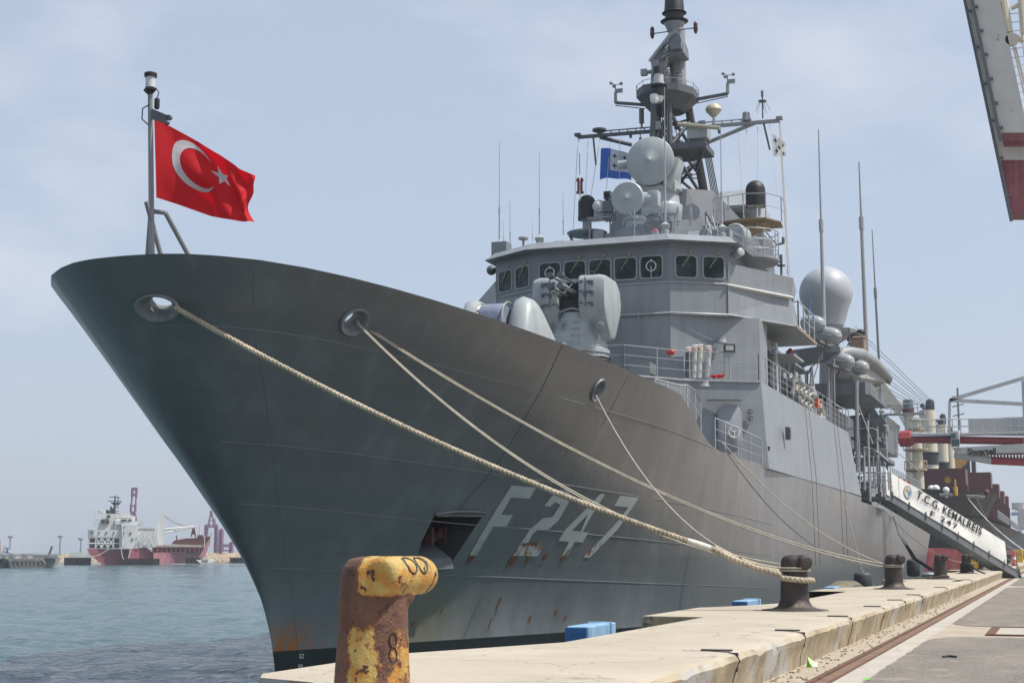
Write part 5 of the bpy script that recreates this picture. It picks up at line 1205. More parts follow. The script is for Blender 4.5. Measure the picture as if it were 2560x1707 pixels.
# davit fall and lashing lines
for (x0, y0, x1, y1, Y) in ((1540, 590, 1450, 900, 80), (1450, 900, 1360, 1080, 80), (1530, 600, 1525, 730, 80), (560 + 1280, 1100, 1990, 1500, 88), (640 + 1280, 1110, 2060, 980, 90)):
    b = MB(); b.rod(cD(x0, y0, Y=Y), cD(x1, y1, Y=Y), .03, n=6); DK(b, 'lashing_line', M_line, smooth=40)
M_hang = paint('hanging_line_grey', (.12, .115, .10), .8, .1, 6, 0)
# pairs of hanging lines over the sunlit side plating
for x0, x1 in ((1365, 1430), (1398, 1470), (1630, 1690), (1660, 1730)):
    p = cD(x0, 1120 if x0 < 1500 else 1290, X=-10.25); q = cG((x1 - 1028), 420 if x0 < 1500 else 480, X=-9.93); b = MB(); b.tube([p, q, Vector((-9.9, q.y + .25, 2.4))], .012, 5); DK(b, 'hanging_line', M_hang, smooth=40)

# ---- loose things carried aboard
M_raft = paint('raft_canister_paint', (.30, .325, .335), .35, .06, 3, .05)
def raft(c, label, parent=None):
    t_ = thing('life_raft', c, label, 'life raft', 'life raft canisters on the port racks')
    ax = Vector((.80, -.35, -.18)).normalized(); L_ = .66
    b = MB(); pr2 = [(.02, -L_), (.22, -L_ * .97), (.36, -L_ * .78), (.43, -L_ * .4), (.445, 0), (.43, L_ * .4), (.36, L_ * .78), (.22, L_ * .97), (.02, L_)]
    b.lathe(pr2, c, ax=ax, n=28); b.build('canister', M_raft, t_, smooth=60)
    u, w_, d = frame(ax); b = MB(); b.tube([V(c) + d * (L_ + .02) * cos(a) * 1.0 + u * .465 * sin(a) for a in [k * pi / 16 for k in range(32)]], .035, 6, closed=True); b.build('joint_band', M_fit, t_)
    b = MB()
    for s_ in (-.12, .14): b.grid(lambda i, j: V(c) + (d * (.34 + s_ * .8 + .1 * i) + w_ * (.42 * cos(.5 * (j - .5))) * 1 + u * .42 * sin(.5 * (j - .5))), 1, 4)
    b.build('label_patch', M_white, t_)
    return t_
raft(cD(1590, 510, X=-10.6), 'grey life raft canister highest on the side, under the white radome')
raft(cD(1715, 745, X=-10.7), 'grey life raft canister left of the lowest pair, beside the inflatable boat')
raft(cD(1855, 800, X=-10.5), 'grey life raft canister lowest and farthest right, by the foot of a tall whip antenna')
raft(cD(1440, 400, X=-11.4), 'grey life raft canister half hidden behind the wing platform rail')
raft(cD(1625, 690, X=-11.6), 'grey life raft canister mostly hidden behind the canister next to the grey post')
b = MB(); 
for p, q in ((cD(1480, 560, X=-10.9), cD(1690, 640, X=-10.9)), (cD(1600, 780, X=-11), cD(1960, 890, X=-11))): b.beam(p, q, .3, .14)
for x, y in ((1560, 600), (1690, 830), (1830, 870)): p = cD(x, y, X=-10.9); b.rod(p, p + Vector((-1.0, .2, -1.4)), .07)
DK(b, 'raft_rack')
# inflatable boat slung on the boat deck
ib = thing('inflatable_boat', (-10.8, 91, 13), 'grey rigid inflatable boat slung high beside the life raft canisters', 'boat')
nb = [cD(x, y, Y=Y) for x, y, Y in ((1660, 690, 88), (1760, 670, 88.5), (1880, 690, 89.5), (1990, 760, 91), (2080, 850, 92.5), (2130, 900, 93.4), (2140, 930, 93.8))]
b = MB(); b.tube(nb, [.36, .40, .42, .42, .38, .3, .16], 16); b.tube([p + Vector((-1.5 + .18 * i, 1.6 - .2 * i, .1)) for i, p in enumerate(nb)], [.36, .4, .42, .42, .38, .3, .16], 16); b.build('tube', paint('hypalon_grey', (.24, .25, .255), .55, .1, 2, .1), ib, smooth=60)
b = MB(); kl = [cD(x, y, Y=Y) for x, y, Y in ((1660, 900, 88), (1800, 1020, 89), (1900, 1050, 90), (2000, 1010, 91.5), (2100, 960, 93), (2140, 930, 93.8))]
b.loft([[a, (a * .5 + k2 * .5) + Vector((.1, 0, -.2)), k2 + Vector((-.4, .6, 0)), a + Vector((-1.2, 1.2, 0))] for a, k2 in zip([nb[0], nb[1], nb[2], nb[3], nb[4], nb[6]], kl)]); b.build('boat_hull', paint('boat_hull_paint', (.36, .35, .33), .5, .12, 2, .25), ib, smooth=40)
b = MB(); b.tube([p + Vector((.05, -.30, -.22)) for p in nb[1:]], .05, 6); b.build('rubbing_strake', M_dkgrey, ib)
b = MB(); c = cD(1850, 620, Y=90.2); b.box(c, (.95, .8, .95)); b.box(c + Vector((.1, -.1, .55)), (.8, .6, .2)); b.build('console_cover', paint('tan_cover', (.26, .19, .14), .8, .2, 4, .1), ib, smooth=0, bevel=.1)
b = MB(); c = cD(1840, 520, Y=90.4); b.ell(c, (.5, .35, .3)); b.ell(c + Vector((.25, 0, .25)), (.28, .25, .2)); b.box(c + Vector((-.2, .0, -.1)), (.6, .3, .5), ry=.4); b.build('engine', M_black, ib, smooth=40)
b = MB(); c = cD(1775, 450, Y=89); b.rod(c, c + Vector((0, 0, -2.0)), .05); b.rod(c + Vector((0, 0, -.7)), c + Vector((.5, .3, -1.6)), .03); b.rod(c + Vector((0, 0, -.7)), c + Vector((-.5, .3, -1.6)), .03); DK(b, 'boat_fall', M_dkgrey)

# ---- gangway with its canvas banner
gT, gB = Vector((-9.62, 95.2, 6.35)), Vector((-2.45, 106.2, 1.42))
gd = (gB - gT).normalized(); gn = Vector((gd.y, -gd.x, 0)).normalized(); gup = gd.cross(gn) * -1
gup = gup if gup.z > 0 else -gup
GWT = thing('gangway', gB, 'long grey boarding gangway sloping from the frigate down to the quay', 'gangway')
M_alu = paint('gangway_grey', (.15, .16, .17), .45, .12, 3, .1)
W_ = 1.0
for s_ in (0, 1):
    o = -gn * W_ * s_; b = MB(); b.beam(gT + o, gB + o, .09, .42); b.beam(gT + o + gup * .24, gB + o + gup * .24, .16, .05); b.build('side_beam', M_alu, GWT, smooth=0)
n_ = 36
for i in range(n_):
    p = gT + (gB - gT) * (i + .5) / n_ - gn * W_ * .5; b = MB(); b.box(p + Vector((0, 0, .05)), (.34, W_, .05), rz=math.atan2(gn.y, gn.x) + pi / 2)
    b.hexa([p + gn * .45 + Vector((-.16, -.05, .02)), p + gn * .45 + Vector((.14, .1, .02)), p - gn * .45 + Vector((.14, .1, .02)), p - gn * .45 + Vector((-.16, -.05, .02))], [p + gn * .4 + Vector((-.03, 0, -.16)), p + gn * .4 + Vector((.03, 0, -.16)), p - gn * .4 + Vector((.03, 0, -.16)), p - gn * .4 + Vector((-.03, 0, -.16))])
    b.build('tread', M_pale, GWT, smooth=0)
for s_ in (0, 1):
    o = -gn * (W_ * s_ + .07 * (1 if s_ == 0 else 0))
    for i in range(9):
        p = gT + (gB - gT) * (.02 + .97 * i / 8) + o; b = MB(); b.rod(p, p + Vector((0, 0, 1.6)), .03, n=6); b.box(p + gn * .14 + Vector((0, 0, .22)), (.12, .12, .45)); b.build('stanchion', M_alu, GWT, smooth=30)
    b = MB(); b.rod(gT + o + Vector((0, 0, 1.6)), gB + o + Vector((0, 0, 1.6)), .03); b.rod(gT + o + Vector((0, 0, .8)), gB + o + Vector((0, 0, .75)), .018); b.build('handrail', M_rail, GWT)
b = MB(); b.rod(gB + gn * .1 + Vector((0, 0, -.02)), gB - gn * (W_ + .1) + Vector((0, 0, -.02)), .11, n=16); b.build('roller', M_black, GWT)
b = MB(); b.b2((-12.2, 92.0, 6.1), (-9.5, 95.6, 6.28)); DK(b, 'gangway_landing', M_dk2)
rail([(-9.6, 92, 6.28), (-9.6, 95.2, 6.28)], 1.3, 3, .9, .03); rail([(-12, 92, 6.28), (-9.6, 92, 6.28)], 1.2, 3, .8, .03)
b = MB(); b.hexa([(-9.56, 93.2, 6.45), (-9.56, 95.1, 6.4), (-9.53, 95.1, 6.4), (-9.53, 93.2, 6.45)], [(-9.56, 93.0, 8.1), (-9.56, 95.1, 7.7), (-9.53, 95.1, 7.7), (-9.53, 93.0, 8.1)]); tag(b.build('canvas_screen', M_white, smooth=0), 'small plain white canvas screen on the rail at the head of the gangway', 'canvas screen')
bn0 = gn * .08
def ban(s, h, off=0.0):
    """point of the banner: s metres down the slope, h metres above the beam"""
    p = gT + gd * s + Vector((0, 0, h)) + bn0
    wv = .02 * sin(s * 1.1 + h * 2.2) + .045 * noise.noise((s * .45, h * .9, 3)) + .015 * sin(s * .4 - h * 4) 
    return p + gn * (wv + off)
LB = (gB - gT).length
m, t, bb = mat_new('banner_canvas'); col = mixc(t, noise_fac(t, 1.2, .3, .7, detail=5), (.66, .65, .61), (.78, .77, .73)); t.links.new(col, bb.inputs['Base Color']); bb.inputs['Roughness'].default_value = .65; bumpn(t, bb, noise_fac(t, .8, .2, .8, detail=2, stretch=(1, 1, 1.3)), .25, .12)
b = MB(); s0_, s1_ = .25, LB - 1.6
b.grid(lambda i, j: ban(s0_ + (s1_ - s0_) * i, .27 + (1.32 + .12 * i) * j), 70, 12)
BN = tag(b.build('banner', m, smooth=60, origin=tuple(gT)), 'long white canvas banner lettered T.C.G. KEMALREIS F 247 along the gangway', 'banner')
def on_ban(px, py):
    r = at(px, py, X=-5.0) - Vector((0, 0, EYE)); o_ = Vector((0, 0, EYE)); tt = (gT + bn0 - o_).dot(gn) / r.dot(gn); q = o_ + r * tt - gT - bn0
    s = q.dot(Vector((gd.x, gd.y, 0))) / (gd.x ** 2 + gd.y ** 2); return s, q.z - gd.z * s
M_ink = paint('black_ink', (.012, .012, .014), .6, .1, 5, 0)
def ban_text(txt, a, c, size, sp=1.25):
    s_a, h_a = on_ban(*a); s_c, h_c = on_ban(*c)
    tm = text_mb(txt, (0, 0, 0), (1, 0, 0), (0, 1, 0), size, 0, sp, 'LEFT', .02)
    xs = [v[0] for v in tm.v]; x0, x1 = min(xs), max(xs)
    bmv = bmesh.new(); 
    for v in tm.v: bmv.verts.new(v)
    bmv.verts.ensure_lookup_table()
    for f in tm.f: bmv.faces.new([bmv.verts[i] for i in f])
    bmesh.ops.triangulate(bmv, faces=bmv.faces)
    o2 = MB(); bmv.verts.index_update()
    P = []
    for v in bmv.verts:
        f_ = (v.co.x - x0) / (x1 - x0); s = s_a + (s_c - s_a) * f_; h = h_a + (h_c - h_a) * f_
        vy = v.co.y
        q = ban(s, h + vy * gup.z - 0, .05) + Vector((gup.x, gup.y, 0)) * vy
        P.append(q)
    o2.add(P, [[v.index for v in f.verts] for f in bmv.faces]); bmv.free()
    return o2.build('lettering', M_ink, BN, smooth=0)
g_ = lambda x, y: (1920 + x * .2723, 1080 + y * .2723)
ban_text('T.C.G. KEMALREIS', g_(1362, 568), g_(1955, 915), .70, 1.12)
ban_text('F 247', g_(1488, 742), g_(1735, 872), .46, 1.3)
s_e, h_e = on_ban(*g_(1282, 550)); ce = ban(s_e, h_e, .012)
def disc(r0, r1, off, mat, a0=0, a1=2 * pi, name='emblem'):
    b = MB(); N_ = 28
    vs = []; 
    for k in range(N_ + 1):
        a = a0 + (a1 - a0) * k / N_; e_ = gd * cos(a) + gup * sin(a); vs += [ce + e_ * r0 + gn * off, ce + e_ * r1 + gn * off]
    b.add(vs, [(2 * k, 2 * k + 1, 2 * k + 3, 2 * k + 2) for k in range(N_)]); return b.build(name, mat, BN, smooth=0)
disc(0, .40, .03, paint('emblem_navy', (.03, .04, .09), .5, 0, 4, 0)); disc(0, .34, .034, paint('emblem_pale', (.50, .48, .42), .5, .1, 6, 0)); disc(0, .26, .038, paint('emblem_blue', (.08, .20, .45), .5, .1, 6, 0), -1.2, 1.0); disc(0, .24, .042, paint('emblem_gold', (.40, .27, .06), .5, .1, 6, 0), 2.0, 3.4); disc(.36, .38, .046, M_white)

# ------------------------------------------------------------------ bollards, mooring lines, fenders, flags
def bollard_mat(name, yellow):
    m, t, b = mat_new(name)
    rust = mixc(t, noise_fac(t, 5, .35, .65, detail=8, rough=.7), (.085, .036, .022), (.16, .075, .042)) if yellow else mixc(t, noise_fac(t, 4, .35, .65, detail=8, rough=.7), (.018, .015, .014), (.06, .042, .034))
    col = rust
    if yellow:
        c = nd(t, 'ShaderNodeTexCoord'); sx = nd(t, 'ShaderNodeSeparateXYZ'); t.links.new(c.outputs['Object'], sx.inputs[0])
        def rng(s, a, b_):
            r = nd(t, 'ShaderNodeMapRange'); r.inputs[1].default_value = a; r.inputs[2].default_value = b_; t.links.new(s, r.inputs[0]); return r.outputs[0]
        n1 = noise_fac(t, 8, .25, .75, detail=10, rough=.75)
        n0 = noise_fac(t, 2.0, .3, .7, detail=3)
        # where the paint still holds: the horn, a broad patch on the seaward front, a strip on the landward side
        horn = mathn(t, 'MULTIPLY', rng(sx.outputs[2], .77, .83), rng(sx.outputs[0], -.03, .02))
        front = mathn(t, 'MULTIPLY', mathn(t, 'MULTIPLY', rng(sx.outputs[2], .68, .45), rng(sx.outputs[1], .0, -.12)), mathn(t, 'MULTIPLY', rng(sx.outputs[0], -.13, -.05), rng(sx.outputs[0], .19, .11)))
        side = mathn(t, 'MULTIPLY', rng(sx.outputs[0], .20, .25), mathn(t, 'MULTIPLY', rng(sx.outputs[2], .6, .4), .75))
        k_ = mathn(t, 'MAXIMUM', mathn(t, 'MAXIMUM', mathn(t, 'MULTIPLY', horn, 1.25), front), side)
        f = mathn(t, 'ADD', mathn(t, 'MULTIPLY', k_, .64), mathn(t, 'SUBTRACT', n1, .92))
        f2 = rng(mathn(t, 'ADD', f, mathn(t, 'MULTIPLY', n0, .12)), .02, .10)
        yl = mixc(t, noise_fac(t, 5, .35, .65, detail=6), (.40, .285, .085), (.50, .36, .11))
        yl = mixc(t, noise_fac(t, 7, .45, .6, detail=8), yl, (.44, .20, .03))
        edge = rng(mathn(t, 'ADD', f, mathn(t, 'MULTIPLY', n0, .12)), -.10, .0)
        col = mixc(t, mathn(t, 'MULTIPLY', edge, .8), col, (.34, .12, .02))
        col = mixc(t, f2, col, yl)
        spots = noise_fac(t, 12, .585, .62, detail=4)
        col = mixc(t, spots, col, (.075, .028, .018))
    else:
        col = mixc(t, noise_fac(t, 2.2, .6, .68, detail=6), col, (.17, .12, .05))
    t.links.new(col, b.inputs['Base Color']); b.inputs['Roughness'].default_value = .62 if yellow else .5
    bumpn(t, b, mathn(t, 'ADD', noise_fac(t, 8, .2, .8, detail=8, rough=.7), noise_fac(t, 40, .3, .7, detail=4)), .5, .012)
    return m
M_by, M_bd = bollard_mat('bollard_yellow', True), bollard_mat('bollard_dark', False)
def union_mesh(mb, name, mat, parent, voxel=.016):
    o = mb.build('shape', mat, smooth=0, origin=ORG[parent])
    md = o.modifiers.new('remesh', 'REMESH'); md.mode = 'VOXEL'; md.voxel_size = voxel; md.use_smooth_shade = True
    sm = o.modifiers.new('smooth', 'SMOOTH'); sm.factor = .6; sm.iterations = 12
    me = bpy.data.meshes.new_from_object(o.evaluated_get(bpy.context.evaluated_depsgraph_get())); me.name = name
    bpy.data.objects.remove(o)
    q = bpy.data.objects.new(name, me); COL.objects.link(q); q.parent = parent; ORG[q] = ORG[parent]
    return q
def bollard_shape(c, ax, voxel, parent, mat, off=None, span=(-.36, .38)):
    b = MB(); c = V(c); ax = V(ax).normalized()
    b.lathe([(.34, -.02), (.34, .03), (.29, .10), (.272, .4), (.262, .75), (.258, .90), (.24, 1.0), (.19, 1.06), (.10, 1.08), (.02, 1.085)], c, n=40)
    h = c + Vector((0, 0, .935)) + (off or Vector()); a0, a1 = span
    if off: b.ell(h + ax * (a0 + .36) + Vector((0, 0, -.13)), (.10, .13, .12))
    pr2 = [(.02, a0), (.115, a0 + .005), (.138, a0 + .03), (.148, a0 + .07), (.150, 0), (.150, a1 - .13), (.13, a1 - .05), (.08, a1 - .01), (.01, a1)]
    b.lathe(pr2, h, ax=ax, n=28)
    return union_mesh(b, 'post', mat, parent, voxel)
BX = -4.9
bol_labels = ['large rusty bollard with flaking yellow paint in the left foreground', 'black mooring bollard with the thick twisted rope round it', 'dark bollard with two thin grey lines made fast to it', 'bare dark bollard between the lined bollard and the rope-wrapped bollard', 'dark bollard with black rope piled round its foot under the gangway']
BOLS = []
b1 = thing('bollard', (BX, BOL_Y[0], ZQ), bol_labels[0], 'bollard', 'mooring bollards along the coping')
HN = Vector((.17, -.20, 0)); HA = Vector((.05, 1, 0)).normalized()
P1 = bollard_shape((BX, BOL_Y[0], ZQ), HA, .012, b1, M_by, HN, (-.05, .74))
# remains of the painted number on the horn and on the column
def stroke(pts, r, par, nm='painted_number'):
    MB().tube(pts, r, 5).build(nm, M_ink, par, smooth=60)
hc = Vector((BX, BOL_Y[0], ZQ + .935)) + HN; hax = HA; hs = Vector((HA.y, -HA.x, 0))
def horn_pt(s, a): return hc + hax * s + (hs * cos(a) + Vector((0, 0, 1)) * sin(a)) * .1495
for s0_b in (.22, .40):
    stroke([horn_pt(s0_b + .075 * cos(k * pi / 8), .62 + .50 * sin(k * pi / 8)) for k in range(17)], .0085, b1)
stroke([horn_pt(.145, 1.05), horn_pt(.135, .6), horn_pt(.15, .2)], .0085, b1)
for z0 in (.36, .47):
    ca = Vector((BX, BOL_Y[0], ZQ)); stroke([ca + Vector((.276 * cos(-.55 + .12 * cos(k * pi / 6)), .276 * sin(-.55 + .12 * cos(k * pi / 6)), z0 + .055 * sin(k * pi / 6))) for k in range(13)], .0045, b1)
proto = None
for i, y in enumerate(BOL_Y[1:], 1):
    t_ = thing('bollard', (BX, y, ZQ), bol_labels[i], 'bollard', 'mooring bollards along the coping')
    if proto is None:
        proto = bollard_shape((BX, y, ZQ), (-.6, .8, 0), .018, t_, M_bd, Vector((.27, -.2, 0)), (-.05, .5))
        fl = MB(); fl.lathe([(.66, .0), (.64, .02), (.45, .04), (.345, .08), (.29, .17), (.268, .28)], (BX, y, ZQ), n=32); flo = fl.build('base_flange', M_bd, t_, smooth=40)
    else:
        for q in (proto, flo): c = q.copy(); COL.objects.link(c); c.parent = t_
    t_.rotation_euler.z = (0, 0, .05, -.06, .02)[i]
    BOLS.append(t_)
for i, y in enumerate((109.3, 128.9, 148.6, 168)):
    t_ = thing('bollard', (BX, y, ZQ), ('dark bollard just past the foot of the gangway', 'dark bollard beside the yellow block past the gangway', 'small dark bollard farther along the quay', 'farthest small dark bollard on the quay')[i], 'bollard', 'mooring bollards along the coping')
    for q in (proto, flo): c = q.copy(); COL.objects.link(c); c.parent = t_

def sag_path(A, B, sag, n):
    A, B = V(A), V(B)
    return [A + (B - A) * (i / n) - Vector((0, 0, sag * 4 * (i / n) * (1 - i / n))) for i in range(n + 1)]
def resample(pts, step):
    out_ = [V(pts[0])]; acc = 0
    for a, b in zip(pts, pts[1:]):
        a, b = V(a), V(b); L_ = (b - a).length; d = step - acc
        while d <= L_: out_.append(a + (b - a) * (d / L_)); d += step
        acc = L_ - (d - step)
    return out_
def twisted(pts, R, pitch, mb, strands=3, n=6):
    P_ = resample(pts, pitch / 9)
    u = None; fr = []
    for i, p in enumerate(P_):
        d = (P_[min(i + 1, len(P_) - 1)] - P_[max(i - 1, 0)]).normalized()
        if u is None: u = frame(d)[0]
        u = (u - d * u.dot(d)).normalized(); fr.append((u.copy(), d.cross(u)))
    for k in range(strands):
        mb.tube([p + (f[0] * cos(2 * pi * (i / 9 + k / strands)) + f[1] * sin(2 * pi * (i / 9 + k / strands))) * R * .52 for i, (p, f) in enumerate(zip(P_, fr))], R * .56, n)
M_rope = paint('hemp_rope', (.44, .375, .275), .88, .28, 2.2, .3)
M_rope2 = paint('thin_rope', (.40, .36, .29), .85, .16, 8, .1)
M_splice = paint('splice_wrap', (.60, .56, .49), .85, .12, 9, 0)
bc = Vector((BX, BOL_Y[1], ZQ)); zr2 = ZQ + .66
A0 = Vector((-16.42, 25.75, 7.90)); A1 = Vector((-16.22, 25.38, 7.72)); 
SPL = at(1640 * k_, 1262 * k_, Y=29.45)
RP_ = thing('mooring_rope', (-10, 28, 4), 'thick twisted cream mooring rope from the foremost fairlead to the nearest black bollard', 'rope')
mainp = [A0] + sag_path(A1, SPL, .33, 40)
mb = MB(); twisted(mainp, .058, .26, mb); mb.build('twisted_rope', M_rope, RP_, smooth=60)
end = []
def loop(dr, dz):
    a0 = bc + Vector((-.28, 0, 0)); pts = sag_path(SPL, Vector((bc.x - .22, bc.y - .24 - dr, zr2 + dz + .06)), .05, 8)
    for k in range(15):
        a = radians(-130 + 260 * k / 14); pts.append(Vector((bc.x + (.325 + dr) * cos(a), bc.y + (.325 + dr) * sin(a), zr2 + dz - .05 * sin(pi * k / 14) * 1.2)))
    pts += sag_path(Vector((bc.x - .22, bc.y + .26 + dr, zr2 + dz + .07)), SPL + Vector((0, .05, .03)), .05, 8)
    return pts
mb = MB(); twisted(loop(.03, -.02), .058, .26, mb); mb.build('eye_splice', M_rope, RP_, smooth=60)
mb = MB(); sp = resample(mainp[-3:], .12)[-5:]; mb.tube(sp, [.06, .07, .072, .072, .066][:len(sp)], 10); mb.build('splice_wrapping', M_splice, RP_, smooth=60)
def thin(name, A, B, sag, r, label, two=.05, wrap=None, mat=None):
    t_ = thing(name, V(A), label, 'rope', 'thin mooring lines')
    for s_ in ((-.5, .5) if two else (0,)):
        mb = MB(); o = Vector((0, .3, .7)).normalized() * two * s_
        p = sag_path(V(A) + o * .4, V(B) + o, sag * (1 + .02 * s_), 50)
        if wrap:
            c, z, r0 = wrap; p += [Vector((c.x + r0 * cos(a), c.y + r0 * sin(a), z + s_ * .05)) for a in [radians(-140 + 28 * k) for k in range(11)]]
        mb.tube(p, r * .78, 6); mb.build('strand', mat or M_rope2, t_, smooth=60)
    return t_
b3 = Vector((BX, BOL_Y[2], ZQ)); 
thin('mooring_line', (-13.75, 28.45, 7.78), (b3.x - .28, b3.y - .12, ZQ + .74), .80, .022, 'pair of thin lines from the middle fairlead to the second black bollard', .10, (b3, ZQ + .72, .30))
thin('mooring_line', (-13.72, 28.4, 7.74), (bc.x - .25, bc.y - .15, ZQ + .86), .92, .022, 'pair of thin lines from the middle fairlead sagging to the rope-wrapped black bollard', .09, (bc, ZQ + .80, .31))
thin('mooring_line', (-11.3, 37.95, 7.05), (bc.x - .2, bc.y + .15, ZQ + .82), 1.05, .024, 'single line from the aftmost fairlead down to the rope-wrapped black bollard', 0)
thin('mooring_line', (-10.05, 47.9, 6.5), (b3.x - .25, b3.y - .05, ZQ + .78), .55, .022, 'tauter of two lines from the cut-down bulwark to the second black bollard', 0)
thin('mooring_line', (-10.06, 47.8, 6.45), (b3.x - .25, b3.y - .08, ZQ + .68), 1.06, .022, 'slacker of two lines from the cut-down bulwark to the second black bollard', 0, mat=paint('grey_rope', (.13, .125, .11), .8, .15, 8, 0))
thin('mooring_line', (-9.95, 95, 5.6), (BX - .2, BOL_Y[4] + 20, ZQ + .5), 1.0, .022, 'thin line passing under the gangway from the after deck', 0)
b = MB()
for k in range(4):
    p0 = Vector((-9.92, 100.5 + .25 * k, 5.3)); b.tube([p0, p0 + Vector((.4, -.5, -1.2)), Vector((-8.6 + .1 * k, 98.5 - .3 * k, 2.6)), Vector((-7.4 + .1 * k, 96.0 - .3 * k, 1.95)), Vector((-6.5, 93 - .5 * k, 1.87))], .045, 6)
tag(b.build('power_cable', M_black), 'bundle of black shore power cables drooping from the after deck to the quay', 'cable')
b5 = Vector((BX, BOL_Y[4], ZQ)); b = MB()
b.tube([b5 + Vector(((.36 + .05 * sin(k * 1.9)) * cos(k * .62), (.36 + .05 * sin(k * 1.3)) * sin(k * .62), .10 + .42 * k / 60 + .04 * sin(k))) for k in range(60)] + [b5 + Vector((.6 + .04 * k, -.3 - .06 * k, .16 - .013 * k)) for k in range(12)], .045, 6)
tag(b.build('rope_pile', paint('tarred_rope', (.025, .023, .02), .8, .2, 5, 0)), 'black tarred rope wound round the foot of the bollard under the gangway', 'rope')
b4 = Vector((BX, BOL_Y[3], ZQ)); b = MB(); b.tube([b4 + Vector((.34 * cos(k * .4), .34 * sin(k * .4), .12)) for k in range(16)] + [b4 + Vector((-.6 - .3 * k, -.9 - .8 * k, .06)) for k in range(4)], .04, 6)
tag(b.build('rope_loop', paint('tarred_rope2', (.025, .023, .02), .8, .2, 5, 0)), 'single black rope looped round the foot of the bare dark bollard', 'rope')
# fenders
def fender(c, r, h, label, ztop_):
    t_ = thing('fender', c, label, 'fender', 'hanging rubber fenders'); b = MB()
    b.lathe([(r * .55, -h), (r * .86, -h * .96), (r, -h * .86), (r, -h * .14), (r * .86, -h * .04), (r * .5, 0), (.05, .03)], c, n=28); b.build('body', paint('rubber_grey', (.045, .048, .05), .6, .15, 2, .1), t_, smooth=50)
    b = MB(); b.tube([V(c) + Vector((0, 0, 0)), V(c) + Vector((0, 0, .12))], .05, 8); b.rod(c, (c[0] - .9, c[1], ztop_), .022, n=6); b.build('lanyard', M_line, t_)
cf = at(1920 + 868 * .2723, 1080 + 1285 * .2723, X=-8.9); fender(cf, .43, .95, 'dark rubber fender low against the hull beside the half-round tyre', 5.9)
cf = at(1920 + 1330 * .2723, 1080 + 1165 * .2723, X=-8.9); fender(cf, .42, 1.12, 'dark rubber fender hanging highest, right of the second black bollard', 5.6)
tf = at(1920 + 632 * .2723, 1080 + 1450 * .2723, X=-8.0); tL = at(1920 + 425 * .2723, 1080 + 1450 * .2723, X=-8.0); tR = at(1920 + 838 * .2723, 1080 + 1450 * .2723, X=-8.0); rT = (tR - tL).length / 2
b = MB(); zc2 = at(1920 + 632 * .2723, 1080 + 1372 * .2723, X=-8.0).z - 1.6
b.lathe([(1.05, -.5), (1.45, -.45), (1.6, -.25), (1.6, .25), (1.45, .45), (1.05, .5)], ((tL.x + tR.x) / 2, (tL.y + tR.y) / 2, zc2), ax=(1, -.0, 0), n=48)
for v in range(len(b.v)): x, y, z = b.v[v]; b.v[v] = (x, tf.y + (y - tf.y) * rT / 1.6, z)
tag(b.build('tyre_fender', paint('muddy_rubber', (.16, .135, .09), .85, .25, 2, .3), smooth=40), 'huge muddy brown half-round tyre fender between hull and quay', 'fender')
M_blue = paint('blue_fender_paint', (.25, .42, .58), .55, .22, 3.5, .35, rust=.35, rustc=(.36, .42, .46)); M_blued = paint('deep_blue', (.03, .13, .32), .5, .15, 2, .2)
for i, (px0, px1, py0, py1, X, lab) in enumerate(((1426, 1540, 1604, 1560, -6.75, 'large pale blue fender frame beside the coping, nearest the camera'), (1848, 1903, 1518, 1503, -6.75, 'small blue fender frame left of the rope-wrapped bollard'), (2065, 2100, 1474, 1470, -6.75, 'small blue fender frame in front of the half-round tyre'), (2312, 2322, 1438, 1433, -6.75, 'tiny blue fender frame near the farther bollards'))):
    p = at((px0 + px1) / 2, (py0 + py1) / 2, X=X); q0, q1 = at(px0 + (46 if i == 0 else 22), py0, X=X), at(px1, py1, X=X)
    t_ = thing('blue_fender', (X, p.y, .9), lab, 'fender', 'blue fender frames on the quay wall')
    zt2 = (1.81, 1.83, 1.85, 1.85)[i]
    b = MB(); b.b2((X - .35, q0.y, .6), (X, q1.y, zt2)); b.b2((X - .38, q1.y - .35, zt2 - .35), (X + .03, q1.y - .30, zt2 + .02)); b.build('panel', M_blue, t_, smooth=0, bevel=.02)
    b = MB(); b.b2((X - .36, q0.y - .05, .6), (X - .02, q0.y - .002, zt2 - .02)); b.build('end_plate', M_blued, t_, smooth=0)
# things lying on the quay
M_green = paint('green_foil', (.16, .55, .03), .35, .2, 9, 0)
b = MB(); c = Vector((-3.45, 22.0, ZA)); b.add([c, c + Vector((.09, -.04, .01)), c + Vector((.11, .03, .07)), c + Vector((.015, .02, .145)), c + Vector((.05, -.03, .06)), c + Vector((.15, -.02, .03)), c + Vector((.13, .05, .09))], [(0, 1, 4), (1, 2, 4), (2, 3, 4), (3, 0, 4)]); b.add([c + Vector((.09, -.04, .01)), c + Vector((.16, -.03, .015)), c + Vector((.15, .04, .08)), c + Vector((.11, .03, .07))], [(0, 1, 2, 3)], 1)
tag(b.build('litter', [M_green, M_white], smooth=0), 'bright green and white snack wrapper at the foot of the coping', 'litter')
b = MB(); c = Vector((-2.42, 19.9, ZA + .012)); b.add([c, c + Vector((.09, -.03, .01)), c + Vector((.12, .04, .03)), c + Vector((.01, .06, .015))], [(0, 1, 2, 3)]); tag(b.build('litter', M_green, smooth=0), 'small green scrap on the edge of the near asphalt', 'litter')
b = MB(); c = Vector((-1.75, 24.6, ZA + .02)); b.tube([c, c + Vector((.08, .1, .01)), c + Vector((.2, .06, .0))], .02, 6); tag(b.build('litter', M_black), 'small black scrap of rubber lying on the near asphalt', 'litter')
M_yel = paint('safety_yellow', (.62, .40, .02), .5, .12, 3, .2)
p = at(1920 + 1970 * .2723, 1080 + 1262 * .2723, Z=ZQ); b = MB(); w2 = 1.55
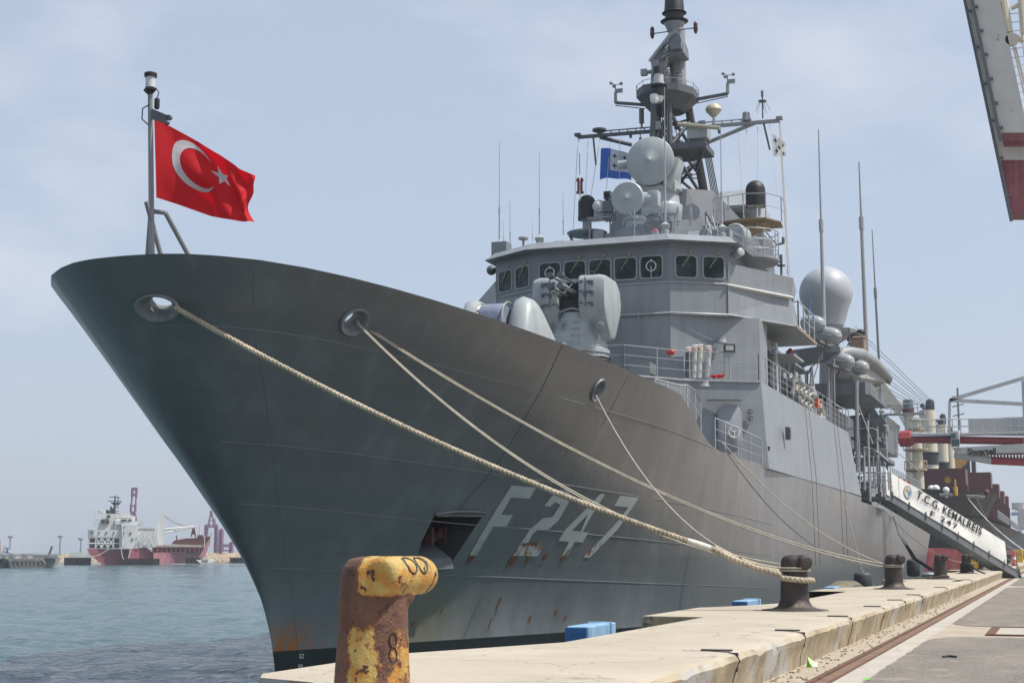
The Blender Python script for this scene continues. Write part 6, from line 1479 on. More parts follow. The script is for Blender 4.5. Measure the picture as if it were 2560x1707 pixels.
b.add([p + Vector((-.75, 0, 0)), p + Vector((.8, -.3, 0)), p + Vector((.8, .9, 0)), p + Vector((-.75, .9, 0)), p + Vector((-.75, 0, 2.1)), p + Vector((.75, -.25, 1.25)), p + Vector((.75, .8, 1.25)), p + Vector((-.75, .8, 2.1))], [(0, 1, 5, 4), (1, 2, 6, 5), (2, 3, 7, 6), (3, 0, 4, 7), (4, 5, 6, 7), (0, 3, 2, 1)])
tag(b.build('yellow_block', M_yel, smooth=0, bevel=.04), 'yellow steel wedge standing on the coping under the gangway', 'barrier')
def cone(p, h, lab):
    t_ = thing('traffic_cone', p, lab, 'traffic cone'); M_or = paint('cone_orange', (.70, .10, .03), .5, .1, 5, 0)
    b = MB(); b.b2((p.x - h * .28, p.y - h * .28, p.z), (p.x + h * .28, p.y + h * .28, p.z + .06)); b.build('base', M_blued, t_, smooth=0)
    b = MB(); b.lathe([(h * .2, .06), (h * .13, h * .42)], p, n=18); b.lathe([(h * .095, h * .62), (h * .05, h), (.01, h)], p, n=18); b.build('cone', M_or, t_)
    b = MB(); b.lathe([(h * .13, h * .42), (h * .095, h * .62)], p, n=18); b.build('reflective_band', M_white, t_)
cone(at(1920 + 2265 * .2723, 1080 + 1226 * .2723, Z=ZQ), 1.35, 'orange and white traffic cone past the foot of the gangway')
p = at(2546, 1405, Z=ZQ); b = MB(); b.box(p + Vector((0, 0, .7)), (1.2, 1.2, 1.9)); tag(b.build('yellow_block', M_yel, smooth=0, bevel=.05), 'yellow block at the right edge of the picture behind the traffic cone', 'barrier')

# ---- flags
def cloth_mat(name, c, trans=.35):
    m, t, b = mat_new(name)
    col = mixc(t, noise_fac(t, 3, .3, .7), [x * .93 for x in c], [min(1, x * 1.05) for x in c]); t.links.new(col, b.inputs['Base Color']); b.inputs['Roughness'].default_value = .75
    tr = nd(t, 'ShaderNodeBsdfTranslucent'); t.links.new(col, tr.inputs[0]); mxs = nd(t, 'ShaderNodeMixShader'); mxs.inputs[0].default_value = trans
    o = t.nodes['Material Output']; t.links.new(b.outputs[0], mxs.inputs[1]); t.links.new(tr.outputs[0], mxs.inputs[2]); t.links.new(mxs.outputs[0], o.inputs[0])
    return m
def c7(x, y, **k): return at(100 + x * .36803, 150 + y * .36803, **k)
fY = 25.5
HT, HB = c7(776, 395, Y=fY - .06), c7(790, 935, Y=fY - .06)
# fly edge and top/bottom edges, measured; the cloth streams off to the right and swings a little away
TOPE = [(776, 395), (900, 462), (1080, 558), (1250, 662), (1340, 735), (1437, 770)]; BOTE = [(790, 935), (950, 985), (1150, 1058), (1300, 1088), (1400, 1097), (1460, 1103)]
def fy(u): return fY - .06 + .55 * u + .10 * sin(u * 5.2)
def edge(E, u):
    k = min(int(u * 5), 4); q = u * 5 - k; q2 = q
    x = E[k][0] + (E[k + 1][0] - E[k][0]) * q2; y = E[k][1] + (E[k + 1][1] - E[k][1]) * q2
    return c7(x, y, Y=fy(u))
def flagp(u, v, off=0.0):
    a, b_ = edge(TOPE, u), edge(BOTE, u); p = a + (b_ - a) * v
    w_ = u * 1.15
    ph = u * 8.5 + v * 4.6
    d = .085 * sin(ph) * min(1, 2.5 * u) + .055 * sin(u * 17 - v * 7 + 1.2) * min(1, 2 * u) + .03 * sin(u * 27 + v * 13) * u + .11 * noise.noise((u * 3.3, v * 3, 2)) * min(1, 3 * u)
    p = p + Vector((.02 * sin(v * 9 + u * 4) * u + (.10 * max(0, u - .86) / .14 * sin(v * 5.5 + .4)), d + off, .02 * sin(u * 11 + v * 3) * u))
    return p
FL = thing('national_flag', HT, 'red flag with white crescent and star streaming from the jackstaff', 'flag')
M_red = cloth_mat('flag_red', (.62, .004, .010), .38); M_fw = cloth_mat('flag_white', (.75, .75, .76), .3)
b = MB(); b.grid(lambda i, j: flagp(i, j), 84, 50); b.build('cloth', M_red, FL, smooth=80, fix=False)
def emblem(poly_rings, name):
    for off in (-.006, .006):
        b = MB()
        for quad in poly_rings: b.add([flagp(u, v, off) for u, v in quad], [tuple(range(len(quad)))])
        b.build(name, M_fw, FL, smooth=80)
def UV(x, y): return (x / 1.5, .385 + (y - .5) * 1.28)          # flag units: height 1, length 1.5
cx_, cy_ = .505, .50
qs = []
N_ = 72
def crescent_pt(a, side):
    if side: return (cx_ + .25 * cos(a), cy_ + .25 * sin(a))
    # inner circle hit along the ray
    ox, r_in = cx_ + .0625, .2
    dx, dy = cos(a), sin(a); bq = -.0625 * dx; disc_ = bq * bq - (.0625 ** 2 - r_in ** 2); tt = -bq + sqrt(max(0, disc_))
    return (cx_ + dx * min(tt, .25), cy_ + dy * min(tt, .25))
a_l = radians(26)
for k in range(N_):
    a, c = a_l + (2 * pi - 2 * a_l) * k / N_, a_l + (2 * pi - 2 * a_l) * (k + 1) / N_
    for s_ in range(3):
        f = lambda an, w_: tuple(np_ + (q - np_) * w_ for np_, q in zip(crescent_pt(an, 0), crescent_pt(an, 1)))
        qs.append([UV(*f(a, s_ / 3)), UV(*f(c, s_ / 3)), UV(*f(c, (s_ + 1) / 3)), UV(*f(a, (s_ + 1) / 3))])
emblem(qs, 'crescent')
sx_, sy_ = .83, .475; st = []
rot = radians(8)
for k in range(10):
    r1 = .118 if k % 2 == 0 else .046; r2 = .046 if k % 2 == 0 else .118
    a, c = rot + pi + k * pi / 5, rot + pi + (k + 1) * pi / 5
    st.append([UV(sx_, sy_), UV(sx_ + r1 * cos(a), sy_ + r1 * sin(a)), UV(sx_ + r2 * cos(c), sy_ + r2 * sin(c))])
emblem(st, 'star')
# two signal flags at the yard
def sflag(corners, Y, fn, name, label, parts_):
    P_ = [cB(x, y, Y=Y + dy) for (x, y), dy in zip(corners, (0, .25, .25, 0))]
    def fp(u, v, off=0):
        a = P_[0] + (P_[1] - P_[0]) * u; c = P_[3] + (P_[2] - P_[3]) * u; p = a + (c - a) * v
        return p + Vector((0, .09 * sin(u * 7 + v * 4) * u + off, fn * sin(u * pi) + .03 * sin(u * 9)))
    t_ = thing(name, P_[0], label, 'flag')
    for nm, mt, quads, off in parts_:
        for o in ((0,) if off == 0 else (-off, off)):
            for k0 in range(0, len(quads), 2):
                b = MB()
                for (u0, v0, u1, v1) in quads[k0:k0 + 2]: b.grid(lambda i, j: fp(u0 + (u1 - u0) * i, v0 + (v1 - v0) * j, o), max(2, int(24 * (u1 - u0))), max(2, int(24 * (v1 - v0))))
                b.build(nm, mt, t_, smooth=80, fix=False)
M_fb = cloth_mat('flag_blue', (.045, .14, .50), .25); M_fk = cloth_mat('flag_black', (.01, .01, .012), .05)
def crosses(cs, s, w): return [q for x, y in cs for q in ((x - s, y - w, x + s, y + w), (x - w, y - s, x + w, y + s))]
sflag([(375, 262), (660, 330), (660, 560), (365, 550)], Yy - 1.0, .12, 'signal_flag', 'blue signal flag with a white field of black crosses beside the big dish', [('cloth', M_fb, [(0, 0, 1, 1)], 0), ('field', M_fw, [(.32, .02, 1, .74)], .008), ('cross', M_fk, crosses([(.46, .22), (.46, .56), (.78, .22), (.78, .56)], .075, .02), .016)])
sflag([(1945, 130), (2070, 215), (2080, 345), (1960, 345)], Yy - .2, .05, 'signal_flag', 'small white signal flag with black crosses at the right end of the yard', [('cloth', M_fw, [(0, 0, 1, 1)], 0), ('cross', M_fk, crosses([(.25, .25), (.75, .3), (.5, .5), (.28, .75), (.75, .8)], .11, .035), .012)])
b = MB(); p = cD(1420, 170, X=-10.05); b.grid(lambda i, j: p + Vector((.06 * sin(j * 9), .22 * (i - .5) + .1 * j, -.9 * j)), 4, 8); tag(b.build('signal_flag', M_fb, smooth=80, fix=False), 'small furled blue flag hanging on the wing platform rail', 'flag')

# ------------------------------------------------------------------ right background: bulk carrier, unloader, cranes
def cE2(x, y, Y): return cE(x, y, Y=Y)
BK = thing('bulk_carrier', (-22, 200, 0), 'black hulled bulk carrier with maroon hatches and cream crane posts moored astern of the frigate', 'cargo ship')
def bulk_mat():
    m, t, b = mat_new('bulk_hull')
    g = nd(t, 'ShaderNodeNewGeometry'); sx = nd(t, 'ShaderNodeSeparateXYZ'); t.links.new(g.outputs['Position'], sx.inputs[0])
    f = mathn(t, 'GREATER_THAN', sx.outputs[2], 3.7)
    k_ = mixc(t, mathn(t, 'MULTIPLY', noise_fac(t, .35, .52, .75, detail=6, stretch=(1, 1, .3)), .45), (.006, .007, .011), (.05, .05, .055))
    r_ = mixc(t, noise_fac(t, .4, .35, .65, detail=6), (.20, .030, .030), (.30, .075, .07))
    t.links.new(mixc(t, f, r_, k_), b.inputs['Base Color']); b.inputs['Roughness'].default_value = .6; b.inputs['Specular IOR Level'].default_value = .2
    return m
pl = [(-22, 200), (-18, 205.5), (-13.5, 213), (-10, 222), (-8.3, 231), (-8, 236)]
def ringz(z, fl, top=True):
    p = [(-22 + (x + 22) * fl, 200 + (1 - fl) * 9 + (y - 200) * (1 - (1 - fl) * .2)) for x, y in pl]
    p = p + [(-8.1 if not top else -8, 420)]
    return [(x, y, z) for x, y in p] + [(-44 - x, y, z) for x, y in reversed(p)]
b = MB(); b.loft([ringz(-1, .62), ringz(3.7, .70), ringz(8.1, .86), ringz(11.5, 1.0)][:3] + [[(x, y, 8.1 + (z - 8.1)) for x, y, z in ringz(8.1, .9)]]); 
b.loft([[(x, y, 8.1) for x, y, z in ringz(8, .88) if y <= 240][:6] + [(-44 - x, y, 8.1) for x, y, z in reversed(ringz(8, .88)[:6])], [(x, y, 11.5) for x, y, z in ringz(11.5, 1.0)[:6]] + [(-44 - x, y, 11.5) for x, y, z in reversed(ringz(11.5, 1.0)[:6])]])
M_bulk = bulk_mat(); b.build('hull', M_bulk, BK, smooth=0)
M_mar = paint('maroon_paint', (.095, .022, .022), .55, .15, .6, .2); M_cream = paint('cream_paint', (.56, .51, .40), .5, .06, .6, .12); M_navy = paint('navy_black', (.012, .014, .022), .45, .1, 1, 0); M_gold = paint('hatch_yellow', (.50, .28, .02), .5, .1, 1, 0)
for i, (x0, x1, y0, zt2) in enumerate(((-20.5, -12.7, 240, 15.9), (-17, -9.9, 263, 16.4), (-17, -9.6, 290, 15.6), (-17, -9.6, 318, 15.4), (-17, -9.6, 346, 15.4))):
    b = MB(); b.b2((x0, y0, 8), (x1, y0 + 7, zt2)); b.b2((x1 - 1.6, y0 - .6, 8), (x1 + .3, y0 - .1, zt2 - 2.6)); H_ = b.build('hatch_cover', M_mar, BK, smooth=0)
    if i < 2:
        text_mb('12'[i], (x1 - .6, y0 - .68, zt2 - 4.2), (1, 0, 0), (0, 0, 1), 1.5).build('hatch_number', M_gold, H_, smooth=0)
c = cG(1650, 440, Y=239.9); b = MB(); b.lathe([(.05, .0), (.45, .06)], c, ax=(0, -1, 0), n=24)
for k in range(16): a = k * pi / 8; b.beam(c + Vector((.47 * cos(a), -.03, .47 * sin(a))), c + Vector((.62 * cos(a), -.03, .62 * sin(a))), .12, .04)
b.build('sun_emblem', M_gold, BK, smooth=0)
for i, (x, Y, ytop, ycap, w_) in enumerate(((1462, 255, 830, 722, 74), (1588, 290, 962, 858, 52), (1660, 320, 1040, 980, 40))):
    p = cE2(x, ytop, Y); r_ = w_ * .2723 / (FPX / (Y * .94 + 7)); zc = cE2(x, ycap, Y).z
    b = MB(); b.lathe([(r_ * 1.12, 8), (r_ * 1.1, p.z - 9), (r_, p.z)], (p.x, p.y, 0), n=24); po = b.build('crane_post', M_cream, BK, smooth=40)
    b = MB(); b.lathe([(r_ * .55, p.z), (r_ * .55, zc - r_ * .5), (r_ * .4, zc - r_ * .15), (.02, zc)], (p.x + r_ * .35, p.y, 0), n=18); b.rod((p.x - r_ * .2, p.y, p.z + .3), (p.x - r_ * .7, p.y - .3, p.z + 1.0), r_ * .28); b.lathe([(r_ * 1.0, p.z), (r_ * .6, p.z + .15)], (p.x, p.y, 0), n=18); b.build('post_cap', M_navy, po, smooth=40)
    zb1, zb2 = cE2(x, 1215 + i * 90, Y).z, cE2(x, 1330 + i * 60, Y).z
    b = MB(); b.lathe([(r_ * 1.14, zb2), (r_ * 1.16, zb1 - .4), (r_ * 1.3, zb1 - .2), (r_ * 1.3, zb1)], (p.x, p.y, 0), n=24); b.build('post_band', M_navy, po, smooth=40)
    b = MB(); zr_p = cE2(x, 1045 + i * 20, Y).z
    for k in range(10): a = k * pi / 5; b.rod((p.x + r_ * 1.5 * cos(a), p.y + r_ * 1.5 * sin(a), zr_p), (p.x + r_ * 1.5 * cos(a), p.y + r_ * 1.5 * sin(a), zr_p + 1.1), .05, n=5)
    for z in (.55, 1.1): b.tube([(p.x + r_ * 1.5 * cos(k * pi / 8), p.y + r_ * 1.5 * sin(k * pi / 8), zr_p + z) for k in range(16)], .045, 5, closed=True)
    b.lathe([(r_ * 1.0, zr_p), (r_ * 1.55, zr_p + .05)], (p.x, p.y, 0), n=18); b.build('post_rail', M_rail, po, smooth=0)
# deck crane: turret with raised jib and its falls
tY = 226
b = MB(); p = cE2(1290, 880, tY); b.lathe([(.7, 8), (.6, p.z - .1), (.85, p.z), (.85, p.z + .4)], (p.x, p.y, 0), n=20); ct = b.build('crane_turret', M_cream, BK, smooth=40)
b = MB(); b.lathe([(.85, 0), (.85, .75)], (p.x, p.y, p.z + .4), n=18); b.build('turret_drum', M_mar, ct)
b = MB(); b.lathe([(.75, 1.15), (.75, 2.3), (.65, 2.4)], (p.x, p.y, p.z), n=12); b.build('cabin', paint('cabin_green', (.10, .14, .14), .3, .1, 1, 0), ct, smooth=0)
b = MB(); b.b2((p.x - 3.6, p.y - 1, p.z + .2), (p.x + 2.4, p.y + 1, p.z + .4))
for x in (-3.6, -2.4, -1.2, 1.4, 2.4): b.rod((p.x + x, p.y - 1, p.z + .4), (p.x + x, p.y - 1, p.z + 1.7), .06, n=5)
b.rod((p.x - 3.6, p.y - 1, p.z + 1.7), (p.x + 2.4, p.y - 1, p.z + 1.7), .06); b.rod((p.x - 3.6, p.y - 1, p.z + 1.1), (p.x + 2.4, p.y - 1, p.z + 1.1), .05); b.build('turret_walkway', M_rail, ct, smooth=0)
b = MB(); b.beam(cE2(1215, 840, tY), cE2(940, 480, tY), 1.5, 1.5); b.beam(cE2(1110, 800, tY), cE2(1060, 735, tY), 1.2, .9); b.build('jib', M_cream, BK, smooth=0)
for k in range(9):
    b = MB(); b.rod(cE2(1490 - 22 * k, 730 + 8 * k, tY + 3 * (k % 3)), cE2(800 - 4 * k + 30 * (k % 2), 60 + 62 * k, tY), .05, n=5); b.build('crane_wire', M_dkgrey, BK, smooth=0)
for k in range(4): b = MB(); b.rod(cE2(1205 + 14 * k, 880, tY), cE2(1265 + 12 * k, 990, tY), .07, n=5); b.build('strut', M_rail, BK, smooth=0)
# foremast with rusty platforms
b = MB(); p = cE2(1358, 900, 214); z0 = cE2(1358, 1460, 214).z; b.lathe([(.85, z0 - 3), (.62, p.z)], (p.x, p.y, 0), n=18)
fm = b.build('foremast', M_cream, BK, smooth=40)
for y, r_ in ((915, .9), (1000, 1.1), (1190, 1.7), (1375, 1.5)):
    q = cE2(1358, y, 214); b = MB(); b.lathe([(.5, -.35), (r_, -.1), (r_, .1), (.5, .1)], q, n=12)
    if y > 1100:
        for k in range(8): a = k * pi / 4; b.rod(q + Vector((r_ * cos(a), r_ * sin(a), .1)), q + Vector((r_ * cos(a), r_ * sin(a), 1.2)), .06, n=5)
        b.tube([q + Vector((r_ * cos(k * pi / 6), r_ * sin(k * pi / 6), 1.2)) for k in range(12)], .06, 5, closed=True)
    b.build('mast_platform', paint('rusty_cream', (.42, .33, .22), .7, .2, 1.2, .3, rust=.5), fm, smooth=0)
# deck gear at the bow, accommodation top far aft
for x, y, r_ in ((1500, 520, .5), (1540, 520, .55), (1635, 532, .45), (2005, 552, .4)): q = cG(x, y, Y=212); b = MB(); b.ell(q, (r_, r_, r_)); b.rod(q, q + Vector((0, 0, -1)), .15); b.build('deck_winch', M_white if x < 2000 else M_mar, BK)
b = MB(); q = cG(1720, 500, Y=214); b.rod(q, q + Vector((0, 0, -1.2)), .3); b.rod(q, q + Vector((0, 0, 1)), .12); b.build('jackstaff_foot', M_gold, BK)
for x, y in ((1595, 580), (1840, 592), (1915, 600)): q = cG(x, y, Y=210 if x < 1700 else 218); b = MB(); b.box(q + Vector((.6, -1.2, 0)), (1.7, .5, .42)); b.build('mooring_pipe', paint('pipe_lip', (.30, .27, .24), .5, .2, 2, .2), BK, smooth=0, bevel=.1)
for x0, x1 in ((2140, 2240), (2245, 2330)):
    pass
b = MB(); b.rod((-8.1, 236, 9.3), (-8.1, 400, 9.3), .06)
for k in range(40): b.rod((-8.1, 236 + 4 * k, 8.1), (-8.1, 236 + 4 * k, 9.3), .06, n=5)
b.build('bulwark_rail', M_rail, BK, smooth=0)
b = MB(); q = cE2(1755, 1010, 330); b.rod(q, q + Vector((0, 0, 9)), .2)
for z in (3, 5, 7): b.rod(q + Vector((-1.2, 0, z)), q + Vector((1.2, 0, z + .5)), .12)
b.build('signal_mast', M_dkgrey, BK, smooth=0)
b = MB(); b.b2((cE2(1725, 1, 330).x, 330, 16), (cE2(1790, 1, 330).x, 334, cE2(1750, 1250, 330).z)); b.b2((cE2(1810, 1, 330).x, 330, 16), (cE2(1845, 1, 330).x, 334, cE2(1750, 1240, 330).z)); fn_ = b.build('ship_funnel', M_navy, BK, smooth=0)
b = MB(); q = cE2(1748, 1320, 329.8); b.box(q, (1.6, .1, 5)); b.box(q + Vector((.5, 0, .8)), (2.6, .12, 1.2), ry=.7); b.build('funnel_mark', paint('funnel_orange', (.62, .30, .04), .5, .1, 1, 0), BK, smooth=0)
thin('mooring_line', cG(1840, 610, Y=219), cG(2420, 1130, Y=150), .6, .07, 'white mooring line from the bow of the black bulk carrier', 0, mat=M_white)
thin('mooring_line', cG(1920, 610, Y=221), cG(2420, 1150, Y=170), 2.0, .05, 'dark slack mooring line from the bow of the black bulk carrier', 0, mat=M_dkgrey)

# ship unloader standing over the carrier
UN = thing('ship_unloader', (3, 190, ZA), 'red and white ship unloader with horizontal arm lettered Siwertell over the bulk carrier', 'crane')
uY = 190
M_ured = paint('unloader_red', (.30, .022, .028), .5, .12, .8, .1); M_ugrey = paint('unloader_grey', (.50, .50, .485), .5, .08, .6, .12)
a_, c_ = cE2(1300, 1093, uY), cE2(2420, 1135, uY); a2 = Vector((a_.x, uY, a_.z)); c2 = Vector((4.5, uY, c_.z))
b = MB(); b.rod(a2, c2, .46, n=18); b.build('arm_tube', M_ured, UN, smooth=40)
b = MB(); q = cE2(1262, 1088, uY); b.lathe([(.5, -.9), (1.0, -.6), (1.0, .6), (.7, 1.1)], q, ax=(1, 0, 0), n=8); b.build('arm_head', M_ured, UN, smooth=0)
b = MB(); b.rod(a2 + Vector((0, -.5, .7)), c2 + Vector((0, -.5, .7)), .12); b.build('arm_pipe', M_ugrey, UN)
w0, w1 = cE2(1330, 1055, uY), cE2(2340, 1050, uY); b = MB(); 
for z in (0, .9, 1.8): b.rod(w0 + Vector((0, -1, z)), Vector((4, uY - 1, w1.z + z)), .08, n=6)
for k in range(22): p = w0 + (Vector((4, uY, w1.z)) - w0) * k / 21 + Vector((0, -1, 0)); b.rod(p, p + Vector((0, 0, 1.8)), .07, n=5)
b.b2((w0.x, uY - 1.2, w0.z - .25), (4, uY + .4, w0.z)); b.build('walkway', M_ugrey, UN, smooth=0)
b = MB(); b.b2((cE2(1800, 1, uY).x, uY + .6, w0.z + .2), (4, uY + 1.0, w0.z + 1.9)); b.build('conveyor_cover', M_ugrey, UN, smooth=0)
pb_ = [cE2(x, y, uY - 1.5) for x, y in ((1690, 1172), (2420, 1128), (2420, 1205), (2240, 1215), (1730, 1228))]
b = MB(); b.prism(pb_, (0, 2.4, 0)); BMU = b.build('box_beam', M_ugrey, UN, smooth=0)
text_mb('Siwertell', cE2(1962, 1207, uY - 1.56), (1, 0, .0), (0, 0, 1), 1.0, .02, .95, bold=.03).build('lettering', M_ink, BMU, smooth=0)
b = MB(); b.b2((cE2(1640, 1, uY - 2).x, uY - 3.4, cE2(1, 1200, uY - 2).z), (cE2(1712, 1, uY - 2).x, uY - 1.2, cE2(1, 1072, uY - 2).z)); CAB = b.build('cab', M_ugrey, UN, smooth=0)
b = MB(); x0, x1 = cE2(1632, 1, uY - 3.5).x, cE2(1680, 1, uY - 3.5).x; b.b2((x0, uY - 3.5, cE2(1, 1125, uY - 3.5).z), (x1, uY - 3.3, cE2(1, 1085, uY - 3.5).z)); b.b2((x1 - .5, uY - 3.5, cE2(1, 1190, uY - 3.5).z), (x1 + .4, uY - 3.3, cE2(1, 1135, uY - 3.5).z)); b.build('cab_window', paint('tinted_window', (.05, .12, .115), .12, .1, 2, 0), CAB, smooth=0)
b = MB(); b.rod(cE2(1710, 1232, uY), cE2(2050, 1290, uY), .45, n=12); b.build('lower_pipe', M_ugrey, UN); b = MB(); b.rod(cE2(2050, 1290, uY), Vector((4, uY, cE2(2420, 1345, uY).z)), .45, n=12); b.build('lower_pipe', M_ured, UN)
b = MB(); 
for k in range(12):
    p, q = cE2(1990 + 30 * k, 1240 - 1 * k, uY + 1), cE2(1990 + 30 * k + 15, 1272 + 3 * k, uY + 1); r2_ = cE2(1990 + 30 * (k + 1), 1240, uY + 1); b.rod(p, q, .09, n=5); b.rod(q, r2_, .09, n=5)
b.rod(cE2(1890, 1232, uY + 1), cE2(2400, 1225, uY + 1), .12); b.rod(cE2(1890, 1240, uY + 1), cE2(2400, 1310, uY + 1), .14); b.build('truss', M_ured, UN, smooth=0)
b = MB(); t0 = cE2(1668, 735, uY); b.beam(cE2(1662, 1040, uY), t0, .32, .32); b.beam(t0, Vector((5, uY, cE2(2850, 350, uY).z)), .42, .42); b.beam(t0, Vector((5, uY, cE2(2850, 810, uY).z)), .42, .42); b.build('tie_frame', M_ugrey, UN, smooth=0)
b = MB(); b.lathe([(.62, 1.3), (.55, 14), (.5, 22)], (-2.4, 176, 0), n=16); b.beam((-2.4, 176, 21.5), (4, uY, 21), .8, .8); b.b2((1, 182, ZA), (6, 200, 5)); b.rod((3.5, uY, 5), (3.5, uY, 32), 1.2); b.build('gantry_leg', M_ugrey, UN, smooth=40)
b = MB(); b.b2((-6.5, 290, 7.5), (8, 296, 11)); b.b2((5.5, 290, 1.3), (6.7, 296, 7.5)); b.b2((-7.5, 292, 11), (-5.5, 294, 12.2)); b.rod((-4.5, 293, 11), (-4.5, 293, 15), .15); b.rod((-4.5, 293, 14.5), (2, 293, 14.9), .12)
tag(b.build('crane_portal', M_ugrey, smooth=0), 'grey portal of a farther quay crane low at the right edge', 'crane')
bc_ = thing('harbour_crane', (-10, 640, 1.3), 'tiny pale blue container crane in the haze at the right edge', 'crane'); M_bl = paint('crane_blue', (.10, .25, .45), .6, .1, .3, 0)
b = MB()
for x in (-14, -6):
    for y in (640, 655): b.beam((x, y, 1), (x, y, 19), .9, .9)
b.beam((-14, 640, 13), (-6, 640, 13), .8, .9); b.beam((-17, 648, 19), (10, 648, 19), 1.1, 1.2); b.beam((-12, 648, 19), (-10, 648, 25), .6, .6); b.beam((-10, 648, 25), (-16, 648, 19.5), .3, .3); b.build('crane_frame', M_bl, bc_, smooth=0)
# raised boom of the harbour crane in the upper right corner
GC = thing('crane_boom', (-3, 110, 45), 'white crane boom with red stained ends hanging into the upper right corner', 'crane'); gY = 110
def boom_mat():
    m, t, b = mat_new('boom_paint')
    c = nd(t, 'ShaderNodeTexCoord'); sx = nd(t, 'ShaderNodeSeparateXYZ'); t.links.new(c.outputs['Object'], sx.inputs[0])
    col = mixc(t, noise_fac(t, .8, .3, .7, detail=6), (.50, .475, .43), (.58, .56, .52))
    col = mixc(t, noise_fac(t, .9, .62, .67, detail=8, rough=.72), col, (.36, .06, .06))
    t.links.new(col, b.inputs['Base Color']); b.inputs['Roughness'].default_value = .55; return m
M_boom = boom_mat(); M_bred = paint('boom_red', (.25, .055, .065), .6, .35, 1.0, .3, rust=.5, rustc=(.36, .27, .26))
def c4(x, y, Y=gY): return at(2360 + x * .3571, y * .3571, Y=Y)
def ext(a, b_, k): return a + (a - b_) * k
def boom(lt, lb, rt, rb, ys, Y, th, nm):
    L0, L1, R0, R1 = c4(*lt, Y), c4(*lb, Y), c4(*rt, Y), c4(*rb, Y)
    k = 1.4; U0, W0 = ext(L0, L1, k), ext(R0, R1, k)
    f = lambda s: (L0 + (L1 - L0) * s, R0 + (R1 - R0) * s)
    b = MB(); s0, s1 = ys; P0, P1 = f(s0)
    b.prism([U0, P0, P1, W0], (0, th, 0)); b.build('boom_section', M_boom, GC, smooth=0)
    Q0, Q1 = f(1.0); b = MB(); b.prism([P0, Q0, Q1, P1], (0, th, 0)); b.build('boom_end', M_bred, GC, smooth=0)
    b = MB(); off = Vector((-.15, -.18, 0)); b.beam(U0 + off, Q0 + (Q0 - P0) * .12 + off, .24, .24)
    n_ = 14
    for i in range(n_): p = U0 + (Q0 - U0) * (i + .5) / n_; b.box(p + off + Vector((.15, 0, 0)), (.4, .22, .18))
    b.build('guide_rail', M_dkgrey, GC, smooth=0)
boom((210, 0), (412, 985), (392, 0), (600, 985), (.945, 1), gY, 1.8, 'front')
boom((160, 0), (478, 1505), (390, 0), (640, 1505), (.75, 1), gY + 2.5, 1.8, 'back')
b = MB()
for (x0, y0, x1, y1, r_) in ((420, 0, 455, 230, .16), (540, 0, 560, 240, .14), (455, 240, 560, 290, .12), (470, 60, 560, 20, .10), (480, 310, 570, 700, .03), (520, 0, 580, 560, .03), (500, 330, 575, 640, .04)): b.rod(c4(x0, y0, gY + .5), c4(x1, y1, gY + .5), r_ * 1.8, n=8)
for k in range(12): b.rod(c4(420 + 10 * k, 100 + 62 * k, gY + .6), c4(580, 90 + 60 * k, gY + .6), .033, n=4)
b.lathe([(.46, -.2), (.46, .2)], c4(475, 280, gY + .2), ax=(0, 1, 0), n=18)
b.build('boom_lattice', M_cream, GC, smooth=30)

# the crane the boom hangs from, outside the picture
u0_ = ext(c4(210, 0), c4(412, 985), 1.35); b = MB(); b.beam(u0_, (24, 150, u0_.z + 1.5), 1.8, 2.2); b.beam((24, 150, u0_.z + 2), (24, 150, ZA), 2.4, 2.4); b.beam((24, 166, u0_.z * .6), (24, 166, ZA), 2.4, 2.4); b.beam((24, 150, u0_.z * .6), (24, 166, u0_.z * .6), 1.8, 1.8)
b.build('crane_tower', M_boom, GC, smooth=0)

# ------------------------------------------------------------------ left background across the basin
def local(px, yw=1411.5):
    B = at(px, yw, Z=0); h = Vector((B.x, B.y, 0)).normalized(); u = Vector((h.y, -h.x, 0)); s = (B - Vector((0, 0, EYE))).dot(_fw) / FPX
    return lambda x, y, dep=0.0: B + u * ((x * .2723 - px) * s) + h * dep + Vector((0, 0, (yw - 1150 - y * .2723) * s)), u, h, s
def boxes(b, P, h, lst, dep=6):
    for x0, y0, x1, y1, d0, d1 in lst: b.hexa([P(x0, y1, d0), P(x1, y1, d0), P(x1, y1, d1), P(x0, y1, d1)], [P(x0, y0, d0), P(x1, y0, d0), P(x1, y0, d1), P(x0, y0, d1)])
def hull_prism(b, P, pts, dep, axis=.45):
    """side outline extruded to a real beam; the length axis runs off obliquely into the distance"""
    x0 = pts[0][0]
    A = [P(x, y, (x - x0) * .2723 * .11 * axis) for x, y in pts]; C2 = [P(x, y, (x - x0) * .2723 * .11 * axis + dep) for x, y in pts]
    b.loft([A, C2])
P, u, h, s_ = local(330)
M_mag = paint('faded_red_hull', (.29, .075, .10), .6, .3, .25, .25); M_wht = paint('ship_white', (.66, .65, .62), .55, .1, .4, .2, rust=.1); M_pink = paint('faded_pink_hull', (.40, .16, .18), .6, .25, .3, .3)
RS = thing('red_cargo_ship', P(1350, 960), 'old red cargo ship with a white superstructure and crane moored across the basin', 'cargo ship')
b = MB(); hull_prism(b, P, [(806, 812), (830, 862), (885, 905), (952, 962), (1180, 966), (1180, 815)], 11); hull_prism(b, P, [(1180, 815), (1180, 966), (1400, 960), (1400, 850), (1330, 800)], 11); b.build('hull', M_mag, RS, smooth=0)
b = MB(); hull_prism(b, P, [(1400, 850), (1400, 960), (1840, 940), (1880, 880), (1935, 715), (1905, 700), (1855, 800), (1830, 832)], 11); b.build('bow_hull', M_pink, RS, smooth=0)
b = MB(); boxes(b, P, h, [(1395, 795, 1840, 852, 4, 10)]); b.build('hold_side', M_mar, RS, smooth=0)
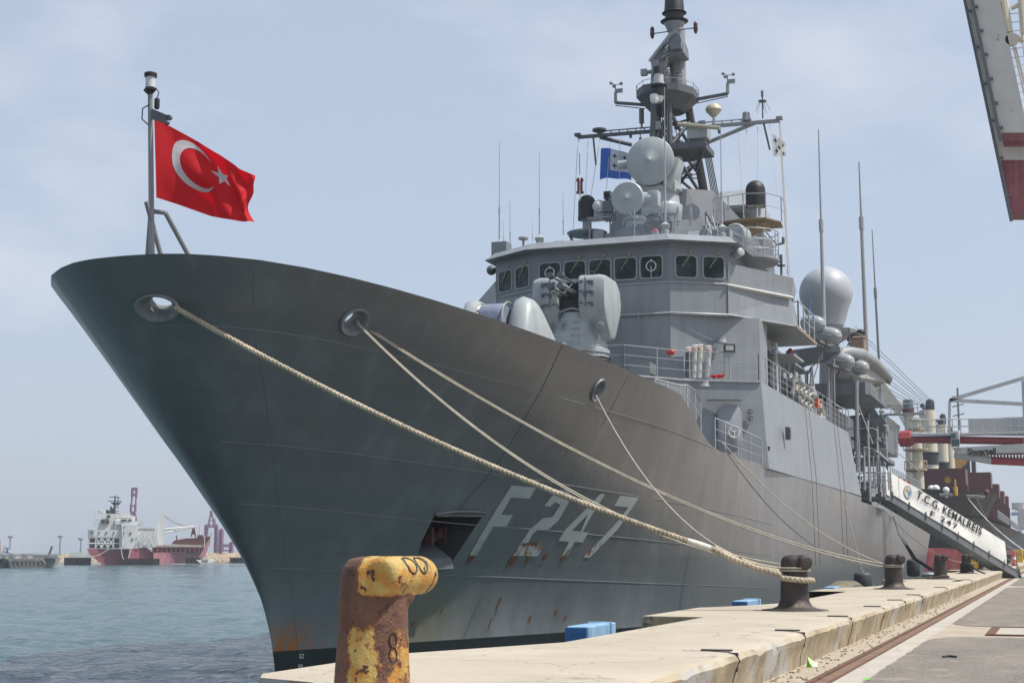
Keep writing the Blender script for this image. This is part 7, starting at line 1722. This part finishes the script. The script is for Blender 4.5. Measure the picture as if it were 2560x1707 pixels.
b = MB(); boxes(b, P, h, [(1380, 778, 1840, 798, 1.5, 10)]); b.build('hatch_top', paint('hatch_beige', (.42, .36, .28), .6, .15, .4, .2), RS, smooth=0)
for k in range(12): x = 1350 + 42 * k; b = MB(); b.rod(P(x, 800, 1.4), P(x, 850, 1.4), .12, n=5); b.build('rail_post', M_mag, RS, smooth=0)
b = MB(); b.rod(P(1340, 825, 1.3), P(1835, 815, 3), .1, n=5); b.build('side_rail', M_mag, RS, smooth=0)
b = MB(); b.prism([P(x, y, 3) for x, y in ((1565, 770), (1590, 735), (1680, 718), (1800, 710), (1925, 695), (1900, 735), (1850, 778))], h * 6); boxes(b, P, h, [(1800, 685, 1850, 715, 3, 6), (1745, 640, 1775, 680, 3, 4)]); 
for x0, y0, x1, y1 in ((1740, 700, 1755, 620), (1780, 705, 1765, 620), (1610, 730, 1605, 690), (1920, 700, 1922, 665)): b.rod(P(x0, y0, 3), P(x1, y1, 3), .2, n=6)
b.build('foredeck_gear', M_mar, RS, smooth=0)
for nm, L_ in (('poop_block', [(810, 642, 1100, 708, 1, 11)]), ('stack_house', [(960, 492, 1045, 642, 3, 8)]), ('aft_house', [(890, 540, 965, 642, 2, 9)]), ('bridge_block', [(1050, 535, 1225, 640, 2, 10), (1050, 556, 1305, 590, 1, 11), (1055, 490, 1185, 530, 3, 9)]), ('deck_house', [(1105, 590, 1250, 812, .5, 10.5)]), ('fore_house', [(1250, 615, 1420, 800, 1, 10)])):
    b = MB(); boxes(b, P, h, L_); b.build(nm, M_wht, RS, smooth=0)
b = MB(); b.prism([P(1170, 530, 3), P(1225, 505, 3), P(1230, 535, 3)], h * 5); b.build('bridge_wing', M_wht, RS, smooth=0)
b = MB(); boxes(b, P, h, [(815, 715, 1100, 808, 4, 10)]); b.build('under_deck', M_dkgrey, RS, smooth=0)
M_prt = paint('porthole_dark', (.03, .035, .04), .3, .1, 2, 0)
for x0, y0, x1, y1 in ((1100, 546, 1150, 560), (1165, 546, 1195, 558), (840, 660, 850, 675), (905, 660, 915, 675), (968, 660, 980, 675), (1035, 660, 1045, 675), (975, 505, 1000, 525), (970, 555, 995, 580), (925, 545, 955, 580), (1125, 665, 1138, 682), (1180, 665, 1195, 682), (1125, 610, 1135, 625), (1200, 720, 1212, 738)): b = MB(); boxes(b, P, h, [(x0, y0, x1, y1, .35 if x0 > 1100 and y0 > 590 else .8, 3.2)]); b.build('window', M_prt, RS, smooth=0)
for k in range(7): b = MB(); boxes(b, P, h, [(1262 + 22 * k, 630, 1272 + 22 * k, 640, .9, 1.2)]); b.build('window', M_prt, RS, smooth=0)
b = MB()
for x in (820, 880, 935, 990, 1040, 1095): b.rod(P(x, 708, 1.2), P(x, 808, 1.2), .18, n=5)
for x in (880, 935, 990): b.rod(P(x, 710, 1.2), P(x + 55, 808, 1.2), .15, n=5); b.rod(P(x + 55, 710, 1.2), P(x, 808, 1.2), .15, n=5)
b.rod(P(815, 765, 1.2), P(1100, 765, 1.2), .18, n=5); b.build('poop_truss', M_wht, RS, smooth=0)
b = MB(); b.prism([P(x, y, 4) for x, y in ((1425, 660), (1432, 485), (1445, 470), (1485, 472), (1495, 660), (1480, 785), (1445, 785))], h * 3); b.build('crane_column', M_wht, RS, smooth=0)
b = MB(); b.rod(P(1495, 665, 4), P(1770, 612, 6), .2, n=6); b.rod(P(1495, 630, 4), P(1770, 603, 6), .2, n=6)
for k in range(9): x = 1500 + 30 * k; b.rod(P(x, 630 - k * 3, 4.5), P(x + 18, 664 - k * 5.5, 4.5), .14, n=5); b.rod(P(x + 18, 664 - k * 5.5, 4.5), P(x + 30, 628 - k * 3, 4.5), .14, n=5)
b.build('crane_jib', M_wht, RS, smooth=0)
for k in range(2): b = MB(); b.tube([P(1490, 500 + 14 * k, 5), P(1580, 565 + 10 * k, 5), P(1680, 598, 5.5), P(1760, 604, 6)], .07, 5); b.build('crane_wire', M_fit, RS)
b = MB(); b.rod(P(1035, 490, 5), P(1038, 320, 5), .35, .15, 8); b.prism([P(995, 385, 5), P(1095, 385, 5), P(1070, 408, 5), P(1025, 408, 5)], h * 2); b.rod(P(975, 372, 5), P(1100, 376, 5), .1); b.rod(P(985, 335, 5), P(1085, 340, 5), .1); b.rod(P(1065, 385, 5), P(1065, 330, 5), .12)
for y in (420, 435, 465, 485): b.rod(P(1045, y, 5), P(1075, y, 5), .1)
b.build('radar_mast', M_black, RS, smooth=0)
b = MB()
for x, y in ((970, 455), (985, 460), (1005, 425), (1015, 440)): b.rod(P(x, 494, 5), P(x, y, 5), .28, n=8)
b.build('exhaust_pipe', M_black, RS)
b = MB()
for x0, y0, x1, y1 in ((870, 460, 865, 620), (900, 460, 895, 620), (865, 470, 905, 470), (870, 600, 900, 520), (905, 462, 955, 495), (870, 540, 900, 540), (905, 475, 950, 515), (1110, 600, 1120, 780), (1140, 640, 1120, 740), (1250, 700, 1300, 660), (1300, 660, 1310, 700), (1270, 780, 1330, 690), (1340, 780, 1400, 660), (1350, 700, 1390, 780), (1400, 780, 1430, 690), (1240, 780, 1270, 720)): b.rod(P(x0, y0, .3), P(x1, y1, .3), .16, n=5)
b.build('deck_gantry', M_wht, RS, smooth=0)
b = MB(); b.rod(P(1823, 690, 5), P(1825, 510, 5), .22, .1); b.rod(P(1800, 605, 5), P(1838, 600, 5), .15); b.rod(P(1815, 560, 5), P(1835, 560, 5), .12); b.build('foremast', M_wht, RS, smooth=0)
for x0, y0, x1, y1 in ((1005, 812, 850, 890), (1110, 815, 1135, 910), (1195, 815, 1175, 895), (1860, 690, 1855, 800)): b = MB(); p, q = P(x0, y0, -.3), P(x1, y1, -2); b.tube([p, (p + q) / 2 - Vector((0, 0, .5)), q], .1, 5); b.build('ship_hawser', M_line, RS)
# patrol craft at the far left
P, u, h, s_ = local(90, 1418.5)
M_pg = paint('patrol_grey', (.20, .225, .225), .6, .12, .4, .2)
for nm, pts, lab in ((0, [(-320, 905), (-320, 992), (60, 990), (110, 982), (145, 900), (60, 905)], 'grey patrol ship cut by the left edge with an Israeli flag at its stern'), (1, [(112, 905), (125, 978), (160, 988), (500, 984), (540, 925), (556, 893), (430, 898)], 'low grey landing craft with a pale jib moored at far left')):
    t_ = thing('patrol_ship' if nm == 0 else 'landing_craft', P(*pts[1]), lab, 'naval vessel')
    b = MB(); hull_prism(b, P, pts, 7); b.build('hull', M_pg, t_, smooth=0)
    b = MB()
    for k in range(28):
        x = (-100 if nm == 0 else 150) + (9 if nm == 0 else 13.5) * k; b.rod(P(x, 902, .4), P(x, 868 - 8 * (k % 3), .4), .07, n=4)
    b.rod(P(-120 if nm == 0 else 140, 875, .4), P(150 if nm == 0 else 540, 872, .4), .07); b.build('guard_rail', M_pg, t_, smooth=0)
    b = MB(); boxes(b, P, h, [(-200, 820, 0, 905, 2, 6), (20, 870, 60, 905, 2, 5), (85, 862, 130, 905, 2, 5)] if nm == 0 else [(195, 860, 260, 905, 2, 5), (300, 868, 420, 902, 2, 5), (320, 880, 520, 900, 1.5, 5)]); b.build('deckhouse', M_pg, t_, smooth=0)
    if nm == 0:
        b = MB(); b.rod(P(25, 880, 1), P(50, 790, 1), .08); b.build('ensign_staff', M_fit, t_)
        b = MB(); b.rod(P(0, 860, 3), P(3, 735, 3), .5, .15); b.build('mast', paint('ochre_mast', (.30, .26, .16), .6, .1, 1, 0), t_)
    else:
        b = MB(); b.beam(P(265, 905, 1), P(192, 755, 1), .3, .3); b.build('jib', M_wht, t_, smooth=0)
        b = MB(); b.beam(P(438, 878, 1), P(464, 790, 1), .32, .32); b.build('derrick', M_dkgrey, t_, smooth=0)
FLG = thing('ensign', P(50, 790, 1), 'small white flag with blue stripes and a blue star at the far left', 'flag')
def ef_(i, j, o=0): 
    return P(46 + 60 * i - 6 * j, 792 + 52 * j + 22 * i + 4 * sin(i * 6), 1 + o + .15 * sin(i * 7))
b = MB(); b.grid(lambda i, j: ef_(i, j), 12, 6); b.build('cloth', M_fw, FLG, smooth=60, fix=False)
M_ib = cloth_mat('ensign_blue', (.05, .10, .45), .2)
for j0 in (.10, .76):
    b = MB(); b.grid(lambda i, j: ef_(i, j0 + .14 * j, -.03), 12, 1); b.build('stripe', M_ib, FLG, smooth=0, fix=False)
b = MB()
for r_ in (0, pi):
    pts = [(.5 + .13 * sin(r_ + k * 2 * pi / 3), .5 - .2 * cos(r_ + k * 2 * pi / 3)) for k in range(4)]; b.tube([ef_(i, j, -.05) for i, j in pts], .05, 4)
b.build('star', M_ib, FLG, smooth=0, fix=False)
# black mooring dolphins with tyres
def dolphin(x0, x1, y0, y1, lab, tyres=False, yw=1411.5, dep=0):
    P, u, h, s_ = local((x0 + x1) / 2 * .2723, yw)
    t_ = thing('mooring_pier', P((x0 + x1) / 2, y1), lab, 'pier', 'dark timber piers across the basin')
    b = MB(); boxes(b, P, h, [(x0, y0 + 8, x1, y0 + 22, 0, 5)]); b.build('deck', M_dkgrey, t_, smooth=0)
    n_ = max(4, int((x1 - x0) / 22))
    for k in range(n_ + 1): x = x0 + (x1 - x0) * k / n_; b = MB(); b.beam(P(x, y0, -.1), P(x, y1 + 10, -.1), .4, .4); b.build('pile', M_black, t_, smooth=0)
    b = MB(); boxes(b, P, h, [(x0 + 4, y0 + 22, x1 - 4, y1 - 4, 2.5, 3)]); b.build('back_boarding', M_black, t_, smooth=0)
    if tyres:
        for k in range(7): x = x0 + 14 + (x1 - x0 - 28) * k / 6; b = MB(); c = P(x, (y0 + y1) / 2, -.6); b.tube([c + u * .9 * cos(a) + Vector((0, 0, .9 * sin(a))) for a in [q * pi / 6 for q in range(12)]], .42, 6, closed=True); b.build('tyre', paint('dusty_tyre', (.12, .12, .115), .8, .2, 2, 0) if k == 0 else M_tyre_, t_); globals()['M_tyre_'] = t_.children[-1].data.materials[0]
    return t_
dolphin(600, 820, 892, 968, 'black timber pier between the grey landing craft and the red ship')
dolphin(1150, 1450, 902, 956, 'long black timber pier in front of the red ship')
dolphin(1715, 1830, 893, 943, 'short black timber pier under the bow of the red ship')
dolphin(2120, 2300, 892, 938, 'black timber pier farthest right, partly behind the frigate bow')
dolphin(130, 372, 925, 984, 'black pontoon with a row of pale tyres in front of the landing craft', True, 1419)
P, u, h, s_ = local(530)
wb = thing('white_boat', P(1900, 940), 'small white sailing boat moored beside the breakwater', 'boat')
b = MB(); hull_prism(b, P, [(1800, 915), (1840, 944), (1940, 940), (1972, 912)], 3); b.build('hull', M_wht, wb, smooth=0); b = MB(); boxes(b, P, h, [(1860, 895, 1915, 917, .5, 2.2)]); b.build('cabin', M_wht, wb, smooth=0)
b = MB(); b.rod(P(1925, 915, 1), P(1930, 520, 1), .12, .07); b.rod(P(1858, 912, 1), P(1925, 700, 1), .04); b.build('mast', M_wht, wb)
P, u, h, s_ = local(200, 1409)
b = MB(); boxes(b, P, h, [(632, 846, 745, 955, 12, 18), (735, 848, 842, 955, 14, 20)]); wh = b.build('white_shed', paint('shed_white', (.55, .54, .50), .7, .1, .4, .2), smooth=0); tag(wh, 'plain white harbour shed behind the black pier', 'building')
# rubble breakwater, far shore, light masts
M_rock = paint('breakwater_rock', (.36, .28, .19), .9, .3, .4, 0)
rnd = random.Random(21); b = MB()
for (xa, xb, yb_, yt_, yw) in ((525, 1010, 955, 880, 1408), (1480, 3400, 935, 862, 1406.5), (-300, 525, 955, 905, 1408)):
    P, u, h, s_ = local((xa + xb) / 2 * .2723, yw)
    b.hexa([P(xa, yb_ + 10, 22), P(xb, yb_ + 10, 22), P(xb, yb_ + 10, 60), P(xa, yb_ + 10, 60)], [P(xa, yt_ + 16, 34), P(xb, yt_ + 16, 34), P(xb, yt_ + 16, 60), P(xa, yt_ + 16, 60)])
    for k in range(int((xb - xa) * 1.1)):
        t_ = rnd.random(); c = P(rnd.uniform(xa, xb), yb_ + 8 + (yt_ - yb_ - 2) * t_, 21 + 13 * t_ + rnd.random()); r_ = rnd.uniform(.5, 1.25)
        n0 = len(b.v); b.ell(c, (r_, r_ * rnd.uniform(.6, 1), r_ * rnd.uniform(.5, .9)), 6, 4, ax=(rnd.random() - .5, rnd.random() - .5, 1))
        for i in range(n0, len(b.v)): x, y, z = b.v[i]; q = noise.noise((x * 1.3, y * 1.3, z * 1.3)) * .35; b.v[i] = (x + q, y + q, z + q * .6)
tag(b.build('breakwater_rocks', M_rock, smooth=0), 'rubble breakwater of tan boulders across the basin', 'rocks', kind='stuff')
P, u, h, s_ = local(300, 1400)
b = MB(); pts = [(-1200, 875)]
for k in range(90): x = -1200 + 50 * k; pts.append((x, 862 - 22 * noise.noise((k * .23, 2, 0)) - 8 * noise.noise((k * 1.1, 5, 0)) - (14 if 700 < x < 1500 else 0)))
pts += [(3300, 880)]
b.loft([[P(x, 885, 400) for x, y in pts], [P(x, y, 470) for x, y in pts], [P(x, 885, 640) for x, y in pts]], closed=False, caps=False)
tag(b.build('hills', paint('far_shore', (.10, .115, .10), .9, .3, .05, 0), smooth=0), 'low hazy far shore with trees', 'hills', kind='structure')
for x, y0, lab in ((85, 692, 'tall floodlight mast above the patrol ship at far left'), (545, 690, 'tall floodlight mast right of the landing craft'), (735, 714, 'shorter floodlight mast above the white shed')):
    P, u, h, s_ = local(x * .2723, 1406); b = MB(); b.rod(P(x, 885, 60), P(x, y0, 60), .35, .2); b.rod(P(x - 11, y0, 60), P(x + 11, y0, 60), .25); 
    for k in (-9, 0, 9): b.box(P(x + k, y0 - 4, 60), (.9, .9, .7))
    tag(b.build('floodlight_mast', M_fit, smooth=0), lab, 'light mast', 'floodlight masts on the far shore')
M_pur = paint('crane_purple', (.23, .10, .17), .6, .1, .1, 0)
def quay_crane(segs, px, lab, dep):
    P, u, h, s_ = local(px, 1404); t_ = thing('container_crane', P(px / .2723, 900, dep), lab, 'crane', 'container cranes beyond the breakwater')
    b = MB()
    for x0, y0, x1, y1, w_ in segs:
        w_ *= .62
        for d_ in (0, 9): b.beam(P(x0, y0, dep + d_), P(x1, y1, dep + d_), w_, w_)
        b.beam(P(x0, y0, dep), P(x0, y0, dep + 9), w_ * .8, w_ * .8)
    b.build('frame', M_pur, t_, smooth=0)
quay_crane([(1190, 145, 1188, 235, 1.3), (1235, 145, 1232, 235, 1.3), (1188, 148, 1236, 148, 1.5), (1188, 210, 1234, 210, 1.3), (1188, 235, 1182, 400, .8), (1232, 235, 1226, 400, .8), (1180, 335, 1230, 335, .5), (1180, 410, 1228, 405, 1.2), (1190, 400, 1165, 470, .9), (1218, 400, 1255, 540, .9), (1200, 400, 1225, 500, .6), (1230, 420, 1250, 510, .6), (1180, 320, 1182, 400, 1.2), (1228, 320, 1228, 400, 1.2)], 330, 'tall purple container crane boom raised behind the white superstructure of the red ship', 110)
quay_crane([(1865, 560, 1865, 700, 2.0), (1975, 560, 1975, 860, 2.2), (2030, 600, 2030, 860, 2.6), (2140, 740, 2140, 860, 2.4), (1860, 555, 1985, 555, 2.2), (1915, 390, 1885, 550, .8), (1915, 390, 1950, 550, .8), (1915, 420, 1975, 550, .6), (1960, 480, 1930, 550, .5), (1960, 770, 2140, 770, 2.0), (1900, 500, 1960, 500, .5), (1905, 400, 1925, 400, 1.2), (1960, 820, 2140, 825, 1.0)], 545, 'purple container crane standing right of the red ship', 110)
# air of a humid summer day over the whole harbour
hz = MB(); hz.b2((-1500, -40, -1), (700, 1500, 95))
hm_ = bpy.data.materials.new('harbour_haze'); hm_.use_nodes = True; ht = hm_.node_tree; ht.nodes.clear()
hv = ht.nodes.new('ShaderNodeVolumePrincipled'); hv.inputs['Color'].default_value = (.86, .90, .97, 1); hv.inputs['Density'].default_value = HAZE_DENSITY if 'HAZE_DENSITY' in globals() else .00032; hv.inputs['Anisotropy'].default_value = .2
ho = ht.nodes.new('ShaderNodeOutputMaterial'); ht.links.new(hv.outputs[0], ho.inputs['Volume'])
tag(hz.build('haze', hm_, smooth=0, fix=False), 'thin pale haze over the harbour', 'haze', kind='stuff')
